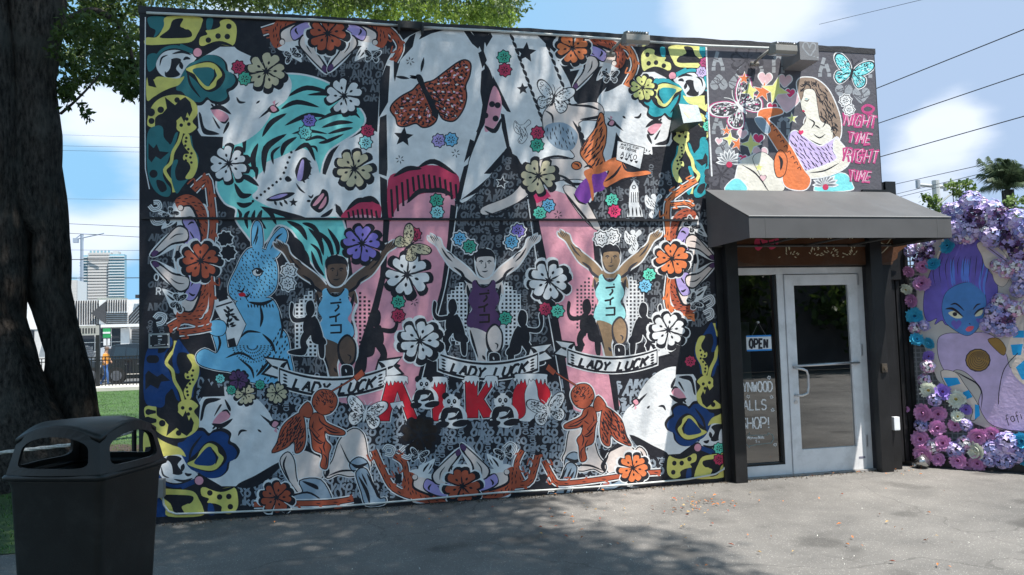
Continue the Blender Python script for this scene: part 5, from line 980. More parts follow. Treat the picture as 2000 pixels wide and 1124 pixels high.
pan = MB(); pan.prism([pp(1812, 478, -.02), pp(1850, 455, -.02), pp(1960, 455, -.02), pp(2110, 470, -.02), pp(2110, 850, -.02), pp(1990, 842, -.02), pp(1930, 838, -.02), pp(1890, 822, -.02), pp(1830, 740, -.02), pp(1790, 640, -.02), pp(1790, 560, -.02)], nrm*-.02)
q = MB(); q.prism([pp(1766, 560, -.09), pp(1800, 478, -.09), pp(2120, 440, -.09), pp(2120, 905, -.09), pp(1780, 905, -.09)], nrm*-.01); q.build('backing_sheet', mat('backing_grey', (.2, .21, .22), rough=.8, var=.15), fp)
pan.build('painted_board', mat('board_cream', (.55, .5, .46), rough=.7, var=.1, vscale=4, bump=.2), fp)
q = MB()
for i in range(46): u = .03+i*.05; pbox(q, u, u+.012, .1, topz-.1, -.075, -.07)
for i in range(int(topz/.05)): pbox(q, 0, Lp, .1+i*.05, .112+i*.05, -.069, -.064)
o = q.build('mesh_screen', mat('mesh_grey', (.3, .31, .32), rough=.6), fp); o['kind'] = 'stuff'
q = MB(); pbox(q, -.04, .04, 0, topz-.2, -.14, -.08); pbox(q, Lp*.5, Lp*.5+.08, 0, topz-.2, -.14, -.08); q.build('post', BLK, fp)
PP = {'pu': paint('#6a5cae', 1.2), 'bl': paint('#5288c8', 1.), 'lv': paint('#b8a4c6', 1.2), 'cr': paint('#cfc0b4', 1.2), 'k': paint('#2a2230', 1), 'go': paint('#96733c', 1.1), 'cy': paint('#1f98d2', 1.2), 'rd': paint('#e0596c', 1.2), 'w': paint('#d8d0b0', 1.2), 'pp': paint('#6a5cb8', 1.2), 'bl2': paint('#5f7fd8', 1.2)}
cv = Canvas(fp, g0+nrm*-.0195, nrm, step=.00006); cv.motif('painted_figure', 'painted figure with a plume of purple hair and a blue face')
cv.P('lv', '1832,664 1850,652 1884,652 1920,650 1946,662 1964,690 1975,720 2000,680 2060,640 2110,640 2110,850 2000,842 1960,838 1930,824 1912,790 1916,760 1890,730 1868,722 1850,730 1834,700', 1, o=1, oc='k')
cv.P('pu', '1804,606 1806,570 1818,530 1830,520 1838,494 1852,486 1864,466 1876,478 1896,460 1912,470 1924,466 1920,500 1932,530 1946,548 1948,576 1938,600 1926,610 1900,630 1852,636 1840,626 1826,634 1830,622 1812,628', 1, o=.8, oc='k')
cv.P('bl', '1840,600 1848,572 1872,556 1900,552 1918,562 1926,590 1920,620 1908,644 1890,656 1866,646 1846,628', 1, o=.8, oc='k')
for k in range(22): x = 1842+k*3.9; cv.T_(random.choice(['pp', 'bl2', 'pu']), [(x, 582-30*math.sin((k+1)/7.4)), (x-2, 562-26*math.sin(k/7.4)), (x+(x-1880)*.25, 505)], 5)
for k in range(10): x = 1832+k*10; cv.T_('k', [(x+(x-1880)*.1, 560-20*math.sin(k/3.2)), (x+(x-1880)*.2, 530-15*math.sin(k/3.2)), (x+(x-1880)*.1+4, 500)], 1.2)
cv.P('w', '1852,612 1866,608 1880,620 1866,622', 1); cv.C('k', 1865, 614, 4.5, 4); cv.T_('k', '1846,604 1862,604 1882,620', 5); cv.P('w', '1904,618 1912,608 1920,606 1916,616', 1); cv.T_('k', '1902,616 1912,606 1928,600', 4); cv.T_('k', '1856,596 1868,594 1884,608', 3.5); cv.T_('k', '1900,606 1908,596 1916,594', 3)
cv.heart('pu', 1868, 634, 10); cv.heart('pu', 1911, 626, 5); cv.P('rd', '1886,644 1892,638 1902,638 1898,646 1890,648'); cv.T_('k', '1892,632 1896,634', 2)
cv.P('cr', '1908,478 1924,472 1950,484 1968,506 1972,540 1960,560 1944,552 1936,530 1924,520 1918,500', 1, o=.6, oc='k'); cv.L('lv', '1928,482 1968,512', 9, 0); cv.L('k', '1930,484 1966,511', 1.4, 0)
cv.C('k', 1910, 704, 25, 23); cv.C('go', 1910, 704, 23, 21)
for k in range(6): cv.L('k', [(1912+math.cos(t)*(3+k*3.4), 700-math.sin(t)*(3+k*3.2)+k*1.2) for t in [i*.55 for i in range(12)]], .9, 1, False)
cv.P('go', '1930,664 1950,662 1964,680 1960,694 1944,682', 1, o=1, oc='k')
cv.P('cr', '1838,726 1866,728 1884,752 1904,780 1912,800 1906,818 1896,820 1900,800 1878,780 1852,760', 1, o=1, oc='k'); cv.P('cy', '1842,738 1870,738 1876,750 1852,756', 0); cv.P('cy', '1872,770 1892,762 1900,776 1888,780', 0); cv.P('cy', '1904,790 1912,792 1914,812 1904,820', 0)
cv.P('cr', '1980,640 1998,630 1999,700 1970,700 1964,690', 0); cv.P('cy', '1980,646 2000,646 2000,660 1978,660', 0); cv.P('cy', '1974,674 1998,672 1994,694 1978,694', 0); cv.P('cr', '1975,720 2000,690 2040,700 2030,760 2000,752', 1); cv.P('cy', '1984,718 2000,704 2010,740 1996,742', 0)
cv.L('k', '1988,690 1962,720 1952,760 1950,790', 1.6); cv.T_('k', '1866,726 1884,736 1908,750 1918,770 1916,800', 3); cv.text('k', 'fafi', 1966, 828, 16, 1.5, 2, ang=-.3, cw=.5, sm=1)
cv.flush(PP)
def pom(col, c2, n=34, r=.055):       # artificial chrysanthemum: many strap petals in two whorls
    q = MB()
    for ring, (cnt, rr, tilt) in enumerate(((n, 1., .25), (int(n*.8), .82, .6), (int(n*.5), .55, 1.0))):
        q.cur = 0
        for i in range(cnt):
            a = 2*math.pi*i/cnt+ring*.2; ca, sa = math.cos(a), math.sin(a); w_ = r*.12
            pt = lambda t, s_, h: Vector((ca*r*rr*t*math.cos(tilt*t)-sa*w_*s_, h+r*rr*t*math.sin(tilt*t)*-1+0, sa*r*rr*t*math.cos(tilt*t)+ca*w_*s_))
            h = -ring*r*.1; j = random.uniform(.85, 1.1)
            q.add([pt(.1, .5, h), pt(.1, -.5, h), pt(.6*j, -1, h), pt(1*j, -.5, h), pt(1*j, .5, h), pt(.6*j, 1, h)], [(0, 1, 2, 5), (5, 2, 3, 4)])
    q.cur = 1
    for i in range(10): a = i*.628; q.add([(0, -r*.45, 0), (math.cos(a)*r*.17, -r*.3, math.sin(a)*r*.17), (math.cos(a+.628)*r*.17, -r*.3, math.sin(a+.628)*r*.17)], [(0, 1, 2)])
    return q.build('flower', [col, c2])
def hyd(cols, n=46, r=.085):          # hydrangea head of four-petalled florets
    q = MB()
    for i in range(n):
        z = 1-2*(i+.5)/n*.85; a = i*2.4; d = Vector((math.cos(a)*math.sqrt(max(0, 1-z*z)), -abs(z)*.9-.1, math.sin(a)*math.sqrt(max(0, 1-z*z)))).normalized(); c = d*r*random.uniform(.8, 1.05); u = d.orthogonal().normalized(); v = d.cross(u); k = r*.27; q.cur = random.randrange(len(cols)); b0 = random.uniform(0, 1.5)
        for j in range(4):
            a1 = b0+j*math.pi/2; e = (u*math.cos(a1)+v*math.sin(a1)); f = (u*math.cos(a1+.9)+v*math.sin(a1+.9)); g2 = (u*math.cos(a1-.9)+v*math.sin(a1-.9)); q.add([c, c+g2*k*.7+d*k*.2, c+e*k*1.15+d*k*random.uniform(-.1, .3), c+f*k*.7+d*k*.2], [(0, 1, 2, 3)])
    return q.build('hydrangea', cols)
pm = lambda n, c: mat(n, c, rough=.5, var=.2, vscale=30)
YC = pm('flower_core', (.35, .25, .05)); DKC = pm('flower_core_dark', (.12, .03, .08))
kinds = {'p': pom(pm('petal_pink', (.62, .3, .55)), DKC), 'c': pom(pm('petal_cyan', (.06, .42, .62)), pm('core_blue', (.02, .1, .2))), 'w': pom(pm('petal_white', (.75, .78, .68)), YC), 'v': pom(pm('petal_violet', (.3, .2, .6)), DKC),
         'h': hyd([pm('floret_violet', (.36, .28, .58)), pm('floret_lilac', (.6, .5, .76)), pm('floret_blue', (.26, .28, .55))]), 'd': hyd([pm('floret_dark', (.03, .015, .05)), pm('floret_plum', (.12, .04, .13)), pm('floret_violet', (.42, .33, .68))]), 'm': hyd([pm('floret_mauve', (.6, .32, .5)), pm('floret_white', (.75, .72, .75)), pm('floret_lilac', (.6, .5, .78))])}
spots = [('p', 1776, 530, 1), ('p', 1802, 520, 1.15), ('p', 1800, 555, 1.1), ('w', 1770, 565, .9), ('p', 1782, 588, 1.1), ('c', 1822, 517, 1.1), ('c', 1852, 482, 1.2), ('c', 1786, 618, 1.15), ('m', 1786, 640, .7), ('h', 1806, 636, .7), ('c', 1790, 664, 1.15), ('c', 1816, 670, 1.05), ('v', 1812, 696, .8), ('m', 1812, 716, .7), ('m', 1806, 742, .8), ('w', 1814, 762, 1.15), ('v', 1840, 766, 1), ('p', 1804, 806, 1.2), ('p', 1832, 808, 1.2), ('w', 1868, 780, 1.1), ('h', 1826, 780, .8), ('v', 1886, 800, .7), ('h', 1800, 832, .9), ('p', 1830, 836, 1.), ('w', 1870, 814, .9), ('p', 1866, 830, .9), ('h', 1888, 830, .8), ('p', 1798, 858, 1.1), ('p', 1842, 866, 1.15), ('m', 1822, 872, .8), ('p', 1804, 886, 1.2), ('p', 1834, 898, 1.1), ('h', 1866, 878, .9), ('p', 1872, 900, 1.1), ('p', 1910, 852, 1.2), ('p', 1938, 848, 1.1), ('w', 1908, 880, 1.25), ('m', 1884, 866, .8), ('p', 1910, 904, 1.2), ('p', 1888, 908, 1), ('h', 1944, 880, 1.1), ('h', 1966, 866, 1.2), ('h', 1984, 886, 1.1), ('c', 1996, 862, 1.1), ('h', 1960, 900, .9), ('c', 2000, 896, 1), ('h', 1932, 900, .8), ('w', 1768, 850, .5), ('p', 1770, 800, .5),
 ('h', 1780, 490, .9), ('m', 1800, 480, .8), ('d', 1815, 492, .8), ('h', 1812, 470, .8), ('d', 1795, 505, .8), ('h', 1850, 430, 1.1), ('h', 1870, 412, 1.1), ('h', 1895, 396, 1.1), ('m', 1915, 402, 1.), ('h', 1935, 410, 1.), ('h', 1862, 446, 1.1), ('d', 1880, 430, .8), ('d', 1906, 416, 1.2), ('d', 1912, 432, .9), ('h', 1885, 450, 1.), ('h', 1905, 448, 1), ('m', 1925, 428, .9), ('m', 1922, 450, .8), ('h', 1940, 436, 1.), ('d', 1950, 420, 1.), ('h', 1870, 462, .9), ('m', 1890, 462, .8), ('h', 1935, 462, 1.1), ('d', 1960, 450, 1.1), ('d', 1972, 470, 1.1), ('h', 1985, 430, 1.1), ('m', 1975, 440, .8), ('d', 1990, 490, 1.2), ('h', 1998, 455, 1.1), ('m', 1985, 520, .9), ('h', 1992, 540, 1), ('m', 1950, 520, .8), ('m', 1965, 530, .8), ('h', 1990, 566, 1), ('m', 1955, 590, .9), ('h', 1945, 612, 1.), ('d', 1962, 618, 1.1), ('h', 1930, 634, 1), ('h', 1952, 640, 1), ('m', 1980, 604, .9), ('h', 1972, 644, .8), ('h', 1850, 408, .7), ('d', 1838, 440, .7), ('h', 1846, 455, .8), ('m', 2010, 600, 1), ('h', 2020, 450, 1.2), ('h', 2030, 520, 1.2), ('h', 2020, 880, 1.2), ('p', 2030, 900, 1.2)]
names = {'p': 'pink', 'c': 'bright blue', 'w': 'white', 'v': 'violet'}
base_rz = math.atan2(dirp.y, dirp.x); firsts = {}
for i, (k, x, y, s) in enumerate(spots):
    src = kinds[k]; o = src if k not in firsts else src.copy()
    if k in firsts: COL.objects.link(o)
    firsts[k] = 1; o.parent = fp; o.location = pp(x, y, random.uniform(.0, .05))-fp.location; s *= random.uniform(.85, 1.15); o.rotation_euler = (random.uniform(-.5, .5), random.uniform(0, 6), base_rz+random.uniform(-.35, .35)); o.scale = (s*(1.42 if k in names else 1.12),)*3
    if k in names: o['label'] = names[k]+' artificial chrysanthemum'
# ------------------------------------------------------------------ foliage maker
def leafmesh(name, pos, size, m, parent=None, drop=.3, aspect=.42, kind=None, vary=.4, offs=None):
    n = len(pos); P = np.array(pos, dtype=np.float32); d = RNG.normal(size=(n, 3)); d[:, 2] -= drop; d /= np.linalg.norm(d, axis=1)[:, None]
    r = RNG.normal(size=(n, 3)); s = np.cross(d, r); s /= np.linalg.norm(s, axis=1)[:, None]+1e-9; L = (size*RNG.uniform(1-vary, 1+vary, n))[:, None]; Wd = L*aspect*.5
    off = np.array(rootloc(parent)); v = np.stack([P, P+d*L*.5+s*Wd, P+d*L, P+d*L*.5-s*Wd], 1).reshape(-1, 3)-off
    me = bpy.data.meshes.new(name); me.vertices.add(4*n); me.vertices.foreach_set('co', v.astype(np.float32).ravel()); me.loops.add(4*n); me.loops.foreach_set('vertex_index', np.arange(4*n, dtype=np.int32)); me.polygons.add(n); me.polygons.foreach_set('loop_start', np.arange(0, 4*n, 4, dtype=np.int32)); me.polygons.foreach_set('loop_total', np.full(n, 4, dtype=np.int32))
    me.update(calc_edges=True); me.validate(); o = bpy.data.objects.new(name, me); COL.objects.link(o); o.data.materials.append(m)
    if parent: o.parent = parent
    if kind: o['kind'] = kind
    return o
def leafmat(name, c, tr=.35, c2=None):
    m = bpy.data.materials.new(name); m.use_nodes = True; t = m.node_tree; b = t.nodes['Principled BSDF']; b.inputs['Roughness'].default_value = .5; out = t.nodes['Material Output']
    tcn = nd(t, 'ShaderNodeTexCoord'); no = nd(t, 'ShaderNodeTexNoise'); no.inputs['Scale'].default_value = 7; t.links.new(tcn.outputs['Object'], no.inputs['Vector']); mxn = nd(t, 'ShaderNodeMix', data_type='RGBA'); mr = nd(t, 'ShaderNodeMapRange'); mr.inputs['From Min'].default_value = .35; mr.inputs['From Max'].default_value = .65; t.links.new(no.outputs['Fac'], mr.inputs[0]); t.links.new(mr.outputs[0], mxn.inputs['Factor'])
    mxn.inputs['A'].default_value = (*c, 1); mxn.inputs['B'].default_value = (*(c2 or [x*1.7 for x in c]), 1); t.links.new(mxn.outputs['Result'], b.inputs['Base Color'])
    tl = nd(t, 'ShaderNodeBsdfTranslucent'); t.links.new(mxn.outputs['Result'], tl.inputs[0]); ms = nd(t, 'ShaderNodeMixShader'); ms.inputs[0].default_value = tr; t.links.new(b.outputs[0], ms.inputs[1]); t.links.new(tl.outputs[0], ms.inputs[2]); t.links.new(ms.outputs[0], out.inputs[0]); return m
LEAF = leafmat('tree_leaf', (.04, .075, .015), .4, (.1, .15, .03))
def barkmat():
    m = bpy.data.materials.new('bark'); m.use_nodes = True; t = m.node_tree; b = t.nodes['Principled BSDF']; b.inputs['Roughness'].default_value = .95; b.inputs['Specular IOR Level'].default_value = .15
    tcn = nd(t, 'ShaderNodeTexCoord'); mp_ = nd(t, 'ShaderNodeMapping'); mp_.inputs['Scale'].default_value = (1, 1, .28); t.links.new(tcn.outputs['Object'], mp_.inputs[0])
    def ns(sc, det, rg, src=mp_.outputs[0]): n = nd(t, 'ShaderNodeTexNoise'); n.inputs['Scale'].default_value = sc; n.inputs['Detail'].default_value = det; n.inputs['Roughness'].default_value = rg; t.links.new(src, n.inputs[0]); return n.outputs['Fac']
    fine = ns(26, 9, .7); big_ = ns(2.2, 5, .6, tcn.outputs['Object']); r = nd(t, 'ShaderNodeValToRGB'); e = r.color_ramp.elements; e[0].position = .36; e[0].color = (.02, .017, .015, 1); e[1].position = .66; e[1].color = (.13, .11, .095, 1); t.links.new(fine, r.inputs[0])
    m2 = nd(t, 'ShaderNodeMapRange'); m2.inputs['From Min'].default_value = .5; m2.inputs['From Max'].default_value = .68; m2.inputs['To Max'].default_value = .6; t.links.new(big_, m2.inputs[0])
    mm = nd(t, 'ShaderNodeMix', data_type='RGBA'); t.links.new(m2.outputs[0], mm.inputs['Factor']); t.links.new(r.outputs[0], mm.inputs['A']); mm.inputs['B'].default_value = (.13, .125, .11, 1); t.links.new(mm.outputs['Result'], b.inputs['Base Color'])
    h = mathn(t, 'ADD', mathn(t, 'MULTIPLY', fine, 1.0), mathn(t, 'MULTIPLY', ns(80, 5, .7), .4)); bp = nd(t, 'ShaderNodeBump'); bp.inputs['Strength'].default_value = 1; bp.inputs['Distance'].default_value = .035; t.links.new(h, bp.inputs['Height']); t.links.new(bp.outputs[0], b.inputs['Normal']); return m
BARK = barkmat()
# ------------------------------------------------------------------ the big tree at the left
TD = 9.6
def tp(x, y, dep=TD): return atdepth(x, y, dep)
tree = empty('shade_tree', ground(70, 945), 'huge dark trunked tree left of the mural building, its crown spreading over the wall', 'tree')
def trunkmesh(rows, name, seg=28, dep=TD, ell=.85):
    """rows: (y, x_left, x_right, depth) outline of a bole in the picture -> closed tube of real thickness"""
    q = MB(); rings = []
    for (y, xl_, xr_, dp_) in rows:
        a, b = tp(xl_, y, dp_), tp(xr_, y, dp_); c = (a+b)/2; hw = (b-a).length/2; u = (b-a).normalized(); v = Vector((0, 0, 1)).cross(u).normalized()
        ring = []
        for k in range(seg):
            t = 2*math.pi*k/seg; rr = 1+.07*math.sin(3*t+c.z*2)+.05*math.sin(7*t+c.z*3.1)+.03*math.sin(13*t+c.z*5)*(1+max(0, 1.5-c.z))
            ring.append(c+u*math.cos(t)*hw*(rr if abs(math.cos(t)) < .92 else 1)+v*math.sin(t)*hw*ell*rr)
        rings.append(ring)
    n = seg; vs = [p for r in rings for p in r]; fs = [(i*n+k, i*n+(k+1) % n, (i+1)*n+(k+1) % n, (i+1)*n+k) for i in range(len(rings)-1) for k in range(n)]
    q.add(vs, fs); o = q.build(name, BARK, tree, smooth=True); return o
def interp(rows, st=14):
    out = []
    for a, b in zip(rows[:-1], rows[1:]):
        n = max(1, int(abs(b[0]-a[0])/st))
        for k in range(n): t = k/n; out.append(tuple(a[i]+(b[i]-a[i])*t for i in range(4)))
    return out+[rows[-1]]
trunkmesh(interp([(-500, -60, 60, 9.4), (-200, -30, 90, 9.5), (0, 0, 122, 9.6), (60, 0, 114, 9.6), (150, 0, 104, 9.6), (220, 0, 112, 9.6), (260, 0, 117, 9.6), (320, -10, 111, 9.6), (380, -20, 117, 9.6), (430, 20, 124, 9.6), (460, 62, 130, 9.6), (500, 58, 134, 9.6), (560, 52, 135, 9.6), (590, 62, 142, 9.6), (640, 80, 152, 9.6), (690, 94, 166, 9.6), (730, 92, 178, 9.6), (820, 84, 192, 9.6), (870, 80, 200, 9.6), (960, 70, 214, 9.5)]), 'trunk')
trunkmesh(interp([(-400, -260, -60, 9.3), (-100, -230, 10, 9.3), (200, -230, 30, 9.3), (430, -240, 44, 9.3), (455, -240, 48, 9.3), (500, -240, 50, 9.3), (560, -240, 46, 9.2), (620, -250, 44, 9.2), (700, -260, 66, 9.1), (780, -280, 96, 9.0), (850, -300, 130, 8.9), (920, -340, 165, 8.8), (980, -380, 190, 8.7)]), 'trunk', ell=.6)
def limb(ps, r0, r1, name='limb'):
    q = MB(); ps = [Vector(p) for p in ps]; sm = []
    n = len(ps)
    for i in range(n-1):
        a, b, c, d = ps[max(i-1, 0)], ps[i], ps[i+1], ps[min(i+2, n-1)]
        for j in range(5): t = j/5; sm.append(.5*(2*b+(c-a)*t+(2*a-5*b+4*c-d)*t*t+(3*b-a-3*c+d)*t**3))
    sm.append(ps[-1]); m_ = len(sm); q.tube(sm, [r0+(r1-r0)*i/(m_-1) for i in range(m_)], 8); q.build(name, BARK, tree, smooth=True)
T0 = tp(60, -200, 9.5)
limb([T0, (-4.2, 1.2, 9), (-1.5, -1.5, 10.8), (2.2, -4, 12.2)], .26, .06); limb([T0, (-4.4, .2, 9), (-3, -3.5, 10.8), (-.5, -7.5, 12.2)], .24, .06); limb([T0, (-3.2, 3, 7.2), (-1, 4.2, 8), (2, 4.6, 8.4)], .22, .06)
limb([(-1.5, -1.5, 10.8), (1, -2.6, 11.4), (4.2, -3, 12)], .12, .04); limb([tp(60, -100), (-6.5, 3.4, 7.2), (-8.5, 4.5, 8)], .2, .06)
limb([tp(119, 222, 9.5), tp(150, 195, 9.3), tp(185, 158, 9.2), tp(196, 140, 9.2)], .018, .007, 'twig'); limb([tp(100, 60), tp(180, 20), tp(240, 60), tp(262, 130)], .05, .02)
# canopy: clusters of leaves; a dense roof of them shades the wall and the ground at the left
cl = []
def puff(c, r, n, fl=.75):
    v = RNG.normal(size=(n, 3)); v /= np.linalg.norm(v, axis=1)[:, None]; v *= (RNG.uniform(0, 1, n)**.45*r)[:, None]; v[:, 2] *= fl; cl.append(v+np.array(c))
big = []
# the high crown: clusters hang where the sun throws their shade on the wall and the yard
for gx in np.arange(-9.2, 3.4, .62):
    for gy in np.arange(-5.2, 5.2, .62):
        x, y = gx+random.uniform(-.3, .3), gy+random.uniform(-.3, .3)
        edge = (2.35+.25*math.sin(y*2.1)) if y > -1.2 else 2.6-.10*(-1.2-y)
        if y > .2: edge = 2.15+.15*math.sin(y*5)
        if x > edge-.5: continue
        if x > -3.2 and y > 2.6: continue
        if x < -3.2 and random.random() < .12: continue
        for lay_ in range(4 if x < -2.9 else 3 if y < -.45 else 2):
            z = random.uniform(9.6, 13.2); c = Vector((x, y, 0))+SUN*(z/SUN.z); big.append(c); puff(c, random.uniform(.6, .95), 225)
big_pos = np.concatenate(cl); leafmesh('crown', big_pos, .125, LEAF, tree, kind='stuff', aspect=.55)
cl = []
def screen_puffs(poly, n, d0, d1, r, cnt):
    poly = pts(poly); xs = [p[0] for p in poly]; ys = [p[1] for p in poly]; k = 0
    while k < n:
        x, y = random.uniform(min(xs), max(xs)), random.uniform(min(ys), max(ys))
        if inpoly(x, y, poly): puff(tp(x, y, random.uniform(d0, d1)), r*random.uniform(.6, 1.2), cnt, .8); k += 1
screen_puffs('100,-40 290,-40 290,120 262,196 250,150 228,130 215,176 196,140 150,170 120,188 112,120', 120, 9.2, 12, .17, 62)
screen_puffs('112,150 150,150 140,190 116,186', 8, 9.4, 10, .1, 40); screen_puffs('215,120 262,120 262,205 250,190 232,165', 16, 9.3, 10, .12, 46)
puff(tp(166, 218, 9.3), .06, 22, 1.4); puff(tp(158, 204, 9.3), .05, 14); puff(tp(128, 205, 9.4), .05, 14); puff(tp(172, 230, 9.3), .04, 12)
screen_puffs('270,-60 1000,-60 1010,30 940,-5 900,0 880,8 850,0 700,10 400,8 280,0', 210, 12, 15, .34, 90)
leafmesh('foliage', np.concatenate(cl), .085, LEAF, tree, kind='stuff')
cl = []; screen_puffs('560,-30 780,-30 900,20 960,-10 1010,34 1000,48 930,44 880,40 820,40 700,32 560,22', 90, 13, 15.5, .26, 90); leafmesh('foliage', np.concatenate(cl), .1, leafmat('leaf_sunny', (.12, .2, .03), .5, (.26, .36, .06)), tree, kind='stuff', label=None) if False else leafmesh('foliage', np.concatenate(cl), .1, leafmat('leaf_sunny', (.12, .2, .03), .5, (.26, .36, .06)), tree, kind='stuff')  # brighter copy of the leaf colour, sunlight painted into this foliage
# mulch at its foot
q = MB(); c = ground(60, 930); q.add([(c.x+math.cos(a)*2.0*(1+.1*math.sin(5*a)), c.y+.9+math.sin(a)*1.7*(1+.1*math.sin(4*a+1)), .011) for a in [i*math.pi/16 for i in range(32)]], [tuple(range(32))]); o = q.build('mulch', MULCH); tag(o, 'dark mulch round the foot of the big tree', 'mulch', kind='stuff')
# rope round the trunk
ROPE = mat('rope_white', (.6, .58, .54), rough=.8, var=.2, vscale=60, bump=1, bscale=150)
rp = empty('rope_barrier', ground(150, 930), 'pale rope strung across in front of the tree behind the bin', 'rope')
q = MB(); P0, P1, P2 = atdepth(-40, 889, 6.2), atdepth(130, 870, 6.4), atdepth(262, 842, 6.7)
ps = [P0.lerp(P1, t/10) for t in range(10)]+[P1.lerp(P2, t/8)-Vector((0, 0, .02*math.sin(math.pi*t/8))) for t in range(9)]
for k in range(3): q.tube([p+Vector((0, math.cos(i*1.1+k*2.1)*.008, math.sin(i*1.1+k*2.1)*.008)) for i, p in enumerate(ps)], .009, 6)
q.build('rope', ROPE, rp, smooth=True); q = MB(); e_ = P2; q.tube([(e_.x, e_.y, 0), (e_.x, e_.y, e_.z+.06)], .02, 8); q.build('post', BLK, rp); q = MB(); e_ = P0; q.tube([(e_.x, e_.y, 0), (e_.x, e_.y, e_.z+.06)], .02, 8); q.build('post', BLK, rp)
# ------------------------------------------------------------------ litter bin in the foreground
BIN = mat('bin_plastic', (.0055, .007, .0065), rough=.45, var=.35, vscale=9, bump=.35, bscale=160, bdist=.0015, dirt=.5, dirtcol=(.035, .038, .036))
bc = atdepth(174, 900, 3.42); bn = empty('litter_bin', (bc.x, bc.y, 0), 'big black plastic litter bin with a domed lid and open sides, left foreground', 'litter bin')
rimz = atdepth(150, 935, 3.1).z; topz_b = atdepth(160, 830, 3.3).z
ang = R_(45+6)-YAW*-0  # the corner faces the camera
cdir = (CAM-bc); ca0 = math.atan2(cdir.y, cdir.x)
A0 = ca0+R_(8)
def sq(h, z, rd=.14, n=5):            # rounded square, corner toward the camera, half side h
    out = []
    for k in range(4):
        a = A0-math.pi/4+k*math.pi/2+math.pi/4
        cx_, cy_ = math.cos(a)*h*math.sqrt(2)*(1-rd*1.0), math.sin(a)*h*math.sqrt(2)*(1-rd*1.0)
        for j in range(n):
            t = a-math.pi/4+math.pi/2*j/(n-1); out.append(Vector((bc.x+cx_+math.cos(t)*h*rd*1.15, bc.y+cy_+math.sin(t)*h*rd*1.15, z)))
    return out
def loft(q, rings, cap0=False, cap1=False):
    n = len(rings[0]); v = [p for r in rings for p in r]; f = [(i*n+k, i*n+(k+1) % n, (i+1)*n+(k+1) % n, (i+1)*n+k) for i in range(len(rings)-1) for k in range(n)]
    if cap0: f.append(tuple(range(n))[::-1])
    if cap1: f.append(tuple((len(rings)-1)*n+k for k in range(n)))
    q.add(v, f)
H = .222
q = MB(); loft(q, [sq(H*.76, 0), sq(H*.78, .03), sq(H*.88, rimz*.6), sq(H*.95, rimz-.06), sq(H*.985, rimz-.03), sq(H*.985, rimz-.025), sq(H*.93, rimz-.024), sq(H*.9, rimz-.2)], True); q.build('body', BIN, bn, smooth=True)
q = MB(); loft(q, [sq(H*.99, rimz-.028), sq(H*1.05, rimz-.022), sq(H*1.06, rimz-.008), sq(H*1.03, rimz), sq(H*.98, rimz+.002), sq(H*.96, rimz-.01)]); q.build('rim', BIN, bn, smooth=True)
# lid: four side panels with openings, dome
cor = lambda k, h, z: Vector((bc.x+math.cos(A0+k*math.pi/2)*h*math.sqrt(2), bc.y+math.sin(A0+k*math.pi/2)*h*math.sqrt(2), z))
zr, zt_ = rimz, topz_b
for k in range(4):
    a, b = cor(k, H*.99, zr), cor(k+1, H*.99, zr); c, d = cor(k+1, H*.86, zt_-.055), cor(k, H*.86, zt_-.055)
    def F(u, v, bow=0):
        lo = a.lerp(b, u); hi = d.lerp(c, u); p = lo.lerp(hi, v); out = ((a+b)/2-Vector((bc.x, bc.y, zr))).normalized(); p = p+out*.028*math.sin(math.pi*u); p.z += .055*math.sin(math.pi*u)*v; return p
    outer = []; inner = []; N_ = 40
    for i in range(N_):
        t = 2*math.pi*i/N_; cx_, sx_ = math.cos(t), math.sin(t); m_ = max(abs(cx_), abs(sx_)); ou, ov = cx_/m_, sx_/m_; e = 5.; g_ = (abs(cx_)**e+abs(sx_)**e)**(-1/e)
        outer.append(F(.5+.5*ou, .5+.5*ov)); iu, iv = .5+.385*cx_*g_, .47+.33*sx_*g_; inner.append(F(iu, iv-.10*(iv < .5)*math.sin(math.pi*iu)*0))
    inw = -((a+b)/2-Vector((bc.x, bc.y, zr))).normalized()*.014
    vs = outer+inner+[p+inw for p in inner]+[p+inw for p in outer]; n = N_
    fs = [(i, (i+1) % n, n+(i+1) % n, n+i) for i in range(n)]+[(n+i, n+(i+1) % n, 2*n+(i+1) % n, 2*n+i) for i in range(n)]+[(2*n+i, 2*n+(i+1) % n, 3*n+(i+1) % n, 3*n+i) for i in range(n)]
    q = MB(); q.add(vs, fs); q.build('lid_side', BIN, bn, smooth=False)
q = MB(); rows = []; M_ = 16
def dome(u, v, dz=0):
    aa, bb, cc, dd = (cor(k, H*.885, 0) for k in range(4)); p = aa.lerp(bb, u).lerp(dd.lerp(cc, u), v); cx_, cy_ = 2*u-1, 2*v-1
    r_ = Vector((p.x-bc.x, p.y-bc.y, 0)); bow = 1+.05*(math.cos(cx_*math.pi/2)*abs(cy_)**6+math.cos(cy_*math.pi/2)*abs(cx_)**6)
    z = zt_-.05+.055*max(math.cos(cx_*math.pi/2)*abs(cy_)**0, 0)*0+.055*(math.cos(cx_*math.pi/2)+math.cos(cy_*math.pi/2)-math.cos(cx_*math.pi/2)*math.cos(cy_*math.pi/2))+.012*math.cos(cx_*math.pi/2)*math.cos(cy_*math.pi/2)
    return Vector((bc.x+r_.x*bow, bc.y+r_.y*bow, z+dz))
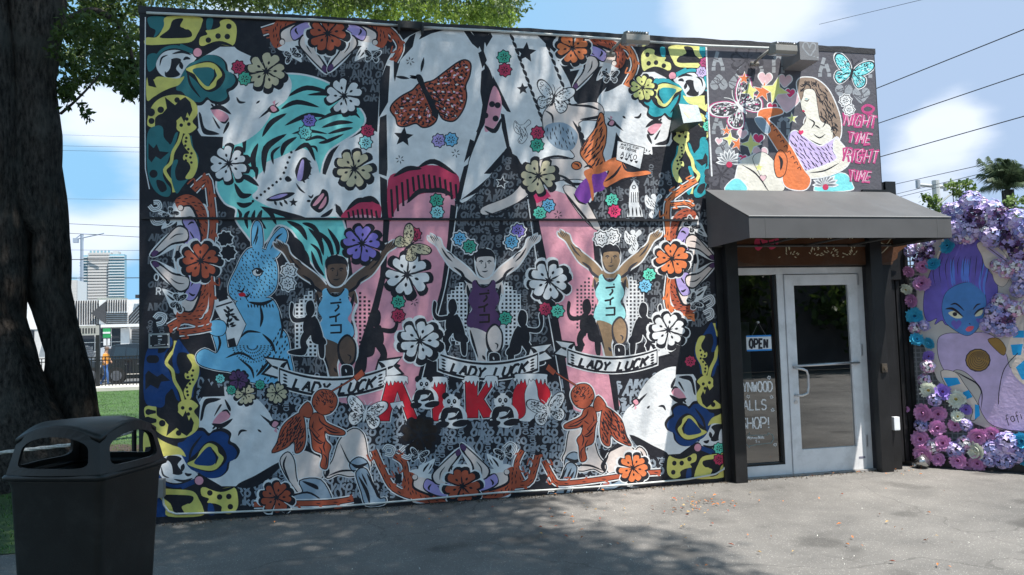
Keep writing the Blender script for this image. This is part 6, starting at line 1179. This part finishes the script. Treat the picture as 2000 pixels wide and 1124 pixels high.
q.add([dome(i/M_, j/M_) for j in range(M_+1) for i in range(M_+1)]+[dome(i/M_, j/M_, -.02) for j in range(M_+1) for i in range(M_+1)],
      [(j*(M_+1)+i, j*(M_+1)+i+1, (j+1)*(M_+1)+i+1, (j+1)*(M_+1)+i) for j in range(M_) for i in range(M_)]+[((M_+1)**2+j*(M_+1)+i, (M_+1)**2+(j+1)*(M_+1)+i, (M_+1)**2+(j+1)*(M_+1)+i+1, (M_+1)**2+j*(M_+1)+i+1) for j in range(M_) for i in range(M_)]
      +[e for i in range(M_) for o2 in [(M_+1)**2] for e in ((i, o2+i, o2+i+1, i+1), (M_*(M_+1)+i, M_*(M_+1)+i+1, o2+M_*(M_+1)+i+1, o2+M_*(M_+1)+i), (i*(M_+1), (i+1)*(M_+1), o2+(i+1)*(M_+1), o2+i*(M_+1)), (i*(M_+1)+M_, o2+i*(M_+1)+M_, o2+(i+1)*(M_+1)+M_, (i+1)*(M_+1)+M_))])
q.build('lid_top', BIN, bn, smooth=True)
q = MB(); loft(q, [sq(H*.9, rimz-.2), sq(H*.9, rimz-.21)], False, True); q.build('liner', mat('bin_liner', (.008, .008, .008), rough=.3), bn)
# ------------------------------------------------------------------ fallen leaves and grit
LC = [mat('dead_leaf_%s' % n, c, rough=.7, var=.3, vscale=20) for n, c in (('orange', (.6, .2, .04)), ('tan', (.45, .3, .12)), ('brown', (.14, .06, .03)), ('red', (.4, .08, .03)), ('white', (.7, .68, .62)))]
q = MB(); random.seed(5)
def litter(x, y, s=1, c=None):
    g_ = ground(x, y); a = random.uniform(0, 6.28); l = random.uniform(.011, .024)*s; w_ = l*random.uniform(.3, .5); q.cur = c if c is not None else random.choices(range(4), (5, 3, 3, 2))[0]
    u = Vector((math.cos(a), math.sin(a), random.uniform(-.1, .3))); v = Vector((-math.sin(a), math.cos(a), random.uniform(-.1, .2))); c0 = Vector((g_.x, g_.y, .018))
    q.add([c0-u*l, c0-v*w_+Vector((0, 0, .006)), c0+u*l, c0+v*w_+Vector((0, 0, .008))], [(0, 1, 2, 3)])
for _ in range(60): litter(random.gauss(1370, 45), random.gauss(988, 9))
for _ in range(60): litter(random.uniform(1000, 1900), random.uniform(958, 1115))
for _ in range(50): litter(random.uniform(320, 1300), 1010-.055*random.uniform(0, 900)+random.uniform(2, 30), .8)
for _ in range(28): litter(random.uniform(1560, 1800), random.uniform(914, 935), .8)
for _ in range(45): litter(random.uniform(320, 2000), random.uniform(960, 1120), .35, 4)
for x, y in ((1177, 1070), (1190, 1068)): litter(x, y, 1.2, 4)
o = q.build('fallen_leaves', LC); tag(o, 'scattered orange and brown leaves on the asphalt below the mural', 'leaves', kind='stuff')
# ------------------------------------------------------------------ beyond: palm, pole, wires on the right
def facing(px, dep):                  # street frame: x along the street, y away
    return atdepth(px, 690, dep)
pal = empty('palm_tree', tuple(atdepth(1960, 640, 17).to_2d())+(0,), 'palm tree with fine drooping fronds behind the flower panel', 'palm tree')
pc = atdepth(1968, 372, 17); FR = leafmat('palm_leaf', (.035, .06, .03), .3, (.11, .15, .08))
q = MB(); q.tube([(pal.location.x, pal.location.y, 0), (pc.x+.05, pc.y, pc.z*.5), (pc.x, pc.y, pc.z)], [.2, .16, .12], 10); q.build('trunk', BARK, pal, smooth=True)
fr0 = None
def frond(L_, bend, n=64):
    q = MB(); prev = None; path = []
    for i in range(n+1): t = i/n; path.append(Vector((L_*t*(1-.25*t*t*bend), 0, L_*(.55*t-.75*bend*t*t))))
    q.tube(path[::4], [.018*(1-.8*i/(n//4)) for i in range(n//4+1)], 5)
    for i in range(4, n):
        d = (path[i+1]-path[i]).normalized(); l = .26*math.sin(math.pi*(i/n)**.7)+.05
        for sg in (-1, 1):
            tip = path[i]+Vector((d.x*l*.55, sg*l*.62, -l*random.uniform(.25, .75)+d.z*l*.5)); mid = path[i].lerp(tip, .5)+Vector((0, 0, .06)); w_ = d*.009; q.add([path[i]-w_, path[i]+w_, mid+w_, tip, mid-w_], [(0, 1, 2, 4), (2, 3, 4)])
    return q
for i in range(26):
    q = frond(random.uniform(.6, .95), random.uniform(.3, 1.0), 56); a = i*2.4; el = random.uniform(.05, 1.35); M_ = Matrix.Translation(pc)@Matrix.Rotation(a, 4, 'Z')@Matrix.Rotation(-el, 4, 'Y'); q.v = [tuple(M_@Vector(v)) for v in q.v]; q.build('frond', FR, pal)
bs = empty('shrub', tuple(atdepth(1850, 640, 15).to_2d())+(0,), 'leafy shrub tops showing behind the awning and the flower panel', 'shrub')
cl = []
for x, y, r in ((1808, 385, .1), (1818, 400, .13), (1830, 410, .12), (1860, 360, .1), (1885, 358, .1), (1868, 375, .08), (1880, 385, .12), (1845, 405, .08), (1995, 420, .2), (1988, 440, .2), (1998, 390, .12), (1825, 395, .1), (1900, 372, .1), (1990, 470, .2), (1975, 395, .15)): puff(atdepth(x, y, 12.5), r, 60)
leafmesh('foliage', np.concatenate(cl), .07, leafmat('shrub_leaf', (.07, .13, .03), .4, (.2, .28, .07)), bs, kind='stuff', aspect=.6)
q = MB(); b0 = atdepth(1850, 640, 12.5)
for x, y in ((1815, 395), (1860, 370), (1885, 380), (1990, 440), (1835, 408), (1975, 400)): t_ = atdepth(x, y, 12.5); q.tube([(t_.x+.1, t_.y, 0.0), (t_.x+.06, t_.y, t_.z*.6), tuple(t_)], [.02, .014, .006], 5)
q.build('stem', BARK, bs)
POLE = mat('pole_concrete', (.42, .43, .42), rough=.85, var=.1)
def upole(px, py_top, dep, w_, label):
    t_ = atdepth(px, py_top, dep); r = empty('utility_pole', (t_.x, t_.y, 0), label, 'utility pole'); q = MB(); q.tube([(t_.x, t_.y, 0), tuple(t_)], [w_*1.2, w_*.8], 10); q.build('pole', POLE, r); return r, t_
r, t_ = upole(1827, 353, 38, .22, 'concrete utility pole with a crossarm beyond the awning')
q = MB(); A, B_ = atdepth(1791, 361, 38), atdepth(1874, 369, 38); q.tube([A, B_], .09, 6); q.build('crossarm', POLE, r)
for x in (1793, 1847, 1869): q = MB(); c = atdepth(x, 362+(x-1791)*.1, 38); q.tube([c+Vector((0, 0, -.15)), c+Vector((0, 0, .25))], .11, 8); q.build('insulator', mat('insulator', (.3, .32, .35), rough=.4), r)
q = MB(); q.tube([atdepth(1829, 420, 38), atdepth(1839, 395, 38), atdepth(1850, 385, 38), atdepth(1860, 378, 38)], .05, 6); q.build('lamp_arm', POLE, r)
WIRE = mat('wire_black', (.02, .02, .025), rough=.6)
def wire(a, b, d0, d1, w_, label, sag=0, grp=None):
    A, B_ = atdepth(*a, d0), atdepth(*b, d1); q = MB(); n_ = 16; q.tube([A.lerp(B_, i/n_)-Vector((0, 0, sag*4*(i/n_)*(1-i/n_))) for i in range(n_+1)], w_, 5); o = q.build('overhead_wire', WIRE); tag(o, label, 'wire', grp)
for i, (a, b, w_) in enumerate((((1600, 48), (1850, -12), .006), ((1690, 182), (2080, 26), .014), ((1690, 250), (2080, 118), .013), ((1690, 315), (2080, 205), .013))):
    wire(a, b, 22, 17, w_, ['faintest top wire in the sky right of the building', 'upper of the thick wires leaving the building edge to the right', 'middle of the thick wires leaving the building edge to the right', 'lowest thick wire leaving the right edge of the building'][i])
wire((1736, 363), (1925, 321), 40, 30, .015, 'thin wire passing just above the crossarm of the pole'); wire((1740, 382), (1915, 340), 40, 30, .013, 'thin wire running behind the crossarm of the pole'); wire((1745, 388), (1915, 346), 40, 30, .013, 'lowest thin wire rising behind the pole to the palm')
for i, (y0_, y1_, w_) in enumerate(((262, 269, .006), (284, 289, .008), (293, 298, .008), (388, 391, .006), (434, 445, .013), (452, 465, .013), (488, 490, .009), (507, 508, .022), (544, 543, .022))):
    wire((60, y0_), (300, y1_), 40, 40, w_, '%s wire between trunk and building' % ['highest of all, hair thin', 'second from the top, thin', 'third from the top, thin', 'fourth, alone across the blue patch', 'upper of the two sloping ones', 'lower of the two sloping ones above the crane', 'thin one just above the towers', 'thick one crossing the tower tops', 'lowest thick one crossing the towers'][i])
# ------------------------------------------------------------------ city beyond the lawn
TW1, TW2, TW3 = mat('tower_concrete', (.5, .48, .46), rough=.9), mat('tower_glass', (.2, .36, .42), rough=.3), mat('tower_pale', (.6, .62, .62), rough=.8)
def at(px, py, d): return atdepth(px, py, d)
def tower(segs, dep, label, fl=26, thick=5):
    x0 = min(s[0] for s in segs); b = at(x0, 690, dep); r = empty('tower_block', (b.x, b.y, 0), label, 'tower')
    for (xa, xb, yt, m, slab) in segs:
        A, B_ = at(xa, yt, dep), at(xb, yt, dep); q = MB(); q.box((A.x, A.y, 0), (B_.x, A.y+thick, A.z)); q.build('tower_wall', m, r)
        q = MB(); n_ = fl
        for i in range(n_): z = 12+(A.z-12)*i/n_; q.box((A.x-.3, A.y-1.2, z), (B_.x+.3, A.y-.01, z+.5 if slab else z+1.1))
        o = q.build('balcony_slab', TW3 if slab else TW1, r); o['kind'] = 'stuff'
        if not slab:
            q = MB(); w_ = (B_.x-A.x)
            for i in range(n_):
                for k in range(6): z = 13.3+(A.z-12)*i/n_; q.box((A.x+w_*(k+.2)/6, A.y-.06, z), (A.x+w_*(k+.75)/6, A.y-.01, z+1.1))
            o = q.build('window', TW2, r); o['kind'] = 'stuff'
    return r
tw = tower([(158, 174, 499, TW2, True), (174, 214, 493, TW1, False), (214, 241, 497, TW2, True)], 420, 'pair of grey and glass high rise blocks under construction beyond the street')
q = MB(); 
for a, b in ((176, 186), (190, 196), (218, 228)): A, B_ = at(a, 490, 421), at(b, 496, 421); q.box((A.x, A.y+2, B_.z-2), (B_.x, A.y+8, A.z))
q.build('roof_box', TW1, tw)
cr_ = empty('tower_crane', tuple(at(160, 690, 415).to_2d())+(0,), 'thin tower crane beside the high rise blocks', 'crane'); q = MB(); CRM = mat('crane_steel', (.3, .35, .42), rough=.6); q.tube([tuple(at(160, 690, 415).to_2d())+(0,), at(160, 457, 415)], .8, 4); q.build('mast', CRM, cr_); q = MB(); q.tube([at(146, 468, 415), at(203, 456, 415)], .35, 4); q.tube([at(160, 457, 415), at(148, 466, 415)], .25, 4); q.tube([at(160, 457, 415), at(190, 458, 415)], .2, 4); q.build('jib', CRM, cr_); q = MB(); c = at(148, 468, 415); q.box((c.x-1.2, c.y-1, c.z-1.8), (c.x+1.2, c.y+1, c.z+.6)); q.build('counterweight', CRM, cr_)
tower([(134, 149, 548, TW3, False)], 300, 'low white block at the edge of the big trunk', 14, 12)
# striped shop building across the street
SX = lambda px, d=39: at(px, 690, d).x
sy = at(210, 690, 39).y; shop = empty('shop_building', (SX(20), sy, 0), 'low shop building clad in black and white stripes with dark windows across the street', 'building')
SZ = lambda py: at(210, py, 39).z
WH_, BK_ = mat('cladding_white', (.7, .7, .7), rough=.7), mat('cladding_black', (.03, .03, .035), rough=.6)
q = MB(); q.box((SX(-60), sy, 0), (SX(320), sy+9, SZ(586))); q.build('wall', mat('shop_wall', (.5, .5, .5), rough=.8), shop)
q = MB(); q.box((SX(-60), sy-.04, SZ(640)), (SX(320), sy-.001, SZ(586))); q.build('fascia', WH_, shop)
q = MB()
for k in range(20): x = 122+k*4.4; q.box((SX(x), sy-.1, SZ(634)), (SX(x+1.7), sy-.041, SZ(586.5)))
for k in range(9): x = 210+k*4.4; q.box((SX(x), sy-.1, SZ(609)), (SX(x+1.7), sy-.041, SZ(586.5)))
for k in range(6): y = 612+k*4; q.box((SX(210), sy-.1, SZ(y+1.6)), (SX(249), sy-.041, SZ(y)))
q.build('vertical_stripe', BK_, shop)
q = MB()
for k in range(14):
    x = 236+k*6.2; a, b = (x, 634), (x+42, 586)
    q.prism([(SX(x), sy-.1, SZ(634)), (SX(x+2.8), sy-.1, SZ(634)), (SX(x+44.8), sy-.1, SZ(586.5)), (SX(x+42), sy-.1, SZ(586.5))], (0, .05, 0))
mask = MB(); q.build('diagonal_stripe', BK_, shop)
q = MB(); q.box((SX(196), sy-.18, SZ(634)), (SX(249.5), sy-.11, SZ(586))); q.build('fascia', WH_, shop)
q = MB()
for k in range(9): x = 210+k*4.4; q.box((SX(x), sy-.24, SZ(609)), (SX(x+1.7), sy-.185, SZ(586.5)))
for k in range(6): y = 612+k*4; q.box((SX(210), sy-.24, SZ(y+1.6)), (SX(249), sy-.185, SZ(y)))
q.build('stripe', BK_, shop)
q = MB(); q.prism([(SX(182), sy-.26, SZ(612)), (SX(209), sy-.26, SZ(589)), (SX(209), sy-.26, SZ(633))], (0, .06, 0)); q.build('arrow', mat('arrow_grey', (.06, .06, .065), rough=.5), shop)
q = MB(); q.box((SX(100), sy-.5, SZ(640)), (SX(320), sy-.27, SZ(634.5))); q.build('canopy', WH_, shop)
q = MB(); q.box((SX(168), sy+2, SZ(586)+.02), (SX(217), sy+3, SZ(577))); q.build('roof_plant', mat('plant_grey', (.25, .27, .24), rough=.8), shop); q = MB(); q.box((SX(264), sy-.3, SZ(584)), (SX(276), sy-.2, SZ(577))); q.build('roof_lamp', BK_, shop)
DW = mat('shop_glass', (.03, .03, .035), rough=.1)
for a, b in ((20, 44), (48, 78), (100, 160), (161, 186), (188, 216), (218, 235)): q = MB(); q.box((SX(a), sy-.02, .3), (SX(b), sy-.005, SZ(642))); q.build('window', DW, shop)
q = MB()
for x in (160, 187, 217): q.box((SX(x), sy-.06, .2), (SX(x+.9), sy-.02, SZ(642)))
for y in (668, 686): q.box((SX(100), sy-.07, SZ(y+1)), (SX(235), sy-.03, SZ(y)))
q.build('window_bar', WH_, shop)
q = MB(); q.box((SX(236), sy-.2, 0), (SX(252), sy-.01, SZ(642))); q.build('column', WH_, shop)
q = MB()
for k in range(14): y = 645+k*3.2; q.box((SX(255), sy-.04, SZ(y+1.4)), (SX(272), sy-.01, SZ(y)))
q.build('grille', BK_, shop)
cv = Canvas(shop, (0, sy-.03, 0), (0, 1, 0), step=.002, base=.01); cv.motif('lettering'); cv.text('W', 'Swirl', 166, 683, 6, .9, .6, cw=.55); cv.text('W', 'Sweet', 222, 681, 6, .9, .5, cw=.5); cv.text('W', 'LE', 51, 612, 8, 1.5, 1); cv.text('W', 'CA', 56, 621, 5, 1, 1); cv.flush(PAL)
# street signs
def sign(px, y0_, y1_, w_, dep, m, label):
    a, b = at(px-w_/2, y0_, dep), at(px+w_/2, y1_, dep); r = empty('street_sign', (a.x, a.y, .1), label, 'sign'); q = MB(); q.box((a.x, a.y, b.z), (b.x, a.y+.03, a.z)); q.build('sign_plate', m, r); q = MB(); mx_ = (a.x+b.x)/2; q.tube([(mx_, a.y+.05, 0), (mx_, a.y+.05, a.z)], .03, 6); q.build('sign_post', mat('sign_post', (.3, .3, .3)), r); return r, a
r, a = sign(208, 642, 660, 14, 34, mat('sign_green', (.03, .3, .1), rough=.5), 'green and white parking sign above the street fence'); q = MB(); b = at(215, 652, 34); q.box((a.x, a.y-.01, b.z), (b.x, a.y-.002, b.z+.08)); q.build('white_band', WH_, r)
sign(208, 662, 675, 12, 35, WH_, 'small white sign just under the green one')
# ------------------------------------------------------------------ vehicles
def suv(px0, px1, dep, colr, label, flip=1, roof=1.72, wy=757):
    """side view car: px0 rear .. px1 front"""
    A, B_ = at(px0, 690, dep), at(px1, 690, dep); y = A.y; L_ = abs(B_.x-A.x); r = empty('parked_car', ((A.x+B_.x)/2, y+.9, 0), label, 'car'); s = 1 if B_.x > A.x else -1; X = lambda u: A.x+s*u*L_/4.6
    k = roof/1.72; body = [(0, .42), (.02, .95), (.15, 1.02), (1.0, 1.06), (3.2, 1.06), (4.3, .95), (4.58, .8), (4.6, .42)]; cab = [(.12, 1.04), (.35, 1.62), (.7, 1.7), (2.3, 1.72), (2.6, 1.66), (3.35, 1.05)]
    P_ = mat('car_'+colr[0], colr[1], rough=.25, coat=.6, spec=.6)
    q = MB(); q.prism([(X(u), y, z*k) for u, z in body], (0, 1.8, 0)); q.build('body', P_, r, bevel=.05)
    q = MB(); 
    v0 = [(X(u), y+.08+(.12 if z > 1.3 else 0), z*k) for u, z in cab]; v1 = [(X(u), y+1.72-(.12 if z > 1.3 else 0), z*k) for u, z in cab]; n = len(cab); q.add(v0+v1, [tuple(range(n)), tuple(range(n, 2*n))[::-1]]+[(i, (i+1) % n, n+(i+1) % n, n+i) for i in range(n)]); q.build('cabin', P_, r, bevel=.03)
    CG = mat('car_glass', (.015, .02, .025), rough=.04, spec=.9)
    for w_ in ([(.55, 1.15), (.68, 1.58), (1.45, 1.6), (1.45, 1.15)], [(1.52, 1.15), (1.52, 1.6), (2.3, 1.6), (2.3, 1.15)], [(2.37, 1.15), (2.37, 1.59), (2.52, 1.56), (3.05, 1.15)]):
        q = MB(); q.add([(X(u), y+.07+.12*(z-1.1)/.5, z*k) for u, z in w_], [tuple(range(4))]); q.build('window', CG, r)
    for u in (.85, 3.75):
        whl = MB(); whl.tube([(X(u), y-.02, .34), (X(u), y+.22, .34)], .34, 20); t_ = whl.build('wheel', mat('tyre', (.015, .015, .015), rough=.8), r)
        whl = MB(); whl.tube([(X(u), y-.035, .34), (X(u), y-.021, .34)], .21, 12)
        for j in range(6): a = j*math.pi/3; whl.box((X(u)-.02+math.cos(a)*.1, y-.05, .32+math.sin(a)*.1), (X(u)+.02+math.cos(a)*.1, y-.036, .36+math.sin(a)*.1))
        whl.build('rim', mat('rim', (.16, .16, .17), rough=.4, metal=.5), t_)
    q = MB(); q.box((X(4.3), y-.012, .72*k), (X(4.55), y-.001, .82*k)); q.build('headlight', mat('headlight', (.7, .7, .7), rough=.1), r); q = MB(); q.box((X(.03), y-.012, .75*k), (X(.15), y-.001, .95*k)); q.build('tail_light', mat('tail_light', (.4, .02, .02), rough=.2), r)
    q = MB(); q.box((X(1.5), y-.03, .82*k), (X(1.65), y-.001, .85*k)); q.box((X(2.4), y-.03, .82*k), (X(2.55), y-.001, .85*k)); q.build('handle', mat('rim', (.5, .5, .52)), r)
suv(205, 320, 31, ('black', (.01, .01, .012)), 'black car parked behind the fence at the edge of the building', roof=1.62)
suv(92, 192, 31.5, ('dark_blue', (.02, .025, .035)), 'dark car parked behind the fence next to the big trunk', roof=1.6); suv(180, 330, 35.5, ('silver', (.35, .37, .4)), 'silver car standing behind the black car', roof=1.55)
# ------------------------------------------------------------------ street fence
fz = lambda py: at(220, py, 27.6).z
fy = at(220, 690, 27.6).y; FX = lambda px: at(px, 690, 27.6).x; sf = empty('street_fence', (FX(230), fy, 0), 'black metal railing along the far edge of the lawn', 'fence')
q = MB(); pk = None
zt2 = at(220, 698, 27.6).z
i = 0; x = FX(60)
while x < FX(330):
    if pk is None: q = MB(); q.box((-.012, -.012, 0), (.012, .012, zt2-.05)); pk = q.build('picket', BLK, None); pk.parent = sf; pk.location = (x-sf.location.x, 0, .05)
    else: copyobj(pk, (x-sf.location.x, 0, .05), sf)
    x += .115; i += 1
for z in (.16, zt2-.12, zt2): q = MB(); q.box((FX(60), fy-.018, z), (FX(330), fy+.018, z+.035)); q.build('rail', BLK, sf)
q = MB(); q.box((FX(190.5), fy-.08, 0), (FX(196.5), fy+.08, at(193, 634, 27.6).z)); q.build('gate_post', BLK, sf)
q = MB(); q.box((FX(152), fy-.09, at(193, 655, 27.6).z), (FX(196.5), fy-.081, at(193, 636, 27.6).z)); q.build('sign_board', mat('board_grey', (.35, .34, .32), rough=.7), sf)
q = MB()
for k in range(7): x = 156+k*5.2; q.box((FX(x), fy-.1, at(193, 651, 27.6).z), (FX(x+2.6), fy-.091, at(193, 641, 27.6).z))
q.build('board_mark', BK_, sf)
# person walking behind the fence
def person(px, dep, h, label, shirt, legs):
    b = at(px, 690, dep); o = Vector((b.x, b.y, 0)); k = h/1.75; root = empty('person', o, label, 'person')
    J = {'p': (0, 0, .95), 'w': (0, 0, 1.15), 'c': (.02, 0, 1.38), 'n': (.03, 0, 1.5), 'hd': (.05, 0, 1.62), 'ht': (.05, 0, 1.72), 'ls': (.0, -.17, 1.42), 'le': (-.05, -.22, 1.15), 'lw': (.12, -.2, .95), 'rs': (.03, .17, 1.42), 're': (.12, .22, 1.16), 'rw': (.25, .2, 1.0), 'lh': (0, -.1, .9), 'lk': (.12, -.1, .5), 'la': (.16, -.1, .08), 'lf': (.3, -.1, .04), 'rh': (0, .1, .9), 'rk': (-.02, .1, .5), 'ra': (-.22, .1, .12), 'rf': (-.1, .1, .04)}
    R = {'p': .15, 'w': .13, 'c': .15, 'n': .06, 'hd': .1, 'ht': .07, 'ls': .07, 'le': .05, 'lw': .035, 'rs': .07, 're': .05, 'rw': .035, 'lh': .1, 'lk': .065, 'la': .045, 'lf': .04, 'rh': .1, 'rk': .065, 'ra': .045, 'rf': .04}
    E_ = [('p', 'w'), ('w', 'c'), ('c', 'n'), ('n', 'hd'), ('hd', 'ht'), ('c', 'ls'), ('ls', 'le'), ('le', 'lw'), ('c', 'rs'), ('rs', 're'), ('re', 'rw'), ('p', 'lh'), ('lh', 'lk'), ('lk', 'la'), ('la', 'lf'), ('p', 'rh'), ('rh', 'rk'), ('rk', 'ra'), ('ra', 'rf')]
    ks = list(J); me = bpy.data.meshes.new('body'); me.from_pydata([tuple(Vector(J[a])*k) for a in ks], [(ks.index(a), ks.index(b)) for a, b in E_], []); ob = bpy.data.objects.new('body', me); COL.objects.link(ob); ob.parent = root
    md = ob.modifiers.new('s', 'SKIN'); 
    for i, a in enumerate(ks): me.skin_vertices[0].data[i].radius = (R[a]*k, R[a]*k); me.skin_vertices[0].data[i].use_root = (a == 'p')
    ob.modifiers.new('u', 'SUBSURF').levels = 1
    dg = bpy.context.evaluated_depsgraph_get(); me2 = bpy.data.meshes.new_from_object(ob.evaluated_get(dg)); ob.modifiers.clear(); ob.data = me2
    for m in (shirt, legs, mat('skin_tone', (.35, .2, .13), rough=.6), mat('shoe', (.04, .03, .03))): me2.materials.append(m)
    for p in me2.polygons: z = p.center.z/k; ay = abs(p.center.y/k); p.material_index = 3 if z < .1 else 1 if z < .98 and ay < .17 else 2 if (z > 1.47 or (z < 1.2 and ay > .17)) else 0
    q = MB(); q.tube([o+Vector((.05, 0, 1.68))*k, o+Vector((.05, 0, 1.74))*k, o+Vector((.05, 0, 1.78))*k], [.11*k, .1*k, .05*k], 10); q.box(o+Vector((.1, -.07, 1.675))*k, o+Vector((.24, .07, 1.69))*k); q.build('cap', mat('cap_brown', (.12, .08, .06)), root)
person(206, 29.6, 1.5, 'person in an orange shirt, blue jeans and a cap walking behind the street fence', mat('shirt_orange', (.6, .25, .04), rough=.8), mat('jeans', (.05, .12, .3), rough=.8))
# tree row and houses far away close the horizon
cl = []
for i in range(150): a = random.uniform(-70, 60); puff((a, 62+random.uniform(-2, 6), random.uniform(1.2, 3.4)), random.uniform(.8, 1.6), 70)
o = leafmesh('tree_line', np.concatenate(cl), .5, leafmat('far_leaf', (.04, .08, .03)), None, kind='stuff'); o['label'] = 'low line of far trees along the horizon'; o['category'] = 'trees'
# yard wall and hedge behind the viewer, seen only as reflections in the door glass
q = MB(); q.box((-14, -17.4, 0), (26, -17, 3.4)); o = q.build('courtyard_wall', mat('courtyard_wall', (.1, .09, .09), rough=.8, var=.3, vscale=1)); tag(o, 'long dark courtyard wall on the far side of the yard', 'wall')
cl = []
for i in range(110): puff((random.uniform(-2, 22), random.uniform(-17.5, -15.6), random.uniform(1.5, 7.5)), random.uniform(.7, 1.3), 120)
hd_ = leafmesh('hedge', np.concatenate(cl), .3, LEAF, None, kind='stuff', aspect=.6); hd_['label'] = 'tall dark hedge along the courtyard wall'; hd_['category'] = 'hedge'
